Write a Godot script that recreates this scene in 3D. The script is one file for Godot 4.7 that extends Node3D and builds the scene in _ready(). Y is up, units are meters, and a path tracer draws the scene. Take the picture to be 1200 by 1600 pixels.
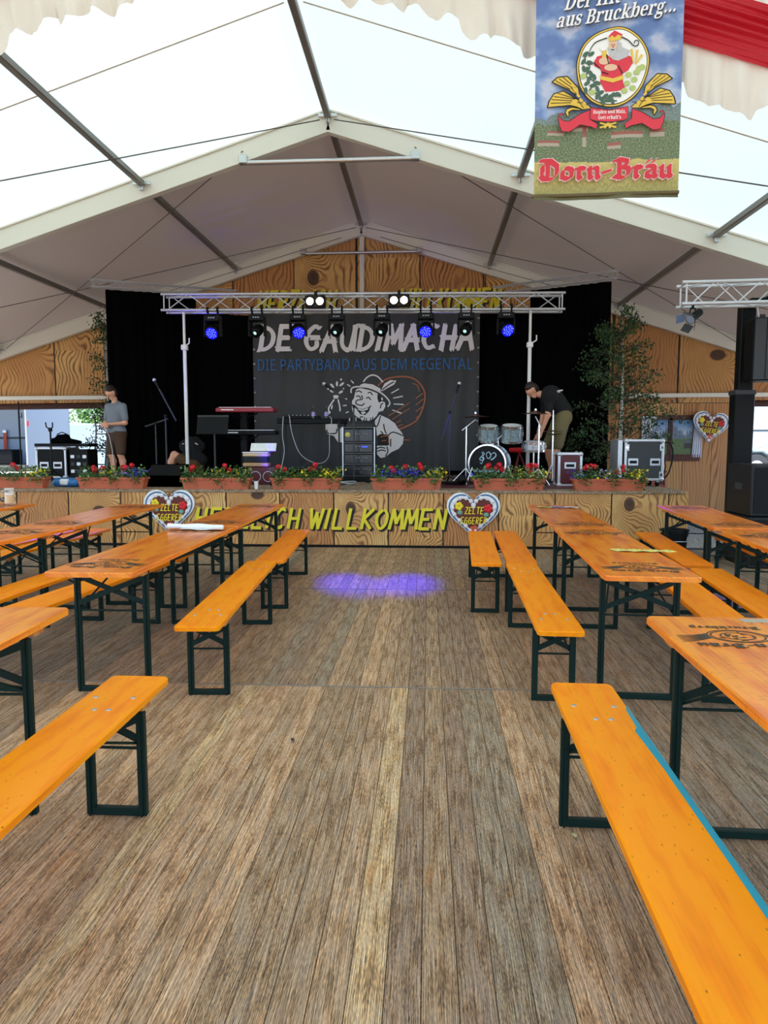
extends Node3D

# ---------------------------------------------------------------- mesh builder
class MB:
	var v := PackedVector3Array()
	var n := PackedVector3Array()
	var t := PackedVector2Array()
	var ix := PackedInt32Array()
	var us := Vector2(1, 1)
	var uo := Vector2.ZERO
	var lay := 0.0
	var step := 0.00003

	func p(a: Vector3, nn: Vector3, uv: Vector2) -> int:
		v.append(a)
		n.append(nn)
		t.append(uv * us + uo)
		return v.size() - 1

	func face(a: int, b: int, c: int) -> void:
		var g := (v[b] - v[a]).cross(v[c] - v[a])
		if g.dot(n[a] + n[b] + n[c]) > 0.0:
			ix.append_array(PackedInt32Array([a, c, b]))
		else:
			ix.append_array(PackedInt32Array([a, b, c]))

	func flat(pts: Array, nn: Vector3) -> void:   # a convex planar polygon
		var an := nn.abs()
		var first := v.size()
		for q in pts:
			var uv := Vector2(q.x, q.z)
			if an.x >= an.y and an.x >= an.z:
				uv = Vector2(q.z, q.y)
			elif an.z >= an.y:
				uv = Vector2(q.x, q.y)
			p(q, nn, uv)
		for i in range(1, pts.size() - 1):
			face(first, first + i, first + i + 1)

	func box(c: Vector3, s: Vector3, bev := 0.0, b := Basis()) -> void:
		var h := s * 0.5
		var start := v.size()
		for ax in 3:
			for sg in [-1.0, 1.0]:
				var nn := Vector3.ZERO
				nn[ax] = sg
				var u := (ax + 1) % 3
				var w := (ax + 2) % 3
				var q := []
				for k in [[-1, -1], [1, -1], [1, 1], [-1, 1]]:
					var a := Vector3.ZERO
					a[ax] = sg * h[ax]
					a[u] = k[0] * (h[u] - bev)
					a[w] = k[1] * (h[w] - bev)
					q.append(a)
				flat(q, nn)
		if bev > 0.0:
			for ax in 3:
				var u := (ax + 1) % 3
				var w := (ax + 2) % 3
				for su in [-1.0, 1.0]:
					for sw in [-1.0, 1.0]:
						var nn := Vector3.ZERO
						nn[u] = su
						nn[w] = sw
						nn = nn.normalized()
						var q := []
						for k in [[-1.0, 0], [1.0, 0], [1.0, 1], [-1.0, 1]]:
							var a := Vector3.ZERO
							a[ax] = k[0] * (h[ax] - bev)
							a[u] = su * (h[u] - (bev if k[1] == 0 else 0.0))
							a[w] = sw * (h[w] - (0.0 if k[1] == 0 else bev))
							q.append(a)
						flat(q, nn)
			for sx in [-1.0, 1.0]:
				for sy in [-1.0, 1.0]:
					for sz in [-1.0, 1.0]:
						var sg := Vector3(sx, sy, sz)
						var q := []
						for ax in 3:
							var a := sg * (h - Vector3(bev, bev, bev))
							a[ax] = sg[ax] * h[ax]
							q.append(a)
						flat(q, sg.normalized())
		move(start, Transform3D(b, c))

	func move(start: int, x: Transform3D) -> void:
		for i in range(start, v.size()):
			v[i] = x * v[i]
			n[i] = (x.basis * n[i]).normalized()

	func bar(a: Vector3, b: Vector3, w: float, d: float, side := Vector3.RIGHT) -> void:  # rectangular bar from a to b, w along side
		var y := (b - a).normalized()
		var z := side.cross(y).normalized()
		var x := y.cross(z).normalized()
		box((a + b) * 0.5, Vector3(w, (b - a).length(), d), minf(w, d) * 0.12, Basis(x, y, z))

	func tube(pts: Array, r, sides := 8, caps := true) -> void:
		var cnt := pts.size()
		var up := Vector3.ZERO
		var rings := []
		var run := 0.0
		for i in cnt:
			var d: Vector3 = (pts[mini(i + 1, cnt - 1)] - pts[maxi(i - 1, 0)]).normalized()
			if up == Vector3.ZERO:
				up = d.cross(Vector3.UP if absf(d.y) < 0.9 else Vector3.RIGHT).normalized()
			up = (up - d * up.dot(d)).normalized()
			var sd := d.cross(up)
			var rr: float = r[i] if r is Array else r
			if i > 0:
				run += (pts[i] - pts[i - 1]).length()
			var ring := []
			for k in sides + 1:
				var an := TAU * k / sides
				var nn := up * cos(an) + sd * sin(an)
				ring.append(p(pts[i] + nn * rr, nn, Vector2(float(k) / sides, run)))
			rings.append(ring)
			if caps and (i == 0 or i == cnt - 1):
				var cn := -d if i == 0 else d
				var c0 := p(pts[i], cn, Vector2(0.5, run))
				var ids := []
				for k in sides + 1:
					ids.append(p(v[ring[k]], cn, Vector2(float(k) / sides, run)))
				for k in sides:
					face(c0, ids[k], ids[k + 1])
		for i in cnt - 1:
			for k in sides:
				face(rings[i][k], rings[i + 1][k], rings[i + 1][k + 1])
				face(rings[i][k], rings[i + 1][k + 1], rings[i][k + 1])

	func lathe(prof: Array, x := Transform3D(), seg := 16) -> void:  # prof: Vector2(radius, height)
		var start := v.size()
		for i in prof.size() - 1:
			var a: Vector2 = prof[i]
			var b: Vector2 = prof[i + 1]
			var d := (b - a).normalized()
			var ids := []
			for k in seg + 1:
				var an := TAU * k / seg
				var o := Vector3(cos(an), 0, sin(an))
				var nn := (o * d.y + Vector3.UP * -d.x).normalized()
				ids.append([p(o * a.x + Vector3.UP * a.y, nn, Vector2(float(k) / seg, a.y)), p(o * b.x + Vector3.UP * b.y, nn, Vector2(float(k) / seg, b.y))])
			for k in seg:
				if a.x > 1e-5:
					face(ids[k][0], ids[k + 1][0], ids[k][1])
				if b.x > 1e-5:
					face(ids[k + 1][0], ids[k + 1][1], ids[k][1])
		move(start, x)

	func prism(poly: PackedVector2Array, y0: float, y1: float, x := Transform3D(), ch := 0.0) -> void:  # outline in x,z; extruded along y; chamfered top rim
		var start := v.size()
		var cnt := poly.size()
		var cen := Vector2.ZERO
		var area := 0.0
		for i in cnt:
			cen += poly[i] / cnt
			area += poly[i].cross(poly[(i + 1) % cnt])
		var sg := 1.0 if area > 0 else -1.0
		var top := PackedVector2Array()
		for i in cnt:
			var a := (poly[i] - poly[(i + cnt - 1) % cnt]).normalized()
			var b := (poly[(i + 1) % cnt] - poly[i]).normalized()
			var na := Vector2(a.y, -a.x) * sg
			var nb := Vector2(b.y, -b.x) * sg
			var m := (na + nb).normalized()
			top.append(poly[i] - m * ch / maxf(0.35, m.dot(na)))
		var tri := Geometry2D.triangulate_polygon(poly)
		for side in 2:
			var nn := Vector3.UP if side == 1 else Vector3.DOWN
			var src := top if side == 1 else poly
			var yy := y1 if side == 1 else y0
			var f := v.size()
			for q in src:
				p(Vector3(q.x, yy, q.y), nn, q)
			for i in range(0, tri.size(), 3):
				face(f + tri[i], f + tri[i + 1], f + tri[i + 2])
		for i in cnt:
			var j := (i + 1) % cnt
			var d := (poly[j] - poly[i]).normalized()
			var o := Vector3(d.y, 0, -d.x) * sg
			flat([Vector3(poly[i].x, y0, poly[i].y), Vector3(poly[j].x, y0, poly[j].y), Vector3(poly[j].x, y1 - ch, poly[j].y), Vector3(poly[i].x, y1 - ch, poly[i].y)], o)
			for k in range(1, 5):
				var q := v[v.size() - k]
				t[t.size() - k] = Vector2(q.x + q.y, q.z) * us + uo
			if ch > 0:
				flat([Vector3(poly[i].x, y1 - ch, poly[i].y), Vector3(poly[j].x, y1 - ch, poly[j].y), Vector3(top[j].x, y1, top[j].y), Vector3(top[i].x, y1, top[i].y)], (o + Vector3.UP).normalized())
				for k in range(1, 5):
					var q := v[v.size() - k]
					t[t.size() - k] = Vector2(q.x, q.z) * us + uo
		move(start, x)

	func grid(nu: int, nv: int, f: Callable, uv := Vector2(1, 1)) -> void:  # smooth sheet; f(u, v) gives the point
		var start := v.size()
		var e := 0.002
		for j in nv + 1:
			for i in nu + 1:
				var a := float(i) / nu
				var b := float(j) / nv
				var q: Vector3 = f.call(a, b)
				var du: Vector3 = f.call(a + e, b) - f.call(a - e, b)
				var dv: Vector3 = f.call(a, b + e) - f.call(a, b - e)
				p(q, du.cross(dv).normalized(), Vector2(a, b) * uv)
		for j in nv:
			for i in nu:
				var k := start + j * (nu + 1) + i
				face(k, k + 1, k + nu + 2)
				face(k, k + nu + 2, k + nu + 1)

	func ball(c: Vector3, r: Vector3, seg := 12, rings := 8, b := Basis()) -> void:
		var start := v.size()
		for j in rings + 1:
			var la := PI * j / rings
			for i in seg + 1:
				var lo := TAU * i / seg
				var d := Vector3(sin(la) * cos(lo), cos(la), sin(la) * sin(lo))
				p(d * r, (d / r).normalized(), Vector2(float(i) / seg, float(j) / rings))
		for j in rings:
			for i in seg:
				var k := start + j * (seg + 1) + i
				if j > 0:
					face(k, k + 1, k + seg + 1)
				if j < rings - 1:
					face(k + 1, k + seg + 2, k + seg + 1)
		move(start, Transform3D(b, c))

	func add(o: MB, x := Transform3D()) -> void:
		var s := v.size()
		v.append_array(o.v)
		n.append_array(o.n)
		t.append_array(o.t)
		for i in o.ix:
			ix.append(i + s)
		move(s, x)

	func mesh() -> ArrayMesh:
		var a := []
		a.resize(Mesh.ARRAY_MAX)
		a[Mesh.ARRAY_VERTEX] = v
		a[Mesh.ARRAY_NORMAL] = n
		a[Mesh.ARRAY_TEX_UV] = t
		a[Mesh.ARRAY_INDEX] = ix
		var m := ArrayMesh.new()
		m.add_surface_from_arrays(Mesh.PRIMITIVE_TRIANGLES, a)
		return m

# ---------------------------------------------------------------- objects
var M := {}
var rng := RandomNumberGenerator.new()

func obj(called: String, mb, mat: Material, parent: Node = self) -> MeshInstance3D:
	var o := MeshInstance3D.new()
	o.name = called
	o.mesh = mb.mesh() if mb is MB else mb
	o.material_override = mat
	var same := 0
	parent.add_child(o, true)
	number(o, called, parent)
	return o

var taken := {}
func number(o: Node, called: String, parent: Node) -> void:
	var key := str(parent.get_instance_id()) + called
	var k: int = taken.get(key, 0)
	taken[key] = k + 1
	o.name = called if k == 0 else "%s_%03d" % [called, k]

func tag(o: Node, label: String, category: String, group := "") -> Node:
	o.set_meta("label", label)
	o.set_meta("category", category)
	if group:
		o.set_meta("group", group)
	return o

func thing(called: String, label: String, category: String, at := Vector3.ZERO, turn := 0.0, group := "") -> Node3D:
	var o := Node3D.new()
	add_child(o, true)
	number(o, called, self)
	o.position = at
	o.rotation.y = turn
	tag(o, label, category, group)
	return o

func struct(called: String, label: String) -> Node3D:
	var o := Node3D.new()
	o.name = called
	add_child(o, true)
	o.set_meta("kind", "structure")
	o.set_meta("label", label)
	o.set_meta("category", called.split("_")[0])
	return o

func stuff(o: Node) -> Node:
	o.set_meta("kind", "stuff")
	return o

func copy(src: Node3D, called: String, label: String, at: Vector3, turn: float, group := "") -> Node3D:
	var c: Node3D = src.duplicate()
	add_child(c, true)
	number(c, called, self)
	c.position = at
	c.rotation.y = turn
	c.set_meta("label", label)
	if group:
		c.set_meta("group", group)
	return c

func mat(col: Color, rough := 0.6, metal := 0.0, tex: Texture2D = null, scale := Vector3.ONE) -> StandardMaterial3D:
	var m := StandardMaterial3D.new()
	m.albedo_color = col
	m.roughness = rough
	m.metallic = metal
	if tex:
		m.albedo_texture = tex
		m.uv1_scale = scale
	return m

func rgb(r: float, g: float, b: float) -> Color:
	return Color(r / 255.0, g / 255.0, b / 255.0)

func noise(sd: int, freq: float, oct := 3, cell := false) -> FastNoiseLite:
	var f := FastNoiseLite.new()
	f.seed = sd
	f.frequency = freq
	f.noise_type = FastNoiseLite.TYPE_CELLULAR if cell else FastNoiseLite.TYPE_SIMPLEX_SMOOTH
	f.fractal_octaves = oct
	return f

func paint(w: int, h: int, f: Callable) -> ImageTexture:
	var b := PackedByteArray()
	b.resize(w * h * 3)
	var k := 0
	for y in h:
		for x in w:
			var c: Color = f.call(x, y)
			b[k] = clampi(int(c.r * 255.0), 0, 255)
			b[k + 1] = clampi(int(c.g * 255.0), 0, 255)
			b[k + 2] = clampi(int(c.b * 255.0), 0, 255)
			k += 3
	return ImageTexture.create_from_image(Image.create_from_data(w, h, false, Image.FORMAT_RGB8, b))

func rounded(w: float, l: float, r: float, seg := 5) -> PackedVector2Array:
	var q := PackedVector2Array()
	for c in [[1, 1, 0.0], [-1, 1, 90.0], [-1, -1, 180.0], [1, -1, 270.0]]:
		for k in seg + 1:
			var an := deg_to_rad(c[2] + 90.0 * k / seg)
			q.append(Vector2(c[0] * (w / 2 - r) + cos(an) * r, c[1] * (l / 2 - r) + sin(an) * r))
	return q

# ---------------------------------------------------------------- print: strokes, outlines and lettering in a plane (x right, y up, facing +z)
const BRUSH := {
	"A": "0 0 5 10;5 10 9 0;2 4 8 4", "B": "1 0 2 10;2 10 7 9 7 6 2 5;2 5 8 4 7 1 1 0", "C": "9 9 6 10 2 7 1 3 4 0 8 1",
	"D": "1 0 2 10;0 10 6 9 9 6 8 2 4 0 0 0", "E": "1 0 2 10;2 10 9 10;2 5 7 5;1 0 8 0", "G": "9 9 6 10 2 7 1 3 4 0 8 1 8 4;5 5 9 5",
	"H": "1 0 2 10;8 0 9 10;1 5 9 5", "I": "4 0 6 10", "K": "1 0 2 10;9 10 2 5;2 5 8 0", "L": "2 10 1 0;1 0 8 0",
	"M": "0 0 2 10;2 10 5 3;5 3 9 10;9 10 10 0", "N": "1 0 2 10;2 10 8 0;8 0 9 10", "O": "5 10 1 7 1 3 4 0 8 2 9 7 6 10", "R": "1 0 2 10;2 10 8 9 8 6 2 5;3 5 8 0",
	"T": "5 0 5 10;0 10 10 10", "U": "1 10 1 3 4 0 7 1 9 10;9 10 9 0", "W": "0 10 2 0;2 0 5 8;5 8 7 0;7 0 10 10", "Z": "1 10 9 10;9 10 1 0;1 0 9 0",
}
const NIB := {
	"D": "3 10 4 8 4 1;0 10 5 10 9 7 9 3 6 0 2 0 0 2;1 7 1 3", "o": "4 6 1 4 1 1 4 0;3 6 6 5 6 1 3 0", "r": "0 5 2 6 2 1 3 0;3 6 5 5", "n": "0 5 1 6 1 1 2 0;2 5 4 6 5 5 5 1 6 0",
	"-": "0 3 4 4", "B": "2 10 3 9 3 0;0 9 3 10 7 9 7 7 4 6;4 6 8 5 8 2 5 0 0 1", "ä": "1 6 4 6 5 5 5 1 6 0;4 4 1 3 1 1 3 0 5 1;1 8 2 9;4 8 5 9", "u": "0 5 1 6 1 1 3 0 5 1;4 5 5 6 5 1 6 0",
	"c": "5 6 2 5 1 2 3 0 5 1", "k": "1 10 1 0;1 4 4 6 5 4 2 3;2 3 4 1 6 0", "b": "1 10 1 1 3 0 5 1 5 5 3 6 1 5", "e": "1 3 4 4 4 6 1 5 1 1 3 0 5 1", "g": "5 6 2 6 1 4 2 1 5 2;5 6 5 -1 2 -3 0 -2",
}

func ribbon(mb: MB, pts: Array, w0: float, w1: float, z: float) -> void:
	var c := pts.size()
	mb.lay += mb.step
	z += mb.lay
	for i in c:
		var d: Vector2 = (pts[mini(i + 1, c - 1)] - pts[maxi(i - 1, 0)]).normalized()
		var s := Vector2(-d.y, d.x) * lerpf(w0, w1, float(i) / maxi(1, c - 1)) * 0.5
		var a: Vector2 = pts[i] + s
		var b: Vector2 = pts[i] - s
		var k := mb.p(Vector3(a.x, a.y, z), Vector3.BACK, a)
		mb.p(Vector3(b.x, b.y, z), Vector3.BACK, b)
		if i > 0:
			mb.face(k - 2, k - 1, k + 1)
			mb.face(k - 2, k + 1, k)

func fill(mb: MB, pts: Array, z: float) -> void:
	var q := PackedVector2Array(pts)
	mb.lay += mb.step
	z += mb.lay
	var tri := Geometry2D.triangulate_polygon(q)
	var f := mb.v.size()
	for a in q:
		mb.p(Vector3(a.x, a.y, z), Vector3.BACK, a)
	for i in range(0, tri.size(), 3):
		mb.face(f + tri[i], f + tri[i + 1], f + tri[i + 2])

func spline(pts: Array, per := 5, closed := false) -> Array:
	var c := pts.size()
	var out := []
	for i in (c if closed else c - 1):
		var a: Vector2 = pts[(i - 1 + c) % c] if closed or i > 0 else pts[0]
		var b: Vector2 = pts[i]
		var d: Vector2 = pts[(i + 1) % c]
		var e: Vector2 = pts[(i + 2) % c] if closed or i + 2 < c else pts[c - 1]
		for k in per:
			out.append(b.cubic_interpolate(d, a, e, float(k) / per))
	if not closed:
		out.append(pts[c - 1])
	return out

func oval(c: Vector2, r: Vector2, seg := 20, turn := 0.0) -> Array:
	var out := []
	for k in seg:
		var an := TAU * k / seg
		out.append(c + Vector2(cos(an) * r.x, sin(an) * r.y).rotated(turn))
	return out

func pts2(s: String, sc := 1.0, off := Vector2.ZERO) -> Array:
	var f := s.split_floats(" ", false)
	var out := []
	for i in range(0, f.size() - 1, 2):
		out.append(Vector2(f[i], f[i + 1]) * sc + off)
	return out

# hand-lettered capitals: each stroke a ribbon, with dry bristle streaks beside it when rag > 0
func brush(mb: MB, text: String, x0: float, y0: float, w: float, h: float, thick: float, z: float, rag := 0.0, slant := 0.08, shift := Vector2.ZERO) -> void:
	var units := 0.0
	for ch in text:
		units += 0.55 if ch in " I" else 1.0
	var cw := w / units
	var x := x0
	var r := RandomNumberGenerator.new()
	r.seed = 11
	for ch in text:
		var adv := cw * (0.55 if ch in " I" else 1.0)
		if BRUSH.has(ch):
			var dy := r.randf_range(-0.04, 0.04) * h * (1.0 if rag > 0 else 0.4)
			for st in BRUSH[ch].split(";"):
				var raw := pts2(st)
				var line := []
				for q in raw:
					line.append(Vector2(x + (q.x - 5.0) * 0.1 * cw * 0.84 + adv * 0.5 + q.y * 0.1 * h * slant, y0 + dy + q.y * 0.1 * h) + shift)
				if line.size() > 2:
					line = spline(line, 4)
				else:
					line = [line[0], line[0].lerp(line[1], 0.5), line[1]]
				var d: Vector2 = (line[-1] - line[0]).normalized()
				line[0] -= d * thick * 0.25
				line[-1] += d * thick * 0.25
				ribbon(mb, line, thick * 0.92, thick * r.randf_range(0.75, 1.0), z)
				if rag > 0.0:
					for k in 4:
						var o := Vector2(-d.y, d.x) * thick * (k - 1.5) * 0.27
						var l2 := []
						for q in line:
							l2.append(q + o)
						l2[0] -= d * thick * r.randf_range(0.0, rag)
						l2[-1] += d * thick * r.randf_range(0.0, rag)
						ribbon(mb, l2, thick * 0.3, thick * 0.22, z)
		x += adv

# broad-nib black letter
func nib(mb: MB, text: String, x0: float, y0: float, h: float, pen: float, z: float, grow := 0.0) -> float:
	var x := x0
	for ch in text:
		var wide := 0.0
		for st in NIB[ch].split(";"):
			var line := pts2(st)
			for q in line:
				wide = maxf(wide, q.x)
			var a := Vector2(0.5, 0.42) * pen + Vector2(grow, grow)
			for i in line.size() - 1:
				var p0: Vector2 = Vector2(x, y0) + line[i] * h * 0.1
				var p1: Vector2 = Vector2(x, y0) + line[i + 1] * h * 0.1
				var g: Vector2 = (p1 - p0).normalized() * grow
				var o := Geometry2D.convex_hull(PackedVector2Array([p0 - g + a, p0 - g - a, p1 + g + a, p1 + g - a, p0 - Vector2(a.x, -a.y) * 0.35, p1 + Vector2(a.x, -a.y) * 0.35]))
				if o.size() > 3:
					fill(mb, Array(o.slice(0, o.size() - 1)), z)
		x += (wide + 2.0) * h * 0.1
	return x - x0

func type_fit(mb: MB, text: String, font: String, x0: float, x1: float, y0: float, y1: float, z: float, shear := 0.0, bold := false) -> void:   # printed lettering fitted into a rectangle
	var f := SystemFont.new()
	f.font_names = PackedStringArray([font])
	f.font_weight = 700 if bold else 400
	var tm := TextMesh.new()
	tm.text = text
	tm.font = f
	tm.font_size = 48
	tm.pixel_size = 1.0 / 48.0
	tm.depth = 0.0
	tm.curve_step = 3.0
	var a := tm.surface_get_arrays(0)
	var vv: PackedVector3Array = a[Mesh.ARRAY_VERTEX]
	var ii: PackedInt32Array = a[Mesh.ARRAY_INDEX] if a[Mesh.ARRAY_INDEX] != null else PackedInt32Array(range(vv.size()))
	var lo := Vector2.INF
	var hi := -Vector2.INF
	for q in vv:
		lo = lo.min(Vector2(q.x, q.y))
		hi = hi.max(Vector2(q.x, q.y))
	mb.lay += mb.step
	z += mb.lay
	var s := mb.v.size()
	for q in vv:
		var yy := lerpf(y0, y1, (q.y - lo.y) / (hi.y - lo.y))
		mb.p(Vector3(lerpf(x0, x1, (q.x - lo.x) / (hi.x - lo.x)) + (yy - y0) * shear, yy, z), Vector3.BACK, Vector2(q.x, q.y))
	for i in range(0, ii.size(), 3):
		mb.face(s + ii[i], s + ii[i + 1], s + ii[i + 2])

# ---------------------------------------------------------------- rounded bodies: tapered capsules joined by a smooth minimum, meshed as surface nets
func body(mb: MB, caps: Array, cell: float, k := 0.03) -> void:
	var lo := Vector3.INF
	var hi := -Vector3.INF
	for c in caps:
		var rm: float = maxf(c[2], c[3]) + cell * 2.0 + k
		lo = lo.min(c[0] - Vector3.ONE * rm).min(c[1] - Vector3.ONE * rm)
		hi = hi.max(c[0] + Vector3.ONE * rm).max(c[1] + Vector3.ONE * rm)
	var nx := int((hi.x - lo.x) / cell) + 2
	var ny := int((hi.y - lo.y) / cell) + 2
	var nz := int((hi.z - lo.z) / cell) + 2
	var f := PackedFloat32Array()
	f.resize(nx * ny * nz)
	f.fill(0.5)
	for c in caps:
		var a: Vector3 = c[0]
		var ba: Vector3 = c[1] - a
		var ra: float = c[2]
		var rb: float = c[3]
		var l2 := maxf(ba.length_squared(), 1e-9)
		var ext := Vector3.ONE * (maxf(ra, rb) + k + cell * 1.5)
		var p0 := ((a.min(c[1]) - ext - lo) / cell).floor()
		var p1 := ((a.max(c[1]) + ext - lo) / cell).ceil()
		for z in range(maxi(0, int(p0.z)), mini(nz, int(p1.z) + 1)):
			for y in range(maxi(0, int(p0.y)), mini(ny, int(p1.y) + 1)):
				var row := (z * ny + y) * nx
				for x in range(maxi(0, int(p0.x)), mini(nx, int(p1.x) + 1)):
					var q := lo + Vector3(x, y, z) * cell - a
					var t := clampf(q.dot(ba) / l2, 0.0, 1.0)
					var d := (q - ba * t).length() - lerpf(ra, rb, t)
					var e := f[row + x]
					var h := clampf(0.5 + 0.5 * (e - d) / k, 0.0, 1.0)
					f[row + x] = lerpf(e, d, h) - k * h * (1.0 - h)
	var idx := PackedInt32Array()
	idx.resize(f.size())
	idx.fill(-1)
	var off := [0, 1, nx, nx + 1, nx * ny, nx * ny + 1, nx * ny + nx, nx * ny + nx + 1]
	for z in nz - 1:
		for y in ny - 1:
			var row := (z * ny + y) * nx
			for x in nx - 1:
				var i := row + x
				var s := 0
				for o in off:
					if f[i + o] < 0.0:
						s += 1
				if s == 0 or s == 8:
					continue
				var sum := Vector3.ZERO
				var cnt := 0
				for e in [[0, 1], [2, 3], [4, 5], [6, 7], [0, 2], [1, 3], [4, 6], [5, 7], [0, 4], [1, 5], [2, 6], [3, 7]]:
					var fa := f[i + off[e[0]]]
					var fb := f[i + off[e[1]]]
					if (fa < 0.0) != (fb < 0.0):
						var t := fa / (fa - fb)
						var ca := Vector3(e[0] & 1, (e[0] >> 1) & 1, e[0] >> 2)
						var cb := Vector3(e[1] & 1, (e[1] >> 1) & 1, e[1] >> 2)
						sum += ca.lerp(cb, t)
						cnt += 1
				var g := Vector3(f[i + 1] - f[i] + f[i + off[7]] - f[i + off[6]], f[i + nx] - f[i] + f[i + off[7]] - f[i + off[5]], f[i + off[4]] - f[i] + f[i + off[7]] - f[i + off[3]])
				idx[i] = mb.p(lo + (Vector3(x, y, z) + sum / cnt) * cell, g.normalized(), Vector2((lo.x + x * cell) * 4.0, (lo.y + y * cell) * 4.0))
	for z in range(1, nz - 1):
		for y in range(1, ny - 1):
			for x in range(1, nx - 1):
				var i := (z * ny + y) * nx + x
				var s := f[i] < 0.0
				if s != (f[i + 1] < 0.0):
					quad4(mb, idx[i], idx[i - nx], idx[i - nx - nx * ny], idx[i - nx * ny])
				if s != (f[i + nx] < 0.0):
					quad4(mb, idx[i], idx[i - 1], idx[i - 1 - nx * ny], idx[i - nx * ny])
				if s != (f[i + nx * ny] < 0.0):
					quad4(mb, idx[i], idx[i - 1], idx[i - 1 - nx], idx[i - nx])

func quad4(mb: MB, a: int, b: int, c: int, d: int) -> void:
	if a < 0 or b < 0 or c < 0 or d < 0:
		return
	mb.face(a, b, c)
	mb.face(a, c, d)

func spline3(pts: Array, per := 5) -> Array:
	var c := pts.size()
	var out := []
	for i in c - 1:
		for k in per:
			out.append((pts[i] as Vector3).cubic_interpolate(pts[i + 1], pts[maxi(i - 1, 0)], pts[mini(i + 2, c - 1)], float(k) / per))
	out.append(pts[c - 1])
	return out

# ---------------------------------------------------------------- scene
const S := 0.81          # stage deck height
const APEX := -1.41      # ridge
const RISE := 5.8        # underside of the rafters at the ridge
const SLOPE := 0.316
const WALLB := Basis(Vector3(1, 0, 0), Vector3(0, 0, 1), Vector3(0, -1, 0))

func _ready() -> void:
	rng.seed = 7
	# camera
	var cam := Camera3D.new()
	cam.name = "camera"
	cam.fov = rad_to_deg(2.0 * atan(800.0 / 1130.0))
	cam.position = Vector3(0, 1.475, 0)
	cam.rotation = Vector3(deg_to_rad(-5.51), deg_to_rad(3.478), 0)
	cam.far = 300.0
	add_child(cam)
	cam.current = true
	# sky, sun, exposure
	var we := WorldEnvironment.new()
	we.name = "environment"
	var env := Environment.new()
	env.background_mode = Environment.BG_SKY
	var sky := Sky.new()
	var sm := ProceduralSkyMaterial.new()
	sm.sky_top_color = Color(0.42, 0.60, 0.85)
	sm.sky_horizon_color = Color(0.80, 0.88, 0.95)
	sm.ground_horizon_color = Color(0.62, 0.62, 0.60)
	sm.ground_bottom_color = Color(0.45, 0.44, 0.42)
	sm.sky_energy_multiplier = 1.5
	sm.ground_energy_multiplier = 1.0
	sm.sun_angle_max = 1.0
	sky.sky_material = sm
	env.sky = sky
	env.tonemap_mode = Environment.TONE_MAPPER_LINEAR
	env.tonemap_exposure = 1.65
	env.sdfgi_enabled = true
	env.ssao_enabled = true
	env.ssil_enabled = true
	we.environment = env
	add_child(we)
	var sun := DirectionalLight3D.new()
	sun.name = "sun"
	sun.light_color = Color(1.0, 0.96, 0.90)
	sun.light_energy = 3.0
	sun.light_angular_distance = 1.0
	sun.shadow_enabled = true
	sun.basis = Basis.looking_at(Vector3(0.25, -1.0, -0.45).normalized())
	add_child(sun)
	# the place
	make_materials()
	make_ground()
	make_floor()
	make_tent()
	make_gable()
	make_stage()
	make_drapes()
	make_band_banner()
	make_trusses()
	make_furniture()
	make_lights()
	make_hanging_banner()
	make_planters()
	make_stage_gear()
	make_drums()
	make_people()
	make_birches()
	make_sound_tower()
	make_table_items()
	make_outside()

func wood_print(sd: int, knots: Array, pale: Color) -> ImageTexture:
	var warp := noise(sd, 0.006, 2)
	var grain := noise(sd + 1, 0.05, 2)
	var ring := noise(sd + 2, 0.012, 2)
	return paint(256, 512, func(x: int, y: int):
		var fx: float = x + warp.get_noise_2d(x * 0.8, y * 0.6) * 46.0
		var f := fx * 0.030
		var dark := 0.0
		for k in knots:
			var dx: float = (float(x) - k[0]) / k[2]
			var dy: float = (float(y) - k[1]) / (k[2] * k[3])
			var d := dx * dx + dy * dy
			f += 3.0 * exp(-d * 0.10) + 1.6 * exp(-d * 0.45)
			dark = maxf(dark, clampf((0.8 - d) * 3.0, 0.0, 1.0))
		var ph := f * 13.0 + ring.get_noise_2d(x, y * 0.25) * 3.0 + grain.get_noise_2d(x * 0.5, y * 0.3) * 1.2
		var r := 0.5 + 0.5 * sin(ph)
		var line := r * r * r * (0.65 + 0.5 * ring.get_noise_2d(x * 0.7 + 90.0, y * 0.7))
		var g := grain.get_noise_2d(x * 4.0, y * 0.3)
		var c := pale.lerp(Color(0.46, 0.29, 0.15), clampf(line * 1.15 + g * 0.20, 0.0, 1.0))
		c = c.lerp(Color(0.80, 0.59, 0.37), clampf(0.25 + warp.get_noise_2d(x * 0.5 + 300, y * 0.4) * 0.9, 0.0, 0.6))
		c = c.lerp(Color(0.26, 0.16, 0.10), dark * 0.85)
		if x < 3 or x > 252:
			c = c.darkened(0.75)
		return c)

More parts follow.
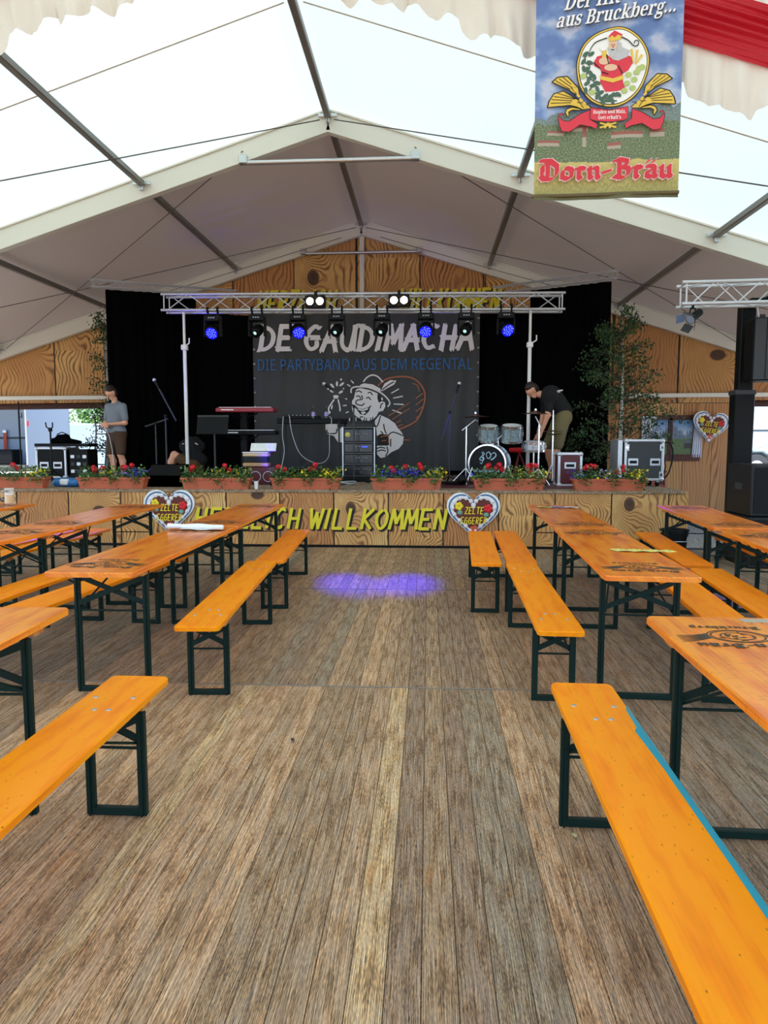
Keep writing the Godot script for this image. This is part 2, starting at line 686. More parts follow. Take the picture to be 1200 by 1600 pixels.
func make_materials() -> void:
	# weathered floor boards: 0.5 m x 3 m
	var gr := noise(21, 0.09, 3)
	var bl := noise(22, 0.016, 4)
	var fi := noise(23, 0.3, 2)
	var kn := noise(24, 0.011, 1, true)
	M.floor_tex = paint(448, 1344, func(x: int, y: int):
		var wob := bl.get_noise_2d(x * 0.6, y * 0.25) * 9.0
		var g := gr.get_noise_2d((x + wob) * 3.6, y * 0.085)
		var b := bl.get_noise_2d(x * 1.3, y * 0.8)
		var s := fi.get_noise_2d(x * 1.2, y * 0.30)
		var l := 0.78 + g * 0.50 + b * 0.24 + s * 0.34
		if b + s * 0.5 > 0.28:
			l -= 0.13
		var kd: float = kn.get_noise_2d(x * 1.9, y * 0.75)
		if kd < -0.965:
			l -= 0.3
		l = clampf(l, 0.22, 1.12)
		var st := bl.get_noise_2d(x * 0.9 + 700, y * 0.5 + 300)
		var w := clampf(0.5 + b * 1.4, 0.0, 1.0)
		if st > 0.34:
			w -= (st - 0.34) * 3.0
		return Color(l, l * lerpf(0.90, 0.96, w), l * lerpf(0.78, 0.92, w)))
	M.floor = []
	for c in [rgb(235, 196, 157), rgb(218, 184, 149), rgb(201, 171, 139), rgb(186, 158, 132), rgb(189, 169, 144), rgb(173, 153, 132), rgb(160, 145, 127), rgb(242, 209, 165)]:
		var m := mat(c, 0.72, 0.0, M.floor_tex)
		m.heightmap_enabled = true
		m.heightmap_texture = M.floor_tex
		m.heightmap_scale = 0.12
		M.floor.append(m)
	M.floor_under = mat(rgb(40, 35, 30), 0.9)
	# lacquered benches and tables
	var og := noise(31, 0.05, 3)
	var ob := noise(32, 0.012, 3)
	var od := noise(33, 0.05, 1, true)
	M.seat_tex = paint(256, 768, func(x: int, y: int):
		var g := og.get_noise_2d(x * 2.6, y * 0.09)
		var b := ob.get_noise_2d(x * 1.4, y * 0.6)
		var k: float = od.get_noise_2d(x * 0.85, y * 0.5)
		var d := 1.02 + g * 0.05 + b * 0.07
		var c := Color(d, d * (0.97 + b * 0.10), d * 0.9)
		if k < -0.965 and b > 0.05:
			c = c.darkened(0.4)
		return c * 0.99)
	M.table_tex = paint(384, 768, func(x: int, y: int):
		var g := og.get_noise_2d(x * 2.2, y * 0.10)
		var b := ob.get_noise_2d(x * 1.1, y * 0.5)
		var s := og.get_noise_2d(x * 0.4 + 500, y * 4.0)
		var d := 0.98 + g * 0.11 + b * 0.12
		var c := Color(d, d * (0.95 + b * 0.20), d * (0.85 + b * 0.2))
		if s > 0.42:
			c = c.darkened(0.10)
		return c * 1.0)
	M.seat = []
	for c in [rgb(255, 150, 6), rgb(255, 146, 8), rgb(252, 140, 22), rgb(242, 130, 28)]:
		var m := mat(c, 0.42, 0.0, M.seat_tex)
		m.metallic_specular = 0.3
		M.seat.append(m)
	M.top = []
	for c in [rgb(252, 144, 34), rgb(242, 136, 40), rgb(255, 152, 34)]:
		var m := mat(c, 0.30, 0.0, M.table_tex)
		m.clearcoat_enabled = true
		m.clearcoat = 0.3
		m.clearcoat_roughness = 0.22
		M.top.append(m)
	M.raw_wood = mat(rgb(196, 140, 78), 0.7, 0.0, M.table_tex)
	M.green = mat(rgb(16, 38, 31), 0.45)
	M.green.metallic_specular = 0.3
	M.turquoise = mat(rgb(20, 150, 170), 0.4)
	M.stamp = mat(rgb(62, 52, 30), 0.7)
	M.zinc = mat(rgb(190, 188, 184), 0.4, 0.8)
	# tent
	var cloth := mat(rgb(200, 210, 203), 0.7)
	cloth.backlight_enabled = true
	cloth.metallic_specular = 0.2
	cloth.backlight = Color(0.60, 0.655, 0.62)
	M.roof = cloth
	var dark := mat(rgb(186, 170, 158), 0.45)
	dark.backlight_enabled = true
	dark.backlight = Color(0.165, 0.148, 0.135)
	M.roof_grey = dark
	M.alu = mat(rgb(226, 220, 206), 0.45, 0.15)
	M.alu_dark = mat(rgb(120, 114, 108), 0.4, 0.4)
	M.steel = mat(rgb(205, 205, 205), 0.28, 0.85)
	M.cable = mat(rgb(92, 84, 80), 0.6)
	# wood prints
	M.prints = [wood_print(41, [[150, 190, 38, 0.7]], Color(0.97, 0.80, 0.54)), wood_print(51, [], Color(0.86, 0.63, 0.42)), wood_print(61, [[80, 330, 30, 1.3]], Color(0.98, 0.83, 0.58)), wood_print(71, [[190, 90, 24, 0.6], [60, 400, 20, 0.6]], Color(0.95, 0.76, 0.50))]
	M.board = []
	for i in 4:
		M.board.append(mat(rgb(236, 222, 198), 0.6, 0.0, M.prints[i]))
	M.skirt = M.board
	M.board_pale = M.board
	M.yellow = mat(rgb(236, 214, 40), 0.6)
	M.ink = mat(rgb(28, 22, 18), 0.7)
	M.black_cloth = mat(rgb(7, 7, 8), 1.0)
	M.black_cloth.metallic_specular = 0.15
	M.banner_black = mat(rgb(42, 40, 40), 0.5)
	M.white_print = mat(rgb(236, 230, 230), 0.6)
	M.black = mat(rgb(15, 15, 16), 0.5)
	M.black.metallic_specular = 0.3
	M.black_gloss = mat(rgb(14, 14, 16), 0.2)
	M.dark_grey = mat(rgb(52, 54, 56), 0.6)
	M.chrome = mat(rgb(220, 222, 226), 0.15, 0.95)
	M.silver = mat(rgb(208, 210, 214), 0.35, 0.6)
	M.terracotta = mat(rgb(196, 96, 58), 0.6)
	M.soil = mat(rgb(40, 28, 20), 0.95)
	M.leaf = []
	for c in [rgb(62, 104, 44), rgb(92, 132, 62), rgb(120, 148, 96), rgb(48, 82, 36)]:
		var m := mat(c, 0.55)
		m.backlight_enabled = true
		m.backlight = Color(0.3, 0.36, 0.15)
		M.leaf.append(m)
	M.red = mat(rgb(226, 22, 38), 0.55)
	M.maroon = mat(rgb(84, 16, 24), 0.45)
	M.lemon = mat(rgb(244, 214, 40), 0.55)
	M.violet = mat(rgb(66, 58, 190), 0.55)
	M.lilac = mat(rgb(168, 150, 214), 0.55)
	M.white = mat(rgb(240, 238, 234), 0.55)
	M.skin = mat(rgb(222, 160, 128), 0.5)
	M.skin.subsurf_scatter_enabled = true
	M.skin.subsurf_scatter_strength = 0.05
	M.hair = mat(rgb(40, 24, 18), 0.6)

func make_ground() -> void:
	var g := struct("ground", "pale gravel ground outside the tent")
	var mb := MB.new()
	mb.box(Vector3(-1, -0.25, -10), Vector3(160, 0.2, 160))
	var gt := noise(81, 0.2, 3)
	var tx := paint(128, 128, func(x: int, y: int):
		var l := 0.8 + gt.get_noise_2d(x, y) * 0.3
		return Color(l, l * 0.98, l * 0.94))
	mb.box(Vector3(17.0, 0.15, -29.0), Vector3(21.0, 0.6, 22.0), 0.05)
	obj("gravel_surface", mb, mat(rgb(206, 202, 192), 0.95, 0.0, tx, Vector3(0.5, 0.5, 0.5)), g)

func make_floor() -> void:
	var fl := struct("floor", "worn plank floor of the beer tent, laid in half metre panels")
	var base := MB.new()
	base.box(Vector3(-1.4, -0.09, -2.9), Vector3(20, 0.12, 15.2))
	obj("subfloor", base, M.floor_under, fl)
	var variants := []
	var r := RandomNumberGenerator.new()
	r.seed = 5
	for k in 24:
		var mb := MB.new()
		mb.us = Vector2(2.0, 1.0 / 3.0)
		var vs := r.randf_range(0.55, 0.95)
		mb.us = Vector2(2.0 if k % 2 else -2.0, vs / 3.0 if k % 4 < 2 else -vs / 3.0)
		mb.uo = Vector2(r.randf_range(0.11, 0.89), 0.5 + r.randf_range(-0.48, 0.48) * (1.0 - vs))
		mb.box(Vector3.ZERO, Vector3(0.0980, 0.026, 2.926), 0.0018)
		variants.append(mb.mesh())
	var rows := [[-2.78, -2.81, 2.29], [-5.71, -4.71, 3.69], [-8.64, -6.41, 5.09]]
	# tone of each panel of five boards in the nearest row, from the second seam left of the aisle on
	var known := {-5: [1, 1, 2, 2, 3], -4: [0, 0, 1, 7, 1], -3: [0, 1, 0, 0, 1], -2: [7, 0, 0, 1, 0], -1: [2, 2, 2, 1, 7], 0: [3, 2, 3, 4, 4], 1: [0, 1, 2, 2, 3], 2: [3, 3, 5, 3, 5], 3: [5, 6, 5, 6, 6]}
	for ri in 3:
		var row: Array = rows[ri]
		var count := int(round((row[2] - row[1]) / 0.1))
		for k in count:
			var x: float = row[1] + 0.1 * k + 0.05
			var panel := int(floor((x + 0.11) / 0.5))
			var within := int(floor((x + 0.11 - panel * 0.5) / 0.1))
			var tone := 0
			if ri == 0 and known.has(panel):
				tone = known[panel][clampi(within, 0, 4)]
			else:
				var hsh := absi((panel * 7919 + ri * 104729 + 31) % 11)
				var basis_tone: int = [2, 2, 3, 1, 2, 3, 2, 2, 1, 3, 2][hsh]
				if absf(x + 0.1) > 1.4:
					basis_tone = [3, 5, 4, 3, 5, 4, 5, 3, 2, 5, 4][hsh]
				tone = clampi(basis_tone + r.randi_range(-1, 1), 0, 6)
			var o := obj("plank", variants[r.randi() % 24], M.floor[tone], fl)
			o.position = Vector3(x, -0.0135 + r.randf_range(-0.0008, 0.0008), row[0])
	var rest := MB.new()
	rest.us = Vector2(2.0, 1.0 / 3.0)
	for x in range(-23, 18):
		var xc := x * 0.5 - 0.36 + 0.25
		for k in 4:
			var z := 0.15 + 2.93 * k
			rest.uo = Vector2(r.randf(), r.randf())
			if z < 4.0:
				rest.box(Vector3(xc, -0.0135, z), Vector3(0.498, 0.026, 2.926), 0.0014)
		for ri in 3:
			if xc < rows[ri][1] or xc > rows[ri][2]:
				for j in 5:
					rest.uo = Vector2(r.randf(), r.randf())
					rest.box(Vector3(xc - 0.2 + 0.1 * j, -0.0135, rows[ri][0]), Vector3(0.0980, 0.026, 2.926), 0.0018)
	stuff(obj("distant_planks", rest, M.floor[4], fl))
	for j in [[-4.243, rgb(134, 126, 117)], [-7.173, rgb(112, 104, 97)]]:
		var mb := MB.new()
		mb.box(Vector3(-0.6, 0.0008, j[0]), Vector3(11.0, 0.0024, 0.014))
		obj("joint_strip", mb, mat(j[1], 0.5, 0.2), fl)

func roof_y(x: float) -> float:
	return RISE - SLOPE * absf(x - APEX)

func make_tent() -> void:
	var ce := struct("ceiling", "white tent roof on aluminium rafters, grey lined over the stage")
	var frames := [-15.45, -10.45, -5.45, -0.45, 3.4]
	for i in 4:
		for sg in [-1.0, 1.0]:
			var z0: float = frames[i]
			for part in 3:
				var d0 := 3.4 * part
				var d1 := minf(10.2, d0 + 3.4)
				var mb := MB.new()
				mb.grid(10, 10, func(u: float, v: float):
					var d := lerpf(d0, d1, u)
					return Vector3(APEX + sg * d, roof_y(APEX + d) + 0.275 - 0.05 * sin(PI * clampf(v, 0, 1)) * (1.0 if i > 0 else 0.6) * sin(PI * clampf(d / 10.2, 0, 1)), (z0 - 0.32 if i == 0 else z0) + (5.32 if i == 0 else (5.0 if i < 3 else 3.85)) * v))
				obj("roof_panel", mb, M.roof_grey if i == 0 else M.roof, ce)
	for i in frames.size():
		for sg in [-1.0, 1.0]:
			var mb := MB.new()
			var a := Vector3(APEX, RISE + 0.105, frames[i])
			var b := Vector3(APEX + sg * 10.1, roof_y(APEX + 10.1) + 0.105, frames[i])
			mb.bar(a, b, 0.07, 0.26, Vector3(0, 0, 1))
			for e in [0.142, -0.142]:
				mb.bar(a + Vector3(0, e, 0), b + Vector3(0, e, 0), 0.12, 0.028, Vector3(0, 0, 1))
			obj("rafter", mb, M.alu, ce)
			var pl := MB.new()
			pl.bar(b, Vector3(b.x, -0.15, b.z), 0.12, 0.2, Vector3(0, 0, 1))
			obj("column", pl, M.alu, ce)
	for i in 4:
		for d in [0.0, -2.65, 2.65, -5.3, 5.3, -7.9, 7.9, -10.1, 10.1]:
			var mb := MB.new()
			var y := roof_y(APEX + d) + (0.16 if d == 0.0 else 0.15)
			mb.bar(Vector3(APEX + d, y, frames[i] + 0.05), Vector3(APEX + d, y, frames[i + 1] - 0.05), 0.085, 0.085)
			obj("purlin", mb, M.alu_dark, ce)  # darker than the rafters: silhouette against the bright roof put into the colour
			if i < 2:
				var br := MB.new()
				for zz in [frames[i] + 0.075, frames[i + 1] - 0.075]:
					br.box(Vector3(APEX + d, y, zz), Vector3(0.26, 0.045, 0.02), 0.004)
					br.box(Vector3(APEX + d, y - 0.06, zz), Vector3(0.05, 0.09, 0.05), 0.008)
				obj("bracket", br, M.steel, ce)
	# collar ties
	for z in [-10.45, -15.35]:
		var mb := MB.new()
		mb.tube([Vector3(-2.6, 5.36, z + 0.06), Vector3(-0.2, 5.37, z + 0.06)], 0.032, 10)
		for x in [-2.6, -0.2]:
			mb.box(Vector3(x, 5.40, z + 0.06), Vector3(0.12, 0.12, 0.10), 0.01)
		obj("tie_bar", mb, M.steel, ce)
	# wind cables and the welded seam of the cloth
	for sg in [-1.0, 1.0]:
		for w in [[0.1, -10.3, 10.0, -6.6, 0.008, 0.1], [1.2, -10.4, 7.6, -15.2, 0.007, 0.1], [0.1, -15.3, 9.9, -11.4, 0.007, 0.1], [0.4, -15.3, 5.4, -14.6, 0.006, 0.0], [0.1, -5.3, 9.9, -1.5, 0.008, 0.1]]:
			var mb := MB.new()
			var a := Vector3(APEX + sg * w[0], roof_y(APEX + w[0]) + w[5], w[1])
			var b := Vector3(APEX + sg * w[2], roof_y(APEX + w[2]) + w[5] - 0.03, w[3])
			mb.tube([a, a.lerp(b, 0.5) - Vector3(0, 0.02, 0), b], w[4], 6)
			obj("cable", mb, M.cable, ce)
		for z in [-7.85, -3.0]:
			var mb := MB.new()
			mb.tube([Vector3(APEX + sg * 0.1, roof_y(APEX + 0.1) + 0.22, z), Vector3(APEX + sg * 5.0, roof_y(APEX + 5.0) + 0.215, z), Vector3(APEX + sg * 10, roof_y(APEX + 10) + 0.22, z)], 0.007, 6)
			obj("seam_rope", mb, mat(rgb(206, 186, 168), 0.8), ce)

func board(parent: Node, called: String, poly: PackedVector2Array, z: float, m: Material, uo: Vector2, us: Vector2, depth := 0.012) -> void:
	var q := PackedVector2Array()
	for a in poly:
		q.append(Vector2(a.x, -a.y))
	var mb := MB.new()
	mb.us = us
	mb.uo = uo
	mb.prism(q, 0.0, depth, Transform3D(WALLB, Vector3(0, 0, z)), 0.003)
	obj(called, mb, m, parent)

func make_gable() -> void:
	var w := struct("wall_back", "rear gable wall covered in large printed wood boards")
	var z := -15.66
	var us := Vector2(1.0 / 1.335, 1.0 / 2.67)
	var edges := [-11.2, -9.53, -8.2, -6.87, -5.53, -4.2, -2.88, -1.53, -0.2, 1.17, 2.5, 3.86, 5.2, 6.55, 8.4]
	for i in edges.size() - 1:
		var a: float = edges[i] + 0.004
		var b: float = edges[i + 1] - 0.004
		var q := PackedVector2Array([Vector2(a, 2.30), Vector2(b, 2.30), Vector2(b, roof_y(b) + 0.22)])
		if a < APEX and b > APEX:
			q.append(Vector2(APEX, roof_y(APEX) + 0.22))
		q.append(Vector2(a, roof_y(a) + 0.22))
		board(w, "printed_board", q, z, M.board[[1, 0, 2, 0, 3, 1, 2, 0, 1, 3, 2, 1, 0, 1][i]], Vector2(-a / 1.335, [0.3, 0.75, 0.3, 0.6, 0.9, 0.35, 0.5, 0.0, 0.2, 0.7, 0.45, 0.1, 0.6, 0.8][i]), us)
	# lower boards right of the stage, and behind the curtain
	var low := [-7.05, -6.6, -4.4, -2.2, 0.0, 2.2, 3.9, 4.62, 5.35, 5.95, 6.52]
	for i in low.size() - 1:
		var a: float = low[i] + 0.003
		var b: float = low[i + 1] - 0.003
		var q := PackedVector2Array([Vector2(a, -0.1), Vector2(b, -0.1), Vector2(b, 2.29), Vector2(a, 2.29)])
		board(w, "printed_board", q, z - 0.01, M.board_pale[1 if i != 7 else 2], Vector2(0.37 * i, 0.21 * i), Vector2(1.0 / 1.0, 0.12))
	var back := MB.new()
	var bq := PackedVector2Array([Vector2(-11.2, -2.30), Vector2(8.4, -2.30), Vector2(8.4, -roof_y(8.4) - 0.2), Vector2(APEX, -roof_y(APEX) - 0.2), Vector2(-11.2, -roof_y(-11.2) - 0.2)])
	back.prism(bq, -0.02, -0.004, Transform3D(WALLB, Vector3(0, 0, z)))
	back.box(Vector3(-0.27, 1.1, z - 0.03), Vector3(13.5, 2.4, 0.012))
	obj("added_backing", back, M.ink, w)  # unseen dark sheet added to keep sky light out of the board gaps
	var hem := MB.new()   # the rolled-up lower flap on both open sides
	hem.tube([Vector3(-11.2, 2.24, z), Vector3(-7.05, 2.28, z)], 0.07, 10)
	hem.tube([Vector3(6.6, 2.28, z), Vector3(8.4, 2.28, z)], 0.07, 10)
	obj("rolled_flap", hem, mat(rgb(92, 58, 34), 0.7, 0.0, M.prints[1]), w)
	for seg in [[-11.2, -4.3], [2.2, 8.4]]:
		var mb := MB.new()
		mb.bar(Vector3(seg[0], 2.43, z + 0.12), Vector3(seg[1], 2.46, z + 0.12), 0.09, 0.09, Vector3(0, 1, 0))
		obj("crossbar", mb, M.alu, w)
	var post := MB.new()
	post.bar(Vector3(APEX, 0, z + 0.11), Vector3(APEX, RISE + 0.1, z + 0.11), 0.10, 0.10)
	obj("post", post, M.alu, w)
	for x in [-7.0, 6.55]:
		var p2 := MB.new()
		p2.bar(Vector3(x, -0.1, z + 0.06), Vector3(x, roof_y(x) + 0.1, z + 0.06), 0.10, 0.08)
		obj("post", p2, M.alu_dark, w)
	for t in [["HERZLICH", -3.72, 1.72], ["WILLKOMMEN", -0.66, 2.12]]:
		var sh := MB.new()
		brush(sh, t[0], t[1], 4.18, t[2], 0.50, 0.085, 0.0, 0.0, 0.16, Vector2(0.03, -0.03))
		obj("letter_shadow_print", sh, M.ink, w).position = Vector3(0, 0, z + 0.016)
		var mb := MB.new()
		brush(mb, t[0], t[1], 4.18, t[2], 0.50, 0.07, 0.0, 0.0, 0.16)
		obj("lettering", mb, M.yellow, w).position = Vector3(0, 0, z + 0.020)
	# alpine window printed on the wall
	var win := thing("window_print", "printed cottage window with white curtains and mountain view on the wood wall", "wall print", Vector3(5.08, 1.58, z + 0.02))
	var rd := noise(91, 0.05, 3)
	var view := paint(128, 96, func(x: int, y: int):
		var ridge := 40.0 - absf(x - 74.0) * 0.35 + rd.get_noise_2d(x * 2.0, 0) * 12.0
		if y < ridge:
			return Color(0.30, 0.50, 0.78).lerp(Color(0.86, 0.92, 0.97), clampf(y / 40.0, 0, 1))
		if y < 52:
			return Color(0.60, 0.66, 0.74).lerp(Color(0.36, 0.42, 0.5), clampf(0.5 + rd.get_noise_2d(x * 3, y * 3), 0, 1))
		if y > 54 and y < 76 and x > 68 and x < 108:
			return Color(0.28, 0.22, 0.18) if y > 62 else Color(0.42, 0.44, 0.48)
		return Color(0.30, 0.42, 0.20).lerp(Color(0.52, 0.58, 0.36), clampf(0.5 + rd.get_noise_2d(x * 2, y * 5), 0, 1)))
	for k in 2:
		var mb := MB.new()
		mb.us = Vector2(1.0 / 0.5, -1.0 / 0.8)
		mb.uo = Vector2(0.5, 0.5)
		mb.flat([Vector3(-0.25, -0.36, 0), Vector3(0.25, -0.36, 0), Vector3(0.25, 0.36, 0), Vector3(-0.25, 0.36, 0)], Vector3.BACK)
		obj("view", mb, mat(rgb(225, 225, 225), 0.5, 0.0, view), win).position = Vector3(-0.28 + 0.55 * k, 0, 0.002)
	var brown := mat(rgb(112, 62, 34), 0.6, 0.0, M.prints[1])
	for s in [[Vector3(0, 0.41, 0.01), Vector3(1.14, 0.1, 0.02)], [Vector3(0, -0.43, 0.014), Vector3(1.24, 0.14, 0.028)], [Vector3(0, 0, 0.01), Vector3(0.09, 0.8, 0.02)], [Vector3(-0.55, 0, 0.01), Vector3(0.08, 0.8, 0.02)], [Vector3(0.56, 0, 0.01), Vector3(0.1, 0.8, 0.02)]]:
		var mb := MB.new()
		mb.box(s[0], s[1], 0.004)
		obj("frame", mb, brown, win)
	for sg in [-1.0, 1.0]:
		var mb := MB.new()
		mb.grid(24, 12, func(u: float, v: float):
			var wide := lerpf(0.30, 0.13, smoothstep(0.1, 1.0, v)) if sg < 0 else lerpf(0.16, 0.20, v)
			return Vector3(sg * (0.60 + (0.05 if sg > 0 else 0.0)) - sg * u * wide, lerpf(0.44, -0.42 if sg > 0 else -0.2, v), 0.03 + 0.008 * sin(u * 26.0)))
		obj("curtain", mb, mat(rgb(206, 204, 214), 0.8), win)

func make_stage() -> void:
	var st := thing("stage", "long stage with printed wood board skirt and painted welcome lettering", "stage", Vector3.ZERO)
	var deck := MB.new()
	deck.box(Vector3(-2.75, S - 0.02, -12.65), Vector3(12.5, 0.04, 5.2), 0.004)
	obj("deck", deck, mat(rgb(190, 170, 148), 0.8, 0.0, M.floor_tex, Vector3(0.6, 0.4, 1)), st)
	var fr := MB.new()
	fr.box(Vector3(-2.75, 0.38, -12.7), Vector3(12.3, 0.74, 5.0))
	obj("frame", fr, M.black, st)
	var x := -9.0
	var i := 0
	while x < 3.5:
		var b := minf(x + 0.768, 3.55)
		var q := PackedVector2Array([Vector2(x + 0.003, 0.02), Vector2(b - 0.003, 0.02), Vector2(b - 0.003, S - 0.004), Vector2(x + 0.003, S - 0.004)])
		board(st, "printed_board", q, -10.085, M.skirt[[0, 1, 2, 3, 1, 0, 3, 2][i % 8]], Vector2(-x / 0.768, [0.45, 0.0, 0.1, 0.6, 0.3, 0.7, 0.05, 0.35, 0.85][i % 9]), Vector2(1.0 / 0.768, 1.0 / 1.54))
		x += 0.768
		i += 1
	var strip := MB.new()
	strip.box(Vector3(-2.75, 0.01, -10.06), Vector3(12.6, 0.045, 0.03))
	obj("base_strip", strip, M.black, st)
	var side := MB.new()
	side.box(Vector3(3.545, 0.40, -12.6), Vector3(0.012, 0.78, 5.0))
	obj("side_board", side, M.skirt[2], st)
	var sh := MB.new()
	brush(sh, "HERZLICH WILLKOMMEN", -3.34, 0.27, 3.60, 0.27, 0.062, 0.0, 0.0, 0.14, Vector2(0.025, -0.022))
	obj("letter_shadow_print", sh, M.ink, st).position.z = -10.068
	var mb := MB.new()
	brush(mb, "HERZLICH WILLKOMMEN", -3.34, 0.27, 3.60, 0.27, 0.048, 0.0, 0.0, 0.14)
	obj("lettering", mb, M.yellow, st).position.z = -10.064
	heart("round gingerbread heart sign on the stage skirt before the welcome lettering", Vector3(-3.67, 0.48, -10.05), 0.74, 0.0)
	heart("gingerbread heart sign on the stage skirt behind the two empty bench ends", Vector3(0.63, 0.46, -10.05), 0.74, 0.0)
	heart("tilted gingerbread heart sign hung on the wood wall beside the printed window", Vector3(5.85, 1.78, -15.52), 0.74, -0.12)

func heart_line(s: float) -> Array:
	var q := []
	for k in 48:
		var t := TAU * k / 48.0
		q.append(Vector2(16.0 * pow(sin(t), 3), 13.0 * cos(t) - 5.0 * cos(2 * t) - 2.0 * cos(3 * t) - cos(4 * t) + 2.0) / 32.0 * s)
	return q

func heart(label: String, at: Vector3, s: float, tilt: float) -> void:
	var t := thing("gingerbread_heart", label, "heart sign", at, 0.0, "gingerbread heart signs")
	t.rotation.z = tilt
	var q := PackedVector2Array()
	for a in heart_line(s):
		q.append(Vector2(a.x, -a.y))
	var b := MB.new()
	b.prism(q, 0.0, 0.02, Transform3D(WALLB, Vector3.ZERO), 0.004)
	obj("backing", b, M.white, t)
	var bl := MB.new()
	ribbon(bl, heart_line(s * 0.90) + [heart_line(s * 0.90)[0]], s * 0.03, s * 0.03, 0.022)
	obj("wavy_border", bl, mat(rgb(74, 108, 150), 0.6), t)
	var br := MB.new()
	fill(br, heart_line(s * 0.74), 0.024)
	obj("gingerbread_face", br, mat(rgb(104, 44, 34), 0.7), t)
	var ic := MB.new()
	var hl := heart_line(s * 0.78)
	for k in 24:
		ic.ball(Vector3(hl[k * 2].x, hl[k * 2].y, 0.022), Vector3(s * 0.042, s * 0.042, 0.014), 8, 5)
	obj("icing", ic, mat(rgb(236, 226, 226), 0.6), t)
	for f in [[-0.27, 0.18, M.lemon], [0.27, 0.14, M.red], [0.02, -0.26, mat(rgb(214, 92, 50), 0.6)]]:
		var fl := MB.new()
		for k in 5:
			fl.ball(Vector3(f[0] * s + cos(k * TAU / 5) * s * 0.045, f[1] * s + sin(k * TAU / 5) * s * 0.045, 0.027), Vector3(s * 0.04, s * 0.04, 0.008), 8, 4)
		obj("sugar_flower", fl, f[2], t)
	for f in [[-0.25, 0.06], [0.24, 0.02]]:
		var fl := MB.new()
		fl.ball(Vector3(f[0] * s, f[1] * s, 0.026), Vector3(s * 0.055, s * 0.045, 0.008), 8, 4)
		obj("sugar_leaf", fl, mat(rgb(120, 160, 140), 0.6), t)
	for w in [["ZELTE", -0.17, 0.04, 0.36], ["EGGERER", -0.25, -0.15, 0.50]]:
		var mb := MB.new()
		brush(mb, w[0], w[1] * s, w[2] * s, w[3] * s, 0.12 * s, 0.019 * s, 0.034, 0.0, 0.12)
		obj("lettering", mb, M.lemon, t)

func drape(parent: Node, called: String, pts: Array, y0: float, y1: Callable, m: Material, folds: float, amp := 0.05) -> void:
	var len := 0.0
	var acc := [0.0]
	for i in range(1, pts.size()):
		len += (pts[i] - pts[i - 1]).length()
		acc.append(len)
	var mb := MB.new()
	mb.grid(int(folds * 8), 8, func(u: float, v: float):
		var d: float = clampf(u, 0.0, 1.0) * len
		var i := 0
		while i < pts.size() - 2 and acc[i + 1] < d:
			i += 1
		var dir: Vector2 = (pts[i + 1] - pts[i]).normalized()
		var q: Vector2 = pts[i] + dir * (d - acc[i] + (u - clampf(u, 0.0, 1.0)) * len)
		var w := sin(u * folds * TAU + sin(u * 17.0) * 1.3) * amp * (0.5 + 0.5 * v)
		q += Vector2(-dir.y, dir.x) * w
		return Vector3(q.x, lerpf(y1.call(u), y0, v), q.y))
	obj(called, mb, m, parent)

func make_drapes() -> void:
	var t := thing("stage_curtain", "matt black stage curtain on the slanted truss above the standing man", "curtain")
	drape(t, "cloth", [Vector2(-5.84, -13.06), Vector2(-4.6, -14.42)], S + 0.02, func(u: float): return 4.22 + 0.16 * u, M.black_cloth, 9.0)
	t = thing("stage_curtain", "matt black stage curtain on the slanted truss beside the larger birch", "curtain")
	drape(t, "cloth", [Vector2(1.95, -14.42), Vector2(3.12, -12.97)], S + 0.02, func(u: float): return 4.38 - 0.15 * u, M.black_cloth, 8.0)
	t = thing("backdrop_curtain", "black cloth backdrop hung behind the band banner", "curtain")
	drape(t, "cloth", [Vector2(-4.7, -14.52), Vector2(2.05, -14.52)], S + 0.02, func(u: float): return 4.02 + 0.03 * sin(u * 31.0), M.black_cloth, 30.0, 0.04)
	# swag of red and white cloth under the rafter before the stage
	for sg in [-1.0, 1.0]:
		t = thing("swag", "red and white ruffled swag under the rafter, " + ("behind the hanging banner" if sg > 0 else "on the slope away from the hanging banner"), "drapery", Vector3.ZERO, 0.0, "rafter swags")
		var y_of := func(s: float) -> float: return 4.85 - 0.315 * s
		var bands := [["white_band", 0.64, 0.98, M.white, 70.0], ["red_band", 0.27, 0.66, mat(rgb(178, 4, 24), 0.6), 0.0], ["white_ruffle", -0.02, 0.29, M.white, 60.0]]
		for b in bands:
			var m: StandardMaterial3D = b[3].duplicate()
			if b[0] != "red_band":
				m.albedo_color = rgb(232, 224, 212)
			m.backlight_enabled = true
			m.backlight = Color(0.55, 0.51, 0.47) if b[0] != "red_band" else Color(0.62, 0.05, 0.14)
			var mb := MB.new()
			var f: float = b[4]
			if f > 0.0:
				var nz := noise(131, 0.35, 2)
				mb.grid(360, 6, func(u: float, v: float):
					var s: float = u * 9.0
					var low: float = b[1] + (nz.get_noise_1d(s * 9.0) * 0.07 + 0.03 * signf(sin(s * 11.0 + 2.0 * sin(s * 3.0))) if b[0] == "white_ruffle" else 0.0)
					var w := (sin(s * f * 0.55 + 2.0 * sin(s * 1.7)) * 0.6 + nz.get_noise_2d(s * 20.0, v * 1.5)) * 0.05 * (0.15 + 0.85 * v)
					return Vector3(APEX + sg * s, y_of.call(s) + lerpf(b[2], low, v), -5.27 + w - 0.03 * v))
			else:
				mb.grid(60, 64, func(u: float, v: float):
					var s: float = u * 9.0
					return Vector3(APEX + sg * s, y_of.call(s) + lerpf(b[2], b[1], v), -5.25 + 0.018 * absf(sin(v * 20.0 + sin(s * 0.9) * 1.5)) + 0.01 * sin(v * 47.0 + s * 0.5)))
			obj(b[0], mb, m, t)

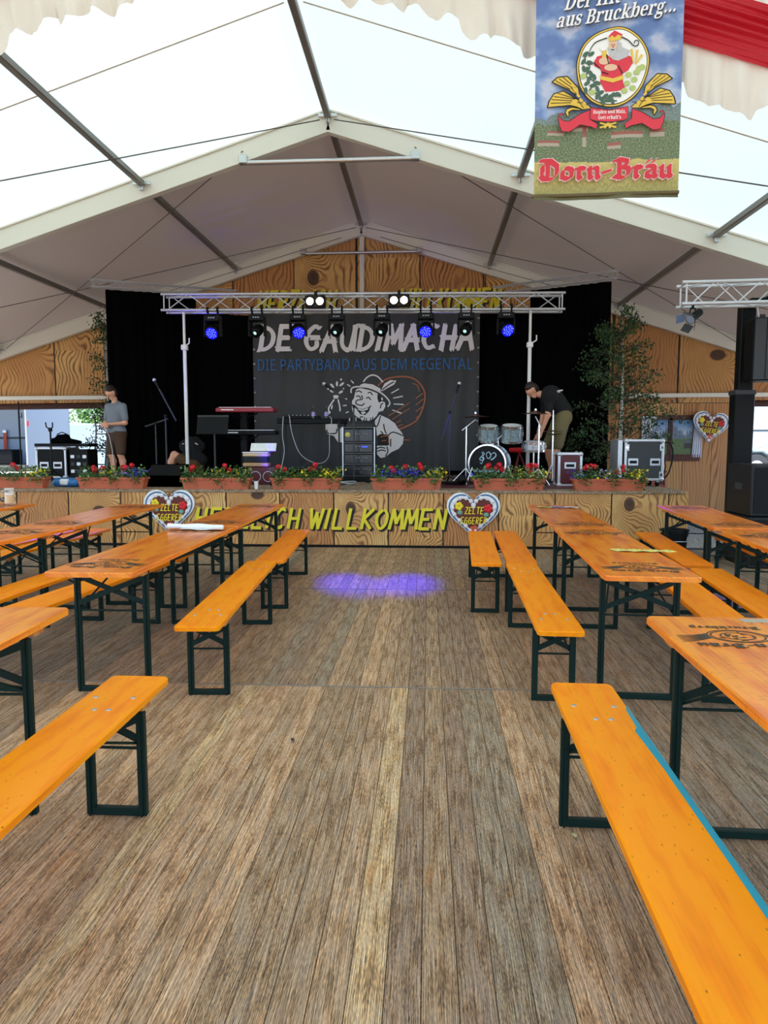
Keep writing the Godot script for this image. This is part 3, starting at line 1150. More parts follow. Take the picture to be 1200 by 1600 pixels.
func make_band_banner() -> void:
	var t := thing("band_banner", "large black band banner with white brush lettering and laughing hat man emblem", "banner", Vector3(-1.235, 0.95, -14.3))
	var mb := MB.new()
	mb.grid(90, 30, func(u: float, v: float):
		var x := lerpf(-2.215, 2.215, u)
		var sag := 0.05 * absf(sin(u * PI * 6.0)) * (1.0 - v)
		return Vector3(x, lerpf(3.06 - sag, -0.03, v), 0.010 * sin(u * 75.0 + 3.0 * sin(v * 2.0)) + 0.008 * sin(u * 33.0 + v * 5.0) + 0.03 * sin(u * 21.0) * pow(1.0 - v, 3)))
	obj("cloth", mb, M.banner_black, t)
	var nm := MB.new()
	brush(nm, "DE GAUDIMACHA", -2.12, 2.33, 4.24, 0.43, 0.088, 0.034, 0.5, 0.1)
	obj("lettering", nm, M.white_print, t)
	nm = MB.new()
	type_fit(nm, "DIE PARTYBAND AUS DEM REGENTAL", "Droid Sans", -2.12, 2.08, 1.93, 2.145, 0.034)
	obj("subtitle_lettering", nm, mat(rgb(36, 104, 168), 0.6), t)
	var z := 0.034
	var sc := 0.001884
	var P := func(s: String) -> Array:
		var o := []
		for q in pts2(s):
			o.append(Vector2(q.x * sc - 0.904, 1.947 - q.y * sc))
		return o
	var line := func(b: MB, s: String, w: float, zz: float) -> void: ribbon(b, spline(P.call(s), 5), w, w, zz)
	var w := MB.new()
	fill(w, P.call("375 240 362 300 342 325 340 400 352 452 390 490 440 520 500 535 560 520 600 480 620 440 665 430 690 385 685 342 650 330 620 345 606 300 610 250 520 215 430 195 390 205"), z)
	fill(w, P.call("590 590 572 540 630 470 720 510 790 560 820 610 850 640 882 690 872 770 830 822 750 860 690 910 640 920 602 880 602 790 720 790 725 690 602 690"), z)
	fill(w, P.call("62 570 120 556 185 565 190 640 240 590 262 600 258 760 190 752 150 690 80 668 60 620"), z)
	fill(w, P.call("430 160 470 146 560 158 640 202 636 232 540 190 460 176 424 178"), z)
	fill(w, P.call("640 228 680 150 740 114 804 120 782 160 720 192 668 222"), z)
	fill(w, P.call("145 270 172 264 202 272 196 302 150 302"), z)
	fill(w, P.call("640 300 660 290 664 320 648 322"), z)
	for s in ["460 130 500 85 555 62 612 80 664 135", "332 245 334 205 360 186 420 180 520 190 640 242 716 310 735 355 712 388", "155 310 102 388 94 432", "195 310 212 380 216 432"]:
		line.call(w, s, 0.028, z)
	for s in ["750 250 830 205", "770 300 870 280", "775 360 880 365", "760 420 855 455", "330 115 360 145", "290 155 325 178", "250 300 290 308", "245 375 285 372", "275 450 305 437"]:
		ribbon(w, P.call(s), 0.018, 0.024, z)
	for o in [[135, 170, 30, 12, -0.8], [185, 150, 12, 28, 0.0], [235, 155, 12, 30, -0.9], [130, 225, 24, 12, -0.5], [225, 235, 26, 12, 0.5], [92, 202, 10, 10, 0.0], [228, 106, 9, 12, 0.0], [253, 200, 7, 7, 0.0], [85, 448, 34, 20, 0.3], [130, 390, 8, 26, -0.2]]:
		fill(w, oval(P.call("%d %d" % [o[0], o[1]])[0], Vector2(o[2], o[3]) * sc, 12, o[4]), z)
	obj("emblem_white_print", w, M.white_print, t)
	var k := MB.new()
	for s in ["385 285 408 274 436 302", "490 302 515 290 538 318", "385 236 415 224 446 242", "505 246 535 240 556 268", "440 268 450 308 402 318 380 338 398 364 448 372 470 350", "365 372 390 395", "540 375 520 400", "636 405 648 362 668 352", "430 488 440 492 456 490", "550 530 600 592 640 480", "716 690 770 650 880 690", "745 720 745 800", "672 565 680 620 700 668", "640 640 668 668", "74 622 90 660 170 660 180 615", "655 215 720 165 780 132", "600 820 640 808 690 818", "605 850 650 836 694 846", "705 800 715 850 690 905"]:
		line.call(k, s, 0.022, z + 0.004)
	stuff(obj("emblem_dark_print", k, M.ink, t))
	k = MB.new()
	fill(k, P.call("388 393 450 412 532 384 522 430 482 472 430 466 400 430"), z + 0.004)
	obj("mouth_print", k, M.ink, t)
	k = MB.new()
	fill(k, P.call("608 252 640 286 652 330 622 346 606 300"), z + 0.003)
	obj("hair_print", k, M.ink, t)
	k = MB.new()
	fill(k, P.call("602 690 640 668 722 676 732 780 620 790"), z + 0.003)
	obj("mug_print", k, M.ink, t)
	var tw := MB.new()
	fill(tw, P.call("400 400 450 418 516 396 502 420 440 432 410 420"), z + 0.008)
	fill(tw, P.call("432 444 468 432 490 450 452 468"), z + 0.008)
	obj("smile_print", tw, M.white_print, t)
	var og := MB.new()
	for s in ["612 170 700 104 850 80 980 100 1068 180 1100 280 1078 400 1020 520 950 572 830 622"]:
		line.call(og, s, 0.030, z)
	for s in ["970 150 1020 170 1042 232", "1005 305 1080 250", "1005 370 1085 310", "1005 440 1085 380", "1005 505 1060 470", "720 485 945 345", "760 520 945 405", "800 555 850 530", "820 590 875 570", "880 730 945 732", "640 700 716 690 722 770", "650 740 700 735"]:
		line.call(og, s, 0.018, z + 0.006)
	obj("emblem_orange_print", og, mat(rgb(172, 100, 66), 0.6), t)
	for y in 11:
		for sx in [-2.19, 2.19]:
			var ey := MB.new()
			ey.lathe([Vector2(0.012, 0.0), Vector2(0.02, 0.004), Vector2(0.012, 0.008)], Transform3D(WALLB, Vector3(sx, 0.1 + y * 0.28, 0.03)), 8)
			obj("eyelet", ey, M.steel, t)

func truss(label: String, a: Vector3, b: Vector3, size: float, step: float, m: Material, group := "") -> void:
	var t := thing("truss", label, "truss", a, 0.0, group)
	var d := (b - a).normalized()
	var len := (b - a).length()
	var sd := d.cross(Vector3.UP).normalized()
	var up := sd.cross(d).normalized()
	t.basis = Basis(d, up, sd)
	var h := size * 0.5
	var ch := MB.new()
	ch.tube([Vector3(-0.03, 0, 0), Vector3(len + 0.03, 0, 0)], size * 0.085, 10)
	var chm := ch.mesh()
	for y in [-h, h]:
		for z in [-h, h]:
			obj("chord", chm, m, t).position = Vector3(0, y, z)
	var en := MB.new()
	en.tube([Vector3(0, -h, 0), Vector3(0, h, 0)], size * 0.045, 8, false)
	var enm := en.mesh()
	for x in [0.02, len - 0.02]:
		for z in [-h, h]:
			obj("end_strut", enm, m, t).position = Vector3(x, 0, z)
			var e2 := obj("end_strut", enm, m, t)
			e2.position = Vector3(x, z, 0)
			e2.rotation.x = PI / 2
	var n := int(round(len / step))
	var st := (len - 0.16) / n
	var up_m := MB.new()
	up_m.tube([Vector3(0, -h, 0), Vector3(st, h, 0)], size * 0.036, 6, false)
	var dn_m := MB.new()
	dn_m.tube([Vector3(0, h, 0), Vector3(st, -h, 0)], size * 0.036, 6, false)
	var ms := [up_m.mesh(), dn_m.mesh()]
	for i in n:
		for f in 4:
			var o := obj("brace", ms[(i + (f % 2)) % 2], m, t)
			o.position = Vector3(0.08 + i * st, 0, 0)
			if f < 2:
				o.position.z = h if f == 0 else -h
			else:
				o.rotation.x = PI / 2
				o.position.y = h if f == 2 else -h

func make_trusses() -> void:
	truss("long silver lighting truss across the stage front carrying the stage lights", Vector3(-4.46, 3.815, -12.3), Vector3(2.18, 3.76, -12.3), 0.26, 0.36, M.silver)
	truss("thin slanted silver truss above the curtain behind the standing man", Vector3(-6.02, 4.31, -12.93), Vector3(-3.9, 4.45, -14.7), 0.12, 0.18, M.silver, "slanted curtain trusses")
	truss("thin slanted silver truss above the curtain next to the larger birch", Vector3(1.3, 4.45, -14.7), Vector3(3.18, 4.32, -12.86), 0.12, 0.18, M.silver, "slanted curtain trusses")
	for p in [[-4.15, "white telescopic truss pole rising behind the crouching person"], [1.67, "white telescopic truss pole above the bending drummer"]]:
		var t := thing("truss_pole", p[1], "pole", Vector3(p[0], S, -12.3), 0.0, "truss poles")
		var mb := MB.new()
		mb.lathe([Vector2(0.0, 0), Vector2(0.05, 0), Vector2(0.05, 0.02), Vector2(0.030, 0.02), Vector2(0.030, 2.25), Vector2(0.0, 2.25)], Transform3D(), 12)
		obj("outer_tube", mb, M.white, t)
		mb = MB.new()
		mb.lathe([Vector2(0.022, 2.2), Vector2(0.022, 2.86), Vector2(0.0, 2.86)], Transform3D(), 12)
		obj("inner_tube", mb, M.white, t)
		mb = MB.new()
		mb.box(Vector3(0, 2.27, 0), Vector3(0.1, 0.09, 0.1), 0.012)
		mb.tube([Vector3(0.04, 2.30, 0.03), Vector3(0.1, 2.34, 0.05), Vector3(0.1, 2.42, 0.05)], 0.012, 6)
		obj("clamp", mb, M.white, t)

# ---------------------------------------------------------------- beer tables and benches
func leg_end(t: Node, hw: float, top: float, cross_lo: float, rod: float, z: float, inward: float) -> void:
	var lm := MB.new()
	lm.box(Vector3(0, top / 2, 0), Vector3(0.034, top, 0.026), 0.003)
	lm.box(Vector3(0.0, top / 2, 0.016), Vector3(0.006, top, 0.012), 0.0)
	var mesh := lm.mesh()
	for s in [-1.0, 1.0]:
		var o := obj("leg", mesh, M.green, t)
		o.position = Vector3(s * hw, 0, z)
	var fb := MB.new()
	fb.box(Vector3(0, 0.016, z), Vector3(2 * hw, 0.032, 0.03), 0.004)
	obj("foot_bar", fb, M.green, t)
	for s in [-1.0, 1.0]:
		var cb := MB.new()
		cb.bar(Vector3(-s * hw, cross_lo, z + s * 0.008), Vector3(s * hw, top - 0.02, z + s * 0.008), 0.03, 0.008, Vector3(0, 1, 0))
		obj("cross_brace", cb, M.green, t)
	var rd := MB.new()
	rd.tube([Vector3(-hw, rod, z), Vector3(hw, rod, z)], 0.006, 6)
	obj("rod", rd, M.green, t)
	for s in [-1.0, 1.0]:
		var sy := MB.new()
		sy.tube([Vector3(s * (hw - 0.02), rod + 0.02, z), Vector3(s * hw * 0.45, top, z + inward)], 0.006, 6)
		obj("stay", sy, M.green, t)

func make_bench(called: String, m: Material, var_seed: int, bolts: bool) -> Node3D:
	var t := thing(called, "bench", "bench")
	var seat := MB.new()
	seat.us = Vector2(2.6, 0.42)
	seat.us *= Vector2(1.0 if var_seed % 2 else -1.0, 1.0 if var_seed % 4 < 2 else -1.0)
	seat.uo = Vector2(0.5 + 0.05 * (var_seed % 3 - 1), 0.5)
	seat.prism(rounded(0.25, 2.2, 0.03), 0.449, 0.476, Transform3D(), 0.005)
	obj("seat", seat, m, t)
	for s in [-1.0, 1.0]:
		var b := MB.new()
		b.us = Vector2(2, 2)
		b.box(Vector3(0, 0.436, s * 0.86), Vector3(0.235, 0.026, 0.07), 0.003)
		obj("batten", b, M.raw_wood, t)
		leg_end(t, 0.105, 0.424, 0.30, 0.275, s * 0.825, -s * 0.3)
		if bolts:
			for q in [[-0.075, 0.83], [0.075, 0.83], [-0.02, 0.70], [0.035, 0.70]]:
				var bo := MB.new()
				bo.lathe([Vector2(0.011, 0.4755), Vector2(0.009, 0.4785), Vector2(0.0, 0.479)], Transform3D(Basis(), Vector3(q[0], 0, s * q[1])), 12)
				obj("bolt", bo, M.zinc, t)
	return t

func stamp(t: Node, at: Vector3, turn: float, s: float) -> void:
	var z := 0.0
	var mb := MB.new()
	mb.step = 0.00001
	for r in [0.100, 0.088, 0.056]:
		ribbon(mb, oval(Vector2.ZERO, Vector2(r * 1.25, r) * s, 30) + [Vector2(r * 1.25 * s, 0)], 0.008 * s, 0.008 * s, z)
	var rr := RandomNumberGenerator.new()
	rr.seed = 3
	for k in 26:
		var an := rr.randf() * TAU
		var d := rr.randf_range(0.0, 0.075)
		fill(mb, oval(Vector2(cos(an) * d * 1.2, sin(an) * d) * s, Vector2(0.013, 0.005) * s, 7, rr.randf() * PI), z)
	for sg in [-1.0, 1.0]:
		for k in 6:
			var a := Vector2(sg * 0.12, -0.03 + 0.012 * k) * s
			ribbon(mb, spline([a, Vector2(sg * 0.19, 0.0 + 0.016 * k) * s, Vector2(sg * 0.26, 0.004 + 0.02 * k) * s], 4), 0.012 * s, 0.005 * s, z)
	for w in [["Bruckberg", 0.27, -0.165], ["Dorn-Bräu", 0.38, 0.125]]:
		var h: float = 1.12 * w[1] * s / nib(MB.new(), w[0], 0, 0, 1.0, 0.1, z)
		nib(mb, w[0], -w[1] * 0.54 * s, w[2] * s, h, 0.24 * h, z)
	var o := obj("printed_emblem", mb, M.stamp, t)
	o.transform = Transform3D(Basis(Vector3.UP, turn) * Basis(Vector3(1, 0, 0), Vector3(0, 0, -1), Vector3(0, 1, 0)), at)

func make_table(called: String, m: Material, var_seed: int, printed := true) -> Node3D:
	var t := thing(called, "table", "table")
	var top := MB.new()
	top.us = Vector2(1.5, 0.42)
	top.us *= Vector2(1.0 if var_seed % 2 else -1.0, 1.0 if var_seed % 4 < 2 else -1.0)
	top.uo = Vector2(0.5 + 0.03 * (var_seed % 3 - 1), 0.5)
	top.prism(rounded(0.5, 2.2, 0.03), 0.741, 0.769, Transform3D(), 0.005)
	obj("tabletop", top, m, t)
	for s in [-1.0, 1.0]:
		var b := MB.new()
		b.us = Vector2(2, 2)
		b.box(Vector3(0, 0.727, s * 0.86), Vector3(0.46, 0.028, 0.08), 0.003)
		obj("batten", b, M.raw_wood, t)
		leg_end(t, 0.205, 0.713, 0.53, 0.49, s * 0.80, -s * 0.36)
	if printed:
		stamp(t, Vector3(0.0, 0.7698, 0.80), PI, 0.85)
		stamp(t, Vector3(0.0, 0.7698, -0.80), PI, 0.85)
	return t

func make_furniture() -> void:
	# [near x, near z, far x, far z, tone, label]; near = the end toward the camera
	var benches := [
		[-1.225, -0.77, -1.225, -2.95, 0, true, "bright orange bench beside the aisle across from the bench with the turquoise edge"],
		[0.60, -0.78, 0.64, -2.98, 0, true, "bright orange bench with a turquoise painted edge and zinc bolts"],
		[-1.26, -3.84, -1.395, -5.93, 0, true, "clean orange bench along the aisle side of the table with the white paper roll"],
		[0.715, -3.83, 0.775, -5.98, 0, true, "orange bench along the aisle side of the table with the yellow paper strips"],
		[-1.34, -5.99, -1.475, -8.19, 2, false, "worn reddish bench at the stage end of the aisle, before the welcome lettering"],
		[0.79, -6.0, 0.87, -8.19, 2, false, "worn reddish bench between the spare bench and the table end nearest the stage"],
		[0.49, -5.95, 0.585, -8.16, 1, false, "spare orange bench standing in the aisle in front of a gingerbread heart"],
		[-2.50, -3.78, -2.27, -5.95, 1, false, "orange bench half hidden under the table with the white paper roll, its inner side"],
		[-2.86, -3.85, -2.80, -6.0, 1, false, "glossy orange bench along the near table of the row behind the white paper roll"],
		[-2.26, -6.02, -2.30, -8.1, 2, false, "shaded bench between the two table rows, its feet seen under the white paper roll"],
		[-2.80, -6.13, -2.84, -8.18, 2, false, "bench along the stage end of the inner row, behind the white paper roll"],
		[-3.84, -6.0, -3.80, -8.12, 1, false, "bench washed in violet light on the outer side of the inner table row"],
		[-4.22, -6.0, -4.15, -8.16, 1, false, "bench washed in violet light in front of the table with the beer mug"],
		[1.66, -3.84, 1.89, -6.0, 1, false, "orange bench on the outer side of the table with the yellow paper strips"],
		[2.00, -3.66, 2.21, -5.83, 1, false, "orange bench parallel to and almost touching the outer bench of the yellow strip table"],
		[1.83, -6.05, 1.88, -8.2, 2, false, "bench mostly hidden behind the table stood against the stage skirt"],
		[2.21, -5.92, 2.45, -8.27, 2, false, "worn bench with its far end by the stage corner, below the wood skirt"],
		[2.98, -5.95, 3.24, -8.15, 2, false, "bench on the speaker side of the outermost table row"],
	]
	var proto := {}
	for i in benches.size():
		var b: Array = benches[i]
		var key := str(b[4]) + str(b[5])
		var at := Vector3((b[0] + b[2]) * 0.5, 0, (b[1] + b[3]) * 0.5)
		var turn := atan2(b[0] - b[2], b[1] - b[3])
		if i == 1:
			var o := make_bench("bench", M.seat[0], 3, true)
			o.set_meta("label", b[6])
			o.set_meta("group", "orange beer benches")
			o.position = at
			o.rotation.y = turn
			var edge := MB.new()
			var q := PackedVector2Array()
			for p in [[0.125, -0.85], [0.125, 1.06], [0.113, 1.07], [0.104, 0.7], [0.106, 0.2], [0.103, -0.3], [0.092, -0.6], [0.106, -0.63], [0.112, -0.80]]:
				q.append(Vector2(p[0], p[1]))
			edge.prism(q, 0.4762, 0.4766)
			edge.box(Vector3(0.1254, 0.461, 0.12), Vector3(0.0008, 0.024, 1.9))
			obj("painted_edge", edge, M.turquoise, o).set_meta("label", "turquoise paint along one long edge")
		elif not proto.has(key):
			proto[key] = make_bench("bench", M.seat[b[4]], i + 1, b[5])
			proto[key].set_meta("label", b[6])
			proto[key].set_meta("group", "orange beer benches")
			proto[key].position = at
			proto[key].rotation.y = turn
		else:
			copy(proto[key], "bench", b[6], at, turn + (PI if i % 2 else 0.0))
	var tables := [
		[-1.85, -3.83, -1.86, -5.93, 0, "orange table ending in the white paper roll, nearest its aisle bench"],
		[-1.86, -6.0, -1.895, -8.21, 1, "reddish table between the white paper roll and the welcome lettering"],
		[1.195, -3.88, 1.30, -6.0, 0, "orange table with yellow paper strips and a dark printed emblem"],
		[1.31, -6.02, 1.385, -8.27, 1, "reddish table against the stage skirt with a colourful strip on its far end"],
		[1.09, -0.76, 1.14, -2.96, 2, "orange table with a large dark brewery stamp beside the turquoise edged bench"],
		[-1.68, -0.77, -1.78, -2.95, 2, "plain orange table nearest the camera, opposite the stamped table"],
		[-3.42, -3.66, -3.21, -5.79, 0, "long glossy table of the inner row, its near half"],
		[-3.21, -5.85, -3.26, -8.05, 1, "table of the inner row that ends below the round gingerbread heart"],
		[-4.83, -5.9, -4.77, -8.06, 1, "table at the picture edge carrying the beer mug"],
		[2.40, -3.72, 2.61, -5.93, 0, "near table of the outermost row with glare on its top"],
		[2.61, -5.96, 2.84, -8.41, 1, "table of the outermost row that ends at the black speaker boxes"],
	]
	var tp := {}
	for i in tables.size():
		var b: Array = tables[i]
		var at := Vector3((b[0] + b[2]) * 0.5, 0, (b[1] + b[3]) * 0.5)
		var turn := atan2(b[0] - b[2], b[1] - b[3])
		if i == 5:
			tp["stamped"] = tp[2]
		if i == 5 or not tp.has(b[4]):
			tp[b[4]] = make_table("beer_table", M.top[b[4]], i, i != 5)
			tp[b[4]].set_meta("label", b[5])
			tp[b[4]].set_meta("group", "orange beer tables")
			tp[b[4]].position = at
			tp[b[4]].rotation.y = turn
		else:
			copy(tp[b[4]], "beer_table", b[5], at, turn)
	var sc := MB.new()   # chalky scribble near the far end of the stamped table
	for q in ["0 0 3 2 5 1 4 -2", "9 -3 9 3", "13 2 15 0 13 -2 16 -3", "2 -3 5 -4"]:
		ribbon(sc, pts2(q, 0.008), 0.003, 0.003, 0.0)
	var so := obj("scribble", sc, M.stamp, tp["stamped"])
	so.transform = Transform3D(Basis(Vector3(1, 0, 0), Vector3(0, 0, -1), Vector3(0, 1, 0)), Vector3(0.10, 0.7698, -1.02))

func hooks(t: Node3D, y: float) -> void:
	for s in [-1.0, 1.0]:
		var mb := MB.new()
		mb.box(Vector3(s * 0.085, y - 0.01, 0), Vector3(0.03, 0.11, 0.05), 0.006)
		mb.lathe([Vector2(0.03, -0.016), Vector2(0.044, -0.016), Vector2(0.044, 0.016), Vector2(0.03, 0.016)], Transform3D(Basis(Vector3(0, 0, 1), PI / 2), Vector3(s * 0.085, y + 0.075, 0)), 14)
		obj("clamp", mb, M.black, t)

func make_lights() -> void:
	var y0 := 3.63
	var blue := mat(Color(0.10, 0.10, 1.0), 0.3)
	blue.emission_enabled = true
	blue.emission = Color(0.03, 0.04, 1.0)
	blue.emission_energy_multiplier = 1.6
	M.led_blue = blue
	var spark := mat(Color(0.5, 0.6, 1.0), 0.3)
	spark.emission_enabled = true
	spark.emission = Color(0.35, 0.42, 1.0)
	spark.emission_energy_multiplier = 1.6
	var cool := mat(Color(0.7, 0.85, 0.85), 0.1)
	cool.emission_enabled = true
	cool.emission = Color(0.75, 0.95, 0.93)
	cool.emission_energy_multiplier = 0.4
	var warm := mat(Color(1, 0.95, 0.9), 0.3)
	warm.emission_enabled = true
	warm.emission = Color(1.0, 0.90, 0.80)
	warm.emission_energy_multiplier = 1.4
	var names := ["in front of plain black cloth", "before the letter D of the band banner", "between the words of the band banner", "before the letter U of the band banner", "before the middle letters of the band banner", "before the letter C of the band banner", "before the last letters of the band banner", "above the bending drummer, next to the truss pole"]
	var xs := [-3.61, -2.86, -2.17, -1.52, -0.77, -0.05, 0.61, 1.26]
	var aims := {0: Vector3(-4.0, 0, -6.9), 2: Vector3(-0.80, 0, -7.45), 5: Vector3(-0.22, 0, -7.5), 7: Vector3(3.2, 0, -6.6)}
	for i in 8:
		var led := aims.has(i)
		var t := thing("moving_head_light", ("blue glowing LED moving head light " if led else "dark moving head light with a pale lens ") + names[i], "stage light", Vector3(xs[i], y0, -12.17), 0.0, "moving head lights on the truss")
		hooks(t, -0.02)
		var b := MB.new()
		b.box(Vector3(0, -0.10, 0), Vector3(0.26, 0.10, 0.2), 0.012)
		obj("base", b, M.black, t)
		b = MB.new()
		for k in 3:
			b.box(Vector3(-0.04 + 0.04 * k, -0.095, 0.101), Vector3(0.026, 0.022, 0.004), 0.001)
		obj("display", b, mat(rgb(150, 150, 155), 0.4), t)
		for s in [-1.0, 1.0]:
			b = MB.new()
			b.box(Vector3(s * 0.13, -0.27, 0), Vector3(0.03, 0.26, 0.13), 0.01)
			obj("yoke_arm", b, M.black, t)
		var head_at := Vector3(0, -0.30, 0.0)
		var dir := Vector3(0, -0.35, 1).normalized()
		if led:
			dir = (aims[i] - (t.position + head_at)).normalized()
		else:
			dir = Vector3(-0.25, -0.55, 0.8).normalized()
		var x := Transform3D(Basis(Quaternion(Vector3.UP, dir)), head_at)
		b = MB.new()
		var rr := 0.112 if led else 0.092
		b.lathe([Vector2(0, -0.13), Vector2(rr * 0.7, -0.12), Vector2(rr, -0.04), Vector2(rr, 0.08), Vector2(rr * 0.9, 0.10)], x, 20)
		obj("head", b, M.black, t)
		b = MB.new()
		var lr := 0.100 if led else 0.030
		b.lathe([Vector2(lr, 0.095), Vector2(lr * 0.6, 0.106), Vector2(0, 0.11)], x, 20)
		if not led:
			var ring := MB.new()
			ring.lathe([Vector2(rr, 0.08), Vector2(lr, 0.098)], x, 20)
			obj("front_ring", ring, M.black, t)
		obj("lens", b, blue if led else cool, t)
		var sp := SpotLight3D.new()
		sp.name = "spot"
		t.add_child(sp, true)
		sp.position = head_at + dir * 0.13
		sp.basis = Basis.looking_at(dir, Vector3.UP)
		sp.shadow_enabled = true
		sp.spot_range = 30.0
		sp.spot_attenuation = 2.0
		sp.light_size = lr
		if led:
			sp.light_color = Color(0.22, 0.12, 1.0)
			sp.light_energy = 50.0
			sp.spot_angle = 4.4
			sp.spot_angle_attenuation = 1.0
			b = MB.new()
			for k in 19:
				var an := k * 2.39996
				var d := 0.084 * sqrt((k + 0.5) / 19.0)
				b.ball(x * Vector3(cos(an) * d, 0.108 - 0.1 * d, sin(an) * d), Vector3.ONE * 0.010, 8, 5)
			obj("diodes", b, spark, t)
		else:
			sp.light_color = Color(0.8, 1.0, 0.98)
			sp.light_energy = 1.5
			sp.spot_angle = 3.0
	for bl in [[-1.87, "pair of warm white blinders on the truss near the first painted word"], [-0.49, "pair of warm white blinders on the truss near the second painted word"]]:
		var t := thing("blinder_light", bl[1], "stage light", Vector3(bl[0], 3.78, -12.12), 0.0, "twin blinders")
		var b := MB.new()
		b.box(Vector3(0, 0, 0), Vector3(0.34, 0.20, 0.10), 0.012)
		obj("housing", b, M.black, t)
		b = MB.new()
		b.box(Vector3(0, 0.12, -0.04), Vector3(0.05, 0.12, 0.04), 0.006)
		obj("clamp", b, M.black, t)
		for s in [-1.0, 1.0]:
			b = MB.new()
			b.lathe([Vector2(0.075, 0.0), Vector2(0.078, 0.03), Vector2(0.062, 0.032), Vector2(0.060, 0.008)], Transform3D(WALLB, Vector3(s * 0.082, 0, 0.045)), 20)
			obj("rim", b, M.black, t)
			b = MB.new()
			b.lathe([Vector2(0.060, 0.006), Vector2(0.035, 0.016), Vector2(0.0, 0.020)], Transform3D(WALLB, Vector3(s * 0.082, 0, 0.05)), 18)
			obj("lamp", b, warm, t)
			var sp := SpotLight3D.new()
			sp.name = "spot"
			t.add_child(sp, true)
			sp.position = Vector3(s * 0.082, 0, 0.09)
			sp.light_color = Color(1, 0.9, 0.8)
			sp.light_energy = 0.6
			sp.light_size = 0.06
			sp.spot_angle = 60.0
			sp.spot_range = 30.0
			sp.spot_attenuation = 2.0
			sp.shadow_enabled = true

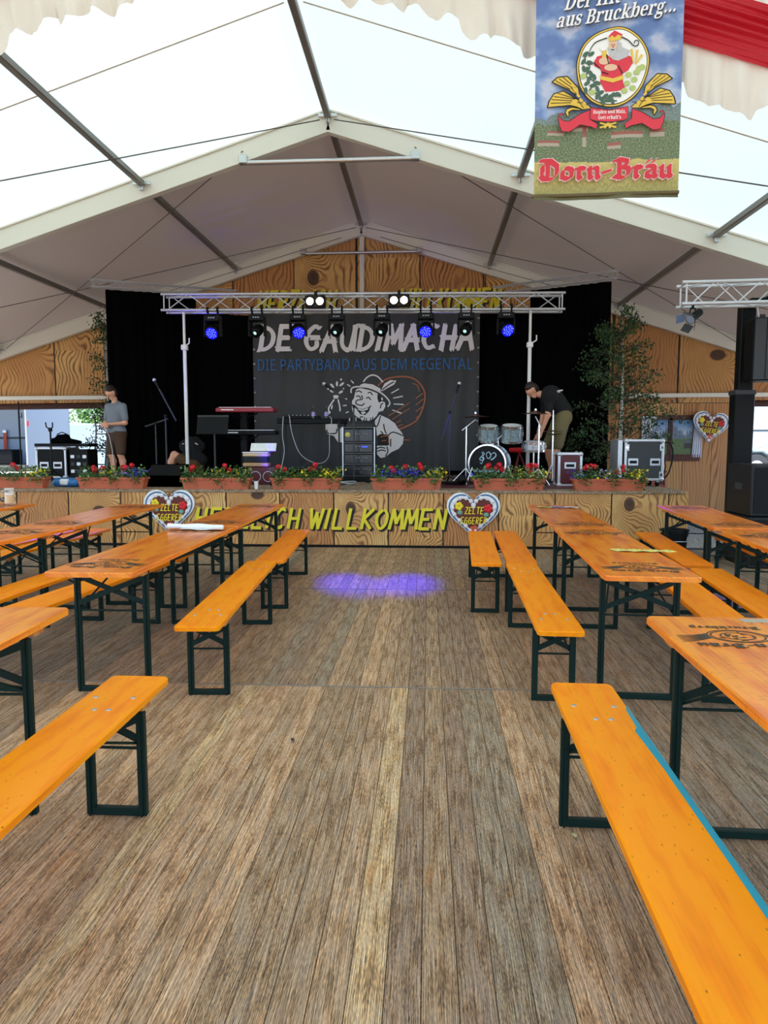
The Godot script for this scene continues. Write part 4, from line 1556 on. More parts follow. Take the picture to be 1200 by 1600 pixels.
func make_hanging_banner() -> void:
	var k := 0.00415
	var t := thing("hanging_banner", "tall brewery banner with blue sky, village hills, king emblem and red black letter print", "banner", Vector3(1.185, 3.10, -5.13))
	var cl := noise(101, 0.013, 4)
	var tr := noise(102, 0.22, 4)
	var hs := noise(103, 0.05, 2)
	var tx := paint(256, 440, func(x: int, y: int):
		var v: float = 1.0 - y / 440.0
		var c := Color(0.40, 0.52, 0.76).lerp(Color(0.60, 0.70, 0.86), clampf((0.95 - v) * 1.6, 0, 1))
		var n := cl.get_noise_2d(x * 0.9, y * 1.4)
		var cloud := clampf((n - 0.02) * 3.0, 0.0, 1.0) * 1.0
		c = c.lerp(Color(0.86, 0.86, 0.92), cloud * 0.75)
		c = c.lerp(Color(0.34, 0.44, 0.70), clampf(-n * 1.6, 0, 0.5))
		var far := 0.295 + hs.get_noise_1d(x * 0.5) * 0.03 + maxf(0.0, (x - 150.0)) * 0.00035
		if v < far:
			c = Color(0.45, 0.52, 0.50).lerp(Color(0.58, 0.63, 0.60), clampf(0.5 + tr.get_noise_2d(x, y), 0, 1))
		if v < 0.262 + hs.get_noise_1d(x * 0.7 + 90) * 0.012:
			var g := tr.get_noise_2d(x * 1.4, y * 1.8)
			c = Color(0.34, 0.40, 0.26).lerp(Color(0.62, 0.66, 0.50), clampf(0.45 + g * 1.3, 0, 1))
			for b in [[24, 0.20, 40, 0.010], [162, 0.222, 56, 0.012], [215, 0.225, 26, 0.014], [80, 0.25, 30, 0.01], [88, 0.22, 8, 0.035], [140, 0.185, 24, 0.012], [36, 0.235, 30, 0.008]]:
				if absf(x - b[0]) < b[2] * 0.5 and absf(v - b[1]) < b[3]:
					c = Color(0.66, 0.40, 0.34) if v > b[1] else Color(0.74, 0.68, 0.60)
		if v < 0.132 + hs.get_noise_1d(x * 0.3 + 40) * 0.01:
			var g := tr.get_noise_2d(x * 2.4, y * 0.6)
			c = Color(0.86, 0.78, 0.46).lerp(Color(0.60, 0.58, 0.34), clampf((0.11 - v) * 9.0 + g * 0.8, 0, 1))
		if v < 0.025:
			c = c.darkened(0.35)
		return c)
	var m := mat(rgb(238, 236, 236), 0.55, 0.0, tx)
	m.backlight_enabled = true
	m.backlight = Color(0.55, 0.55, 0.55)
	var mb := MB.new()
	mb.grid(24, 40, func(u: float, v: float): return Vector3(lerpf(-0.482, 0.478, u) + 0.012 * (v - 1.0), lerpf(1.86, 0.0, v) + 0.01 * u, 0.008 * sin(u * 9.0 + v * 2.0) + 0.004 * sin(u * 23.0)))
	obj("cloth", mb, m, t)
	var rod := MB.new()
	rod.tube([Vector3(-0.497, 0.03, 0), Vector3(0.478, 0.04, 0)], 0.012, 8)
	obj("hem_rod", rod, mat(rgb(96, 84, 52), 0.7), t)
	rod = MB.new()
	rod.tube([Vector3(-0.5, 1.87, 0), Vector3(0.5, 1.88, 0)], 0.016, 8)
	for sx in [-0.45, 0.45]:
		rod.tube([Vector3(sx, 1.87, 0), Vector3(sx, 2.2, -0.1)], 0.004, 5)
	obj("top_rod", rod, M.alu_dark, t)
	var z := 0.018
	var P := func(s: String, mirror := false) -> Array:
		var o := []
		for q in pts2(s):
			var qx: float = 1190.0 - q.x if mirror else q.x
			o.append(Vector2((qx / 5.4545 - 106.0) * k, (267.0 - q.y / 5.4545) * k))
		return o
	var px := k / 5.4545
	var sec := {}
	var get_mb := func(name: String) -> MB:
		if not sec.has(name):
			sec[name] = MB.new()
		var top := 0.0
		for q in sec:
			top = maxf(top, sec[q].lay)
		sec[name].lay = top
		return sec[name]
	var yel := mat(rgb(226, 186, 70), 0.6)
	var cols := {"dark_print": M.ink, "yellow_print": yel, "white_print": mat(rgb(238, 234, 228), 0.6), "red_print": mat(rgb(214, 50, 66), 0.6), "green_print": mat(rgb(70, 96, 76), 0.6), "hops_print": mat(rgb(176, 190, 110), 0.6), "hand_print": mat(rgb(226, 182, 150), 0.6), "near_hand_print": mat(rgb(226, 182, 150), 0.6), "face_print": mat(rgb(226, 182, 150), 0.6), "grey_print": mat(rgb(188, 186, 186), 0.6), "lettering": mat(rgb(206, 40, 52), 0.6), "lettering_outline": mat(rgb(240, 196, 196), 0.6)}
	for mir in [false, true]:
		for s in ["80 465 130 425 212 420 262 470 310 520 320 590 262 560 222 530", "45 676 60 620 100 562 180 540 262 590 330 620 432 690 352 702 300 680 240 662", "330 690 260 676 215 690 200 722 224 762 236 740 230 718 262 702 340 706"]:
			var o: Array = P.call(s, mir)
			var cen := Vector2.ZERO
			for q in o:
				cen += q / o.size()
			fill(get_mb.call("yellow_print"), o, z)
			ribbon(get_mb.call("dark_print"), o + [o[0], o[1]], 9 * px, 9 * px, z + 0.0012)
		for s in ["110 452 240 530", "140 438 260 520", "175 428 280 515", "75 640 250 640", "80 610 260 625", "100 585 280 612", "135 560 300 612", "250 520 400 690", "270 570 360 690", "300 640 420 650"]:
			ribbon(get_mb.call("dark_print"), P.call(s, mir), 6 * px, 6 * px, z + 0.0012)
		for q in [[285, 545], [310, 585], [335, 620], [365, 650], [395, 680], [262, 500], [280, 655], [320, 672]]:
			fill(get_mb.call("yellow_print"), oval(P.call("%d %d" % q, mir)[0], Vector2(20, 10) * px, 10, (0.7 if mir else -0.7)), z + 0.002)
	var disc: Array = P.call("285 370 300 250 360 140 480 60 650 25 780 80 870 180 910 300 890 440 820 580 700 670 560 690 420 640 320 520")
	var cen: Vector2 = P.call("596 360")[0]
	var zi := 0
	for d in [["dark_print", 1.0], ["yellow_print", 0.975], ["dark_print", 0.935], ["white_print", 0.915]]:
		var o := []
		for q in spline(disc, 4, true):
			o.append(cen + (q - cen) * d[1])
		fill(get_mb.call(d[0]), o, z + 0.003 + 0.0012 * zi)
		zi += 1
	z += 0.009
	fill(get_mb.call("red_print"), P.call("430 320 460 270 540 255 600 300 700 260 750 280 765 330 730 390 680 420 690 500 710 540 640 560 540 565 490 480 500 400 490 375 440 350"), z)
	fill(get_mb.call("grey_print"), P.call("560 225 640 150 668 200 735 230 720 280 640 310 592 300 600 260"), z + 0.001)
	fill(get_mb.call("face_print"), oval(P.call("590 185")[0], Vector2(36, 42) * px), z + 0.002)
	fill(get_mb.call("grey_print"), P.call("552 206 590 214 626 206 612 272 584 282 564 262"), z + 0.003)
	fill(get_mb.call("grey_print"), P.call("625 148 664 168 672 232 630 226"), z + 0.003)
	fill(get_mb.call("red_print"), P.call("548 116 572 88 602 64 640 84 670 98 656 132 600 124"), z + 0.004)
	fill(get_mb.call("yellow_print"), P.call("542 112 556 128 580 104 604 124 630 100 662 112 652 142 600 148 562 156"), z + 0.005)
	fill(get_mb.call("yellow_print"), P.call("500 218 540 218 538 292 502 292"), z + 0.002)
	fill(get_mb.call("white_print"), oval(P.call("512 204")[0], Vector2(32, 24) * px), z + 0.003)
	fill(get_mb.call("hand_print"), oval(P.call("520 312")[0], Vector2(46, 30) * px), z + 0.003)
	fill(get_mb.call("near_hand_print"), oval(P.call("578 366")[0], Vector2(56, 28) * px), z + 0.003)
	fill(get_mb.call("yellow_print"), P.call("486 430 600 456 690 430 690 464 600 490 496 464"), z + 0.002)
	for s in ["576 180 586 182", "598 182 608 180", "592 190 594 204", "574 222 604 222"]:
		ribbon(get_mb.call("dark_print"), P.call(s), 7 * px, 7 * px, z + 0.004)
	for s in ["540 125 440 160 392 230", "660 120 720 150 768 196 802 190 806 158 778 154 770 178", "430 322 492 376", "680 420 640 350", "500 400 560 420", "540 260 560 340"]:
		ribbon(get_mb.call("dark_print"), spline(P.call(s), 5), 10 * px, 7 * px, z + 0.0045)
	ribbon(get_mb.call("green_print"), spline(P.call("392 230 350 300 400 352 372 430 440 480 402 560 480 580 520 640 640 640"), 5), 12 * px, 12 * px, z)
	var r := RandomNumberGenerator.new()
	r.seed = 17
	for q in [[360, 250], [410, 250], [345, 310], [400, 320], [380, 380], [350, 370], [410, 410], [400, 450], [440, 440], [380, 490], [430, 510], [470, 490], [370, 550], [420, 560], [470, 540], [500, 570], [470, 600], [510, 620], [540, 600], [590, 600], [620, 590], [650, 590], [560, 630], [600, 640], [520, 650]]:
		fill(get_mb.call("green_print"), oval(P.call("%d %d" % q)[0], Vector2(30, 17) * px, 10, r.randf() * PI), z + 0.001)
	for q in [[820, 380], [845, 370], [730, 430], [780, 470], [720, 500], [770, 540], [700, 560], [345, 430], [425, 566], [800, 410]]:
		fill(get_mb.call("hops_print"), oval(P.call("%d %d" % q)[0], Vector2(28, 24) * px, 10), z + 0.002)
	for s in ["770 340 748 220", "785 340 800 230", "790 345 840 270"]:
		ribbon(get_mb.call("yellow_print"), P.call(s), 8 * px, 22 * px, z + 0.002)
	z -= 0.002
	for mir in [false, true]:
		for s in ["420 706 330 740 232 800 176 790 150 756 186 740 172 728 146 738 138 776 150 830 172 884 236 890 330 832 420 850 470 872 480 830 420 790"]:
			var o: Array = P.call(s, mir)
			fill(get_mb.call("red_print"), o, z)
			ribbon(get_mb.call("dark_print"), o + [o[0]], 5 * px, 5 * px, z + 0.001)
	var cr: Array = P.call("412 690 580 716 738 690 736 790 700 806 580 818 470 806 414 790")
	fill(get_mb.call("red_print"), cr, z + 0.003)
	ribbon(get_mb.call("dark_print"), cr + [cr[0]], 5 * px, 5 * px, z + 0.004)
	for s in ["500 820 640 860", "500 860 640 820", "560 820 590 866", "540 866 580 820"]:
		ribbon(get_mb.call("yellow_print"), P.call(s), 14 * px, 14 * px, z)
	var a: Array = P.call("436 756 716 716 482 794 676 762")
	type_fit(get_mb.call("white_print"), "Hopfen und Malz,", "Droid Serif", a[0].x, a[1].x, a[0].y, a[1].y, z + 0.006, 0.0, true)
	type_fit(get_mb.call("white_print"), "Gott erhalt's", "Droid Serif", a[2].x, a[3].x, a[2].y, a[3].y, z + 0.006, 0.0, true)
	# the large lettering
	var probe := MB.new()
	var hh := 0.165
	hh *= 212.0 * k / nib(probe, "Dorn-Bräu", 0, 0, hh, 0.2 * hh, z)
	var x0 := (839.0 - 946.0) * k
	nib(get_mb.call("lettering_outline"), "Dorn-Bräu", x0, (307 - 276) * k, hh, 0.24 * hh, z, 0.005)
	nib(get_mb.call("lettering"), "Dorn-Bräu", x0, (307 - 276) * k, hh, 0.24 * hh, z + 0.004)
	for n in sec:
		obj(n, sec[n], cols[n], t)
	for w in [["aus Bruckberg...", -0.37, 0.40, 1.105, 1.225], ["Der Hit", -0.30, 0.06, 1.235, 1.345]]:
		for p in 2:
			var tm := MB.new()
			type_fit(tm, w[0], "Droid Serif", w[1], w[2], w[3], w[4], 0.0, 0.35, true)
			var o := obj("script_shadow_print" if p == 0 else "script_lettering", tm, M.dark_grey if p == 0 else M.white_print, t)
			o.rotation.z = 0.10
			o.position = Vector3(0.11 + (0.006 if p == 0 else 0.0), -0.0 - (0.006 if p == 0 else 0.0), 0.02 + p * 0.002)

# ---------------------------------------------------------------- flowers
func make_planters() -> void:
	var spots := [
		[-6.02, "terracotta window box with yellow flowers at its inner end, before the flight case", [[0, 0.25, "r"], [-0.35, 0.2, "r"], [0.34, 0.6, "y"]]],
		[-4.54, "terracotta window box with red geraniums and deep blue lobelia beside the stage monitor", [[-0.25, 0.4, "r"], [0.18, 0.35, "r"], [0.34, 0.8, "b"], [-0.02, 0.3, "y"], [0.15, 0.4, "w"]]],
		[-3.015, "terracotta window box with small red and yellow blooms below the music stand", [[-0.34, 0.3, "r"], [0.05, 0.35, "y"], [0.16, 0.2, "r"], [0.34, 0.3, "y"]]],
		[-1.725, "terracotta window box with trailing pale leaves next to the blue lit accordion", [[-0.33, 0.25, "r"], [0.1, 0.3, "r"], [0.34, 0.8, "y"], [-0.05, 0.3, "y"]]],
		[-0.30, "terracotta window box overflowing with violet lobelia before the equipment rack", [[-0.2, 0.9, "b"], [0.1, 1.0, "b"], [-0.12, 0.35, "r"], [0.22, 0.35, "r"], [0.4, 0.6, "y"]]],
		[1.125, "terracotta window box in front of the bass drum with red geraniums", [[-0.28, 0.3, "r"], [-0.1, 0.35, "r"], [0.3, 0.4, "r"], [0.15, 0.3, "y"], [0.42, 0.4, "y"]]],
		[2.50, "terracotta window box nearest the stage corner, below the large flight case", [[-0.3, 0.45, "r"], [0.12, 0.3, "r"], [0.36, 0.8, "y"], [-0.05, 0.35, "w"], [-0.1, 0.2, "y"], [-0.47, 0.3, "b"]]],
	]
	var lf := MB.new()
	lf.flat([Vector3(0, 0, 0), Vector3(0.5, 0.1, 0.5), Vector3(0, 0.16, 1.0), Vector3(-0.5, 0.1, 0.5)], Vector3.UP)
	var leaf := lf.mesh()
	var pet := MB.new()
	for k in 5:
		var an := k * TAU / 5
		var c := Vector3(cos(an), 0.15, sin(an))
		var sd := Vector3(-sin(an), 0, cos(an))
		pet.flat([Vector3.ZERO, c * 0.6 + sd * 0.4, c, c * 0.6 - sd * 0.4], Vector3.UP)
	var bloom := pet.mesh()
	var head_mb := MB.new()
	var rr := RandomNumberGenerator.new()
	rr.seed = 9
	for k in 40:
		var d := Vector3(rr.randfn(), rr.randfn() + 0.5, rr.randfn()).normalized()
		var x := Transform3D(Basis(Quaternion(Vector3.UP, d)).scaled(Vector3.ONE * 0.016), d * 0.034)
		head_mb.add(pet, x)
	var cluster := head_mb.mesh()
	for i in spots.size():
		var s: Array = spots[i]
		var t := thing("flower_box", s[1], "planter", Vector3(s[0], S, -10.19), 0.0, "terracotta window boxes along the stage edge")
		var mb := MB.new()
		var prof := [[0.0, 0.46, 0.072], [0.135, 0.49, 0.092], [0.135, 0.505, 0.104], [0.165, 0.507, 0.106]]
		for k in prof.size() - 1:
			var a: Array = prof[k]
			var b: Array = prof[k + 1]
			var ra := [Vector3(-a[1], a[0], a[2]), Vector3(a[1], a[0], a[2]), Vector3(a[1], a[0], -a[2]), Vector3(-a[1], a[0], -a[2])]
			var rb := [Vector3(-b[1], b[0], b[2]), Vector3(b[1], b[0], b[2]), Vector3(b[1], b[0], -b[2]), Vector3(-b[1], b[0], -b[2])]
			for q in 4:
				var n: Vector3 = (ra[q] + ra[(q + 1) % 4]) * Vector3(1, 0, 1)
				n = Vector3(0, 0, signf(n.z)) if q % 2 == 0 else Vector3(signf(n.x), 0, 0)
				mb.flat([ra[q], ra[(q + 1) % 4], rb[(q + 1) % 4], rb[q]], n)
		mb.flat([Vector3(-0.46, 0, 0.07), Vector3(0.46, 0, 0.07), Vector3(0.46, 0, -0.07), Vector3(-0.46, 0, -0.07)], Vector3.DOWN)
		obj("box", mb, M.terracotta, t)
		mb = MB.new()
		mb.box(Vector3(0, 0.135, 0), Vector3(0.97, 0.03, 0.18))
		obj("soil", mb, M.soil, t)
		var r := RandomNumberGenerator.new()
		r.seed = 40 + i
		for layer in 3:
			var mm := MultiMesh.new()
			mm.transform_format = MultiMesh.TRANSFORM_3D
			mm.mesh = leaf
			mm.instance_count = 420
			for k in 420:
				var px := r.randf_range(-0.5, 0.5)
				var clump := 0.5 + 0.5 * sin(px * 14.0 + layer * 2.0 + i)
				var py := 0.14 + r.randf() * (0.06 + 0.13 * clump)
				var pz := r.randf_range(-0.10, 0.12)
				if r.randf() < 0.16:
					px = [-0.36, 0.05, 0.40][r.randi() % 3] + r.randfn() * 0.05
					pz = 0.11 + r.randf() * 0.03
					py = 0.17 - absf(r.randfn()) * 0.07
				var b := Basis(Vector3.UP, r.randf() * TAU) * Basis(Vector3.RIGHT, r.randf_range(-1.2, 0.6))
				mm.set_instance_transform(k, Transform3D(b.scaled(Vector3.ONE * r.randf_range(0.022, 0.042)), Vector3(px, py, pz)))
			var mi := MultiMeshInstance3D.new()
			mi.name = "foliage" if layer == 0 else "foliage_%03d" % layer
			mi.multimesh = mm
			mi.material_override = M.leaf[(layer + i) % 4]
			t.add_child(mi, true)
			stuff(mi)
		var stems := MB.new()
		for f in s[2]:
			if f[2] == "r":
				for k in int(f[1] * 10):
					var c := Vector3(f[0] + r.randfn() * 0.05, 0.25 + r.randf() * 0.10, r.randf_range(-0.05, 0.08))
					var o := obj("geranium_bloom", cluster, M.red, t)
					o.position = c
					o.rotation.y = r.randf() * TAU
					stems.tube([Vector3(c.x * 0.9, 0.14, c.z * 0.5), c], 0.003, 5, false)
			else:
				var mm := MultiMesh.new()
				mm.transform_format = MultiMesh.TRANSFORM_3D
				mm.mesh = bloom
				var cnt := int(f[1] * 110)
				mm.instance_count = cnt
				for k in cnt:
					var c := Vector3(clampf(f[0] + r.randfn() * 0.09, -0.56, 0.56), 0.20 + r.randf() * 0.10 - absf(r.randfn()) * 0.03, r.randf_range(-0.08, 0.14))
					mm.set_instance_transform(k, Transform3D((Basis(Vector3.UP, r.randf() * TAU) * Basis(Vector3.RIGHT, r.randf_range(0.2, 1.3))).scaled(Vector3.ONE * r.randf_range(0.012, 0.02)), c))
				var mi := MultiMeshInstance3D.new()
				number(mi, {"y": "yellow_blossom", "b": "blue_blossom", "w": "white_blossom"}[f[2]], t)
				mi.multimesh = mm
				mi.material_override = {"y": M.lemon, "b": M.violet, "w": M.lilac}[f[2]]
				t.add_child(mi, true)
				stuff(mi)
		obj("stems", stems, M.leaf[0], t)

func tube_obj(called: String, t: Node, pts: Array, r, m: Material, sides := 8) -> MeshInstance3D:
	var mb := MB.new()
	mb.tube(pts, r, sides)
	return obj(called, mb, m, t)

func box_obj(called: String, t: Node, c: Vector3, s: Vector3, m: Material, bev := 0.004, b := Basis()) -> MeshInstance3D:
	var mb := MB.new()
	mb.box(c, s, bev, b)
	return obj(called, mb, m, t)

func mic_stand(label: String, at: Vector3, pole: float, a: Vector3, b: Vector3, m: Material, mic := true) -> void:
	var t := thing("microphone_stand", label, "mic stand", at, 0.0, "microphone stands on stage")
	for k in 3:
		var an := k * TAU / 3 + 0.4
		tube_obj("foot", t, [Vector3(0, 0.10, 0), Vector3(cos(an) * 0.28, 0.012, sin(an) * 0.28)], 0.010, M.black)
	tube_obj("pole", t, [Vector3(0, 0.08, 0), Vector3(0, pole * 0.55, 0), Vector3(0, pole, 0)], [0.014, 0.014, 0.011], m)
	var mb := MB.new()
	mb.box(Vector3(0, pole, 0), Vector3(0.04, 0.05, 0.05), 0.008)
	obj("clutch", mb, M.black, t)
	tube_obj("boom", t, [b, a], 0.013, m)
	if mic:
		var d := (a - b).normalized()
		tube_obj("microphone", t, [a - d * 0.02, a + d * 0.06, a + d * 0.14], [0.012, 0.016, 0.022], M.black, 10)
		mb = MB.new()
		mb.ball(a + d * 0.16, Vector3.ONE * 0.030, 12, 8)
		obj("grille", mb, M.silver, t)

func flight_case(label: String, c: Vector3, s: Vector3, body_m: Material, latches: Array, group := "") -> Node3D:
	var t := thing("flight_case", label, "flight case", c - Vector3(0, s.y * 0.5, 0), 0.0, group)
	box_obj("body", t, Vector3(0, s.y * 0.5, 0), s - Vector3.ONE * 0.012, body_m, 0.003)
	var w := 0.035
	for ax in 3:
		var u := (ax + 1) % 3
		var v := (ax + 2) % 3
		for su in [-1.0, 1.0]:
			for sv in [-1.0, 1.0]:
				var p := Vector3(0, s.y * 0.5, 0)
				p[u] += su * (s[u] * 0.5 - w * 0.5)
				p[v] += sv * (s[v] * 0.5 - w * 0.5)
				var q := Vector3(w, w, w)
				q[ax] = s[ax]
				box_obj("edge_profile", t, p, q + Vector3.ONE * 0.002, M.silver, 0.006)
	for sx in [-1.0, 1.0]:
		for sy in [-1.0, 1.0]:
			for sz in [-1.0, 1.0]:
				var mb := MB.new()
				mb.ball(Vector3(sx * (s.x * 0.5 - 0.025), s.y * 0.5 + sy * (s.y * 0.5 - 0.025), sz * (s.z * 0.5 - 0.025)), Vector3.ONE * 0.042, 10, 6)
				obj("corner", mb, M.silver, t)
	for l in latches:
		var o := Vector3(l[0] * s.x, s.y * (0.5 + l[1]), s.z * 0.5)
		box_obj("latch_dish", t, o, Vector3(l[2], l[3], 0.012), M.silver, 0.004)
		box_obj("latch", t, o + Vector3(0, 0, 0.006), Vector3(l[2] * 0.7, l[3] * 0.4, 0.014), M.black if l[2] > 0.1 else M.chrome, 0.003)
	return t

func make_stage_gear() -> void:
	# wedge monitor between the first flower boxes
	var t := thing("stage_monitor", "black wedge monitor on the stage edge between two window boxes", "speaker", Vector3(-3.95, S, -10.75))
	var mb := MB.new()
	mb.prism(PackedVector2Array([Vector2(-0.2, 0), Vector2(0.2, 0), Vector2(0.17, -0.16), Vector2(-0.05, -0.33), Vector2(-0.2, -0.33)]), -0.28, 0.28, Transform3D(Basis(Vector3(0, 0, 1), Vector3(1, 0, 0), Vector3(0, -1, 0)), Vector3.ZERO), 0.006)
	obj("cabinet", mb, M.dark_grey, t)
	mb = MB.new()
	mb.box(Vector3(0, 0.245, 0.062), Vector3(0.50, 0.245, 0.008), 0.002, Basis(Vector3.RIGHT, -0.90))
	obj("grille", mb, M.black, t)
	mic_stand("microphone stand with a tilted boom in front of the white truss pole", Vector3(-4.37, S, -11.9), 1.10, Vector3(-0.09, 1.55, 0.02), Vector3(0.18, 1.02, 0.0), M.dark_grey)
	mic_stand("short microphone stand with level boom beside the black curtain edge", Vector3(-4.62, S, -12.1), 0.98, Vector3(0.22, 1.06, 0.0), Vector3(-0.18, 0.93, 0.0), M.dark_grey, false)
	mic_stand("microphone stand with long diagonal boom right before the drum kit", Vector3(0.35, S, -11.9), 1.15, Vector3(0.10, 1.46, 0.0), Vector3(-0.14, 0.68, 0.0), M.dark_grey)
	mic_stand("tall dark microphone stand standing before the equipment rack", Vector3(-1.20, S, -11.7), 1.24, Vector3(-0.34, 1.50, 0.05), Vector3(0.06, 1.20, 0.0), M.dark_grey)
	# music stand
	t = thing("music_stand", "black music stand with wide solid desk next to the white truss pole", "music stand", Vector3(-3.56, S, -11.95))
	for k in 3:
		var an := k * TAU / 3 + 0.2
		tube_obj("foot", t, [Vector3(0, 0.22, 0), Vector3(cos(an) * 0.3, 0.012, sin(an) * 0.3)], 0.009, M.dark_grey)
	tube_obj("pole", t, [Vector3(0, 0.1, 0), Vector3(0, 0.84, 0)], 0.016, M.dark_grey)
	box_obj("desk", t, Vector3(-0.03, 0.95, 0), Vector3(0.53, 0.32, 0.012), M.black, 0.004, Basis(Vector3.RIGHT, -0.3))
	box_obj("ledge", t, Vector3(-0.03, 0.805, 0.06), Vector3(0.53, 0.012, 0.05), M.black, 0.003)
	box_obj("top_rail", t, Vector3(-0.03, 1.10, -0.045), Vector3(0.53, 0.03, 0.02), M.dark_grey, 0.003)
	# keyboards on a stand
	t = thing("keyboard_stand", "black two tier keyboard stand behind the music stand", "stand", Vector3(-3.2, S, -12.9))
	box_obj("column", t, Vector3(-0.10, 0.62, 0), Vector3(0.12, 1.24, 0.10), M.black, 0.008)
	for y in [0.78, 1.17]:
		for sx in [-0.32, 0.22]:
			tube_obj("arm", t, [Vector3(-0.1, y - 0.08, 0), Vector3(sx, y, 0.30)], 0.014, M.black)
	box_obj("base", t, Vector3(-0.1, 0.02, 0.05), Vector3(0.6, 0.04, 0.4), M.black, 0.008)
	for kb in [[1.215, M.maroon, "red stage keyboard on the upper tier of the black stand", 1.02, "red"], [0.82, M.black, "black keyboard on the lower tier of the stand", 0.95, "black"]]:
		t = thing("keyboard", kb[2], "keyboard", Vector3(-3.19 if kb[4] == "red" else -3.12, S + kb[0] + 0.012, -12.66), 0.0)
		box_obj("case", t, Vector3(0, 0, 0), Vector3(kb[3], 0.075, 0.32), mat(rgb(150, 24, 36), 0.35) if kb[4] == "red" else kb[1], 0.012)
		box_obj("logo", t, Vector3(-0.3, 0.0, 0.162), Vector3(0.22, 0.018, 0.002), M.white_print, 0.0)
		for k in 24:
			box_obj("key", t, Vector3(-kb[3] * 0.43 + k * kb[3] * 0.0375, 0.042, 0.07), Vector3(kb[3] * 0.034, 0.012, 0.14), M.white, 0.002)
	# accordion resting on a maroon case
	t = thing("amplifier_case", "maroon amplifier case under the accordion", "case", Vector3(-2.60, S, -11.35))
	box_obj("body", t, Vector3(0, 0.14, 0), Vector3(0.46, 0.28, 0.28), M.maroon, 0.012)
	mb = MB.new()
	for sx in [-0.1, 0.1]:
		mb.lathe([Vector2(0.085, 0.0), Vector2(0.085, 0.008), Vector2(0.075, 0.008)], Transform3D(WALLB, Vector3(sx, 0.13, 0.14)), 18)
	obj("speaker_ring", mb, M.silver, t)
	tube_obj("handle", t, [Vector3(-0.07, 0.28, 0), Vector3(-0.06, 0.31, 0), Vector3(0.06, 0.31, 0), Vector3(0.07, 0.28, 0)], 0.009, M.black)
	t = thing("accordion", "wooden piano accordion with white keys standing on the maroon case", "accordion", Vector3(-2.70, S + 0.285, -11.35))
	box_obj("bass_box", t, Vector3(0, 0.03, 0.05), Vector3(0.40, 0.06, 0.20), mat(rgb(180, 138, 92), 0.4), 0.012)
	for k in 7:
		box_obj("bellows_fold", t, Vector3(0, 0.072 + k * 0.013, 0.05), Vector3(0.38 if k % 2 else 0.36, 0.011, 0.19), M.dark_grey if k % 2 else M.black, 0.002)
	box_obj("treble_box", t, Vector3(0, 0.185, 0.05), Vector3(0.40, 0.055, 0.20), mat(rgb(206, 176, 132), 0.4), 0.012)
	box_obj("trim", t, Vector3(0, 0.22, 0.05), Vector3(0.41, 0.018, 0.205), M.silver, 0.004)
	var tilt := Basis(Vector3.RIGHT, 0.95)
	box_obj("keybed", t, Vector3(0.10, 0.29, -0.01), Vector3(0.42, 0.02, 0.16), M.maroon, 0.004, tilt)
	for k in 17:
		box_obj("key", t, Vector3(-0.092 + k * 0.024, 0.302, 0.003), Vector3(0.022, 0.012, 0.15), M.white, 0.002, tilt)
		if k % 7 not in [2, 6] and k < 16:
			box_obj("black_key", t, Vector3(-0.080 + k * 0.024, 0.322, -0.015), Vector3(0.012, 0.012, 0.08), M.black_gloss, 0.002, tilt)
	for lp in [[-2.28, -10.75, Vector3(-0.35, 0.45, -0.75), "small added blue LED floor lamp shining on the accordion"], [0.52, -11.05, Vector3(-0.20, 1.0, -0.85), "small added blue LED floor lamp below the diagonal microphone boom"], [-4.75, -11.35, Vector3(0.40, 1.3, -0.55), "small added blue LED floor lamp behind the lobelia box"]]:
		t = thing("added_floor_lamp", lp[3], "stage light", Vector3(lp[0], S, lp[1]), 0.0, "added blue LED floor lamps")  # lamps added to throw blue light on the accordion and microphone booms
		var dir: Vector3 = lp[2].normalized()
		var x := Transform3D(Basis(Quaternion(Vector3.UP, dir)), Vector3(0, 0.10, 0))
		mb = MB.new()
		mb.lathe([Vector2(0, -0.05), Vector2(0.05, -0.05), Vector2(0.062, 0.0), Vector2(0.062, 0.05), Vector2(0.056, 0.05)], x, 18)
		obj("housing", mb, M.black, t)
		mb = MB.new()
		mb.lathe([Vector2(0.056, 0.046), Vector2(0, 0.05)], x, 18)
		obj("lens", mb, M.led_blue, t)
		tube_obj("bracket", t, [Vector3(-0.08, 0.008, 0), Vector3(-0.075, 0.10, 0), Vector3(-0.055, 0.10, 0)], 0.008, M.black)
		tube_obj("bracket", t, [Vector3(0.08, 0.008, 0), Vector3(0.075, 0.10, 0), Vector3(0.055, 0.10, 0)], 0.008, M.black)
		var sp := SpotLight3D.new()
		sp.name = "spot"
		t.add_child(sp, true)
		sp.position = Vector3(0, 0.10, 0) + dir * 0.07
		sp.basis = Basis.looking_at(dir, Vector3.UP)
		sp.light_color = Color(0.22, 0.12, 1.0)
		sp.light_energy = 1.5 if lp[0] < -2.0 and lp[0] > -3.0 else 2.2
		sp.light_size = 0.05
		sp.spot_angle = 17.0
		sp.spot_angle_attenuation = 1.0
		sp.spot_range = 30.0
		sp.spot_attenuation = 2.0
		sp.shadow_enabled = true
	t = thing("cup", "white paper cup standing at the end of the window box below the music stand", "cup", Vector3(-2.44, S, -10.16))
	mb = MB.new()
	mb.lathe([Vector2(0, 0), Vector2(0.024, 0.0), Vector2(0.032, 0.11), Vector2(0.034, 0.112), Vector2(0.030, 0.112), Vector2(0.022, 0.006), Vector2(0, 0.006)], Transform3D(), 18)
	obj("wall", mb, M.white, t)
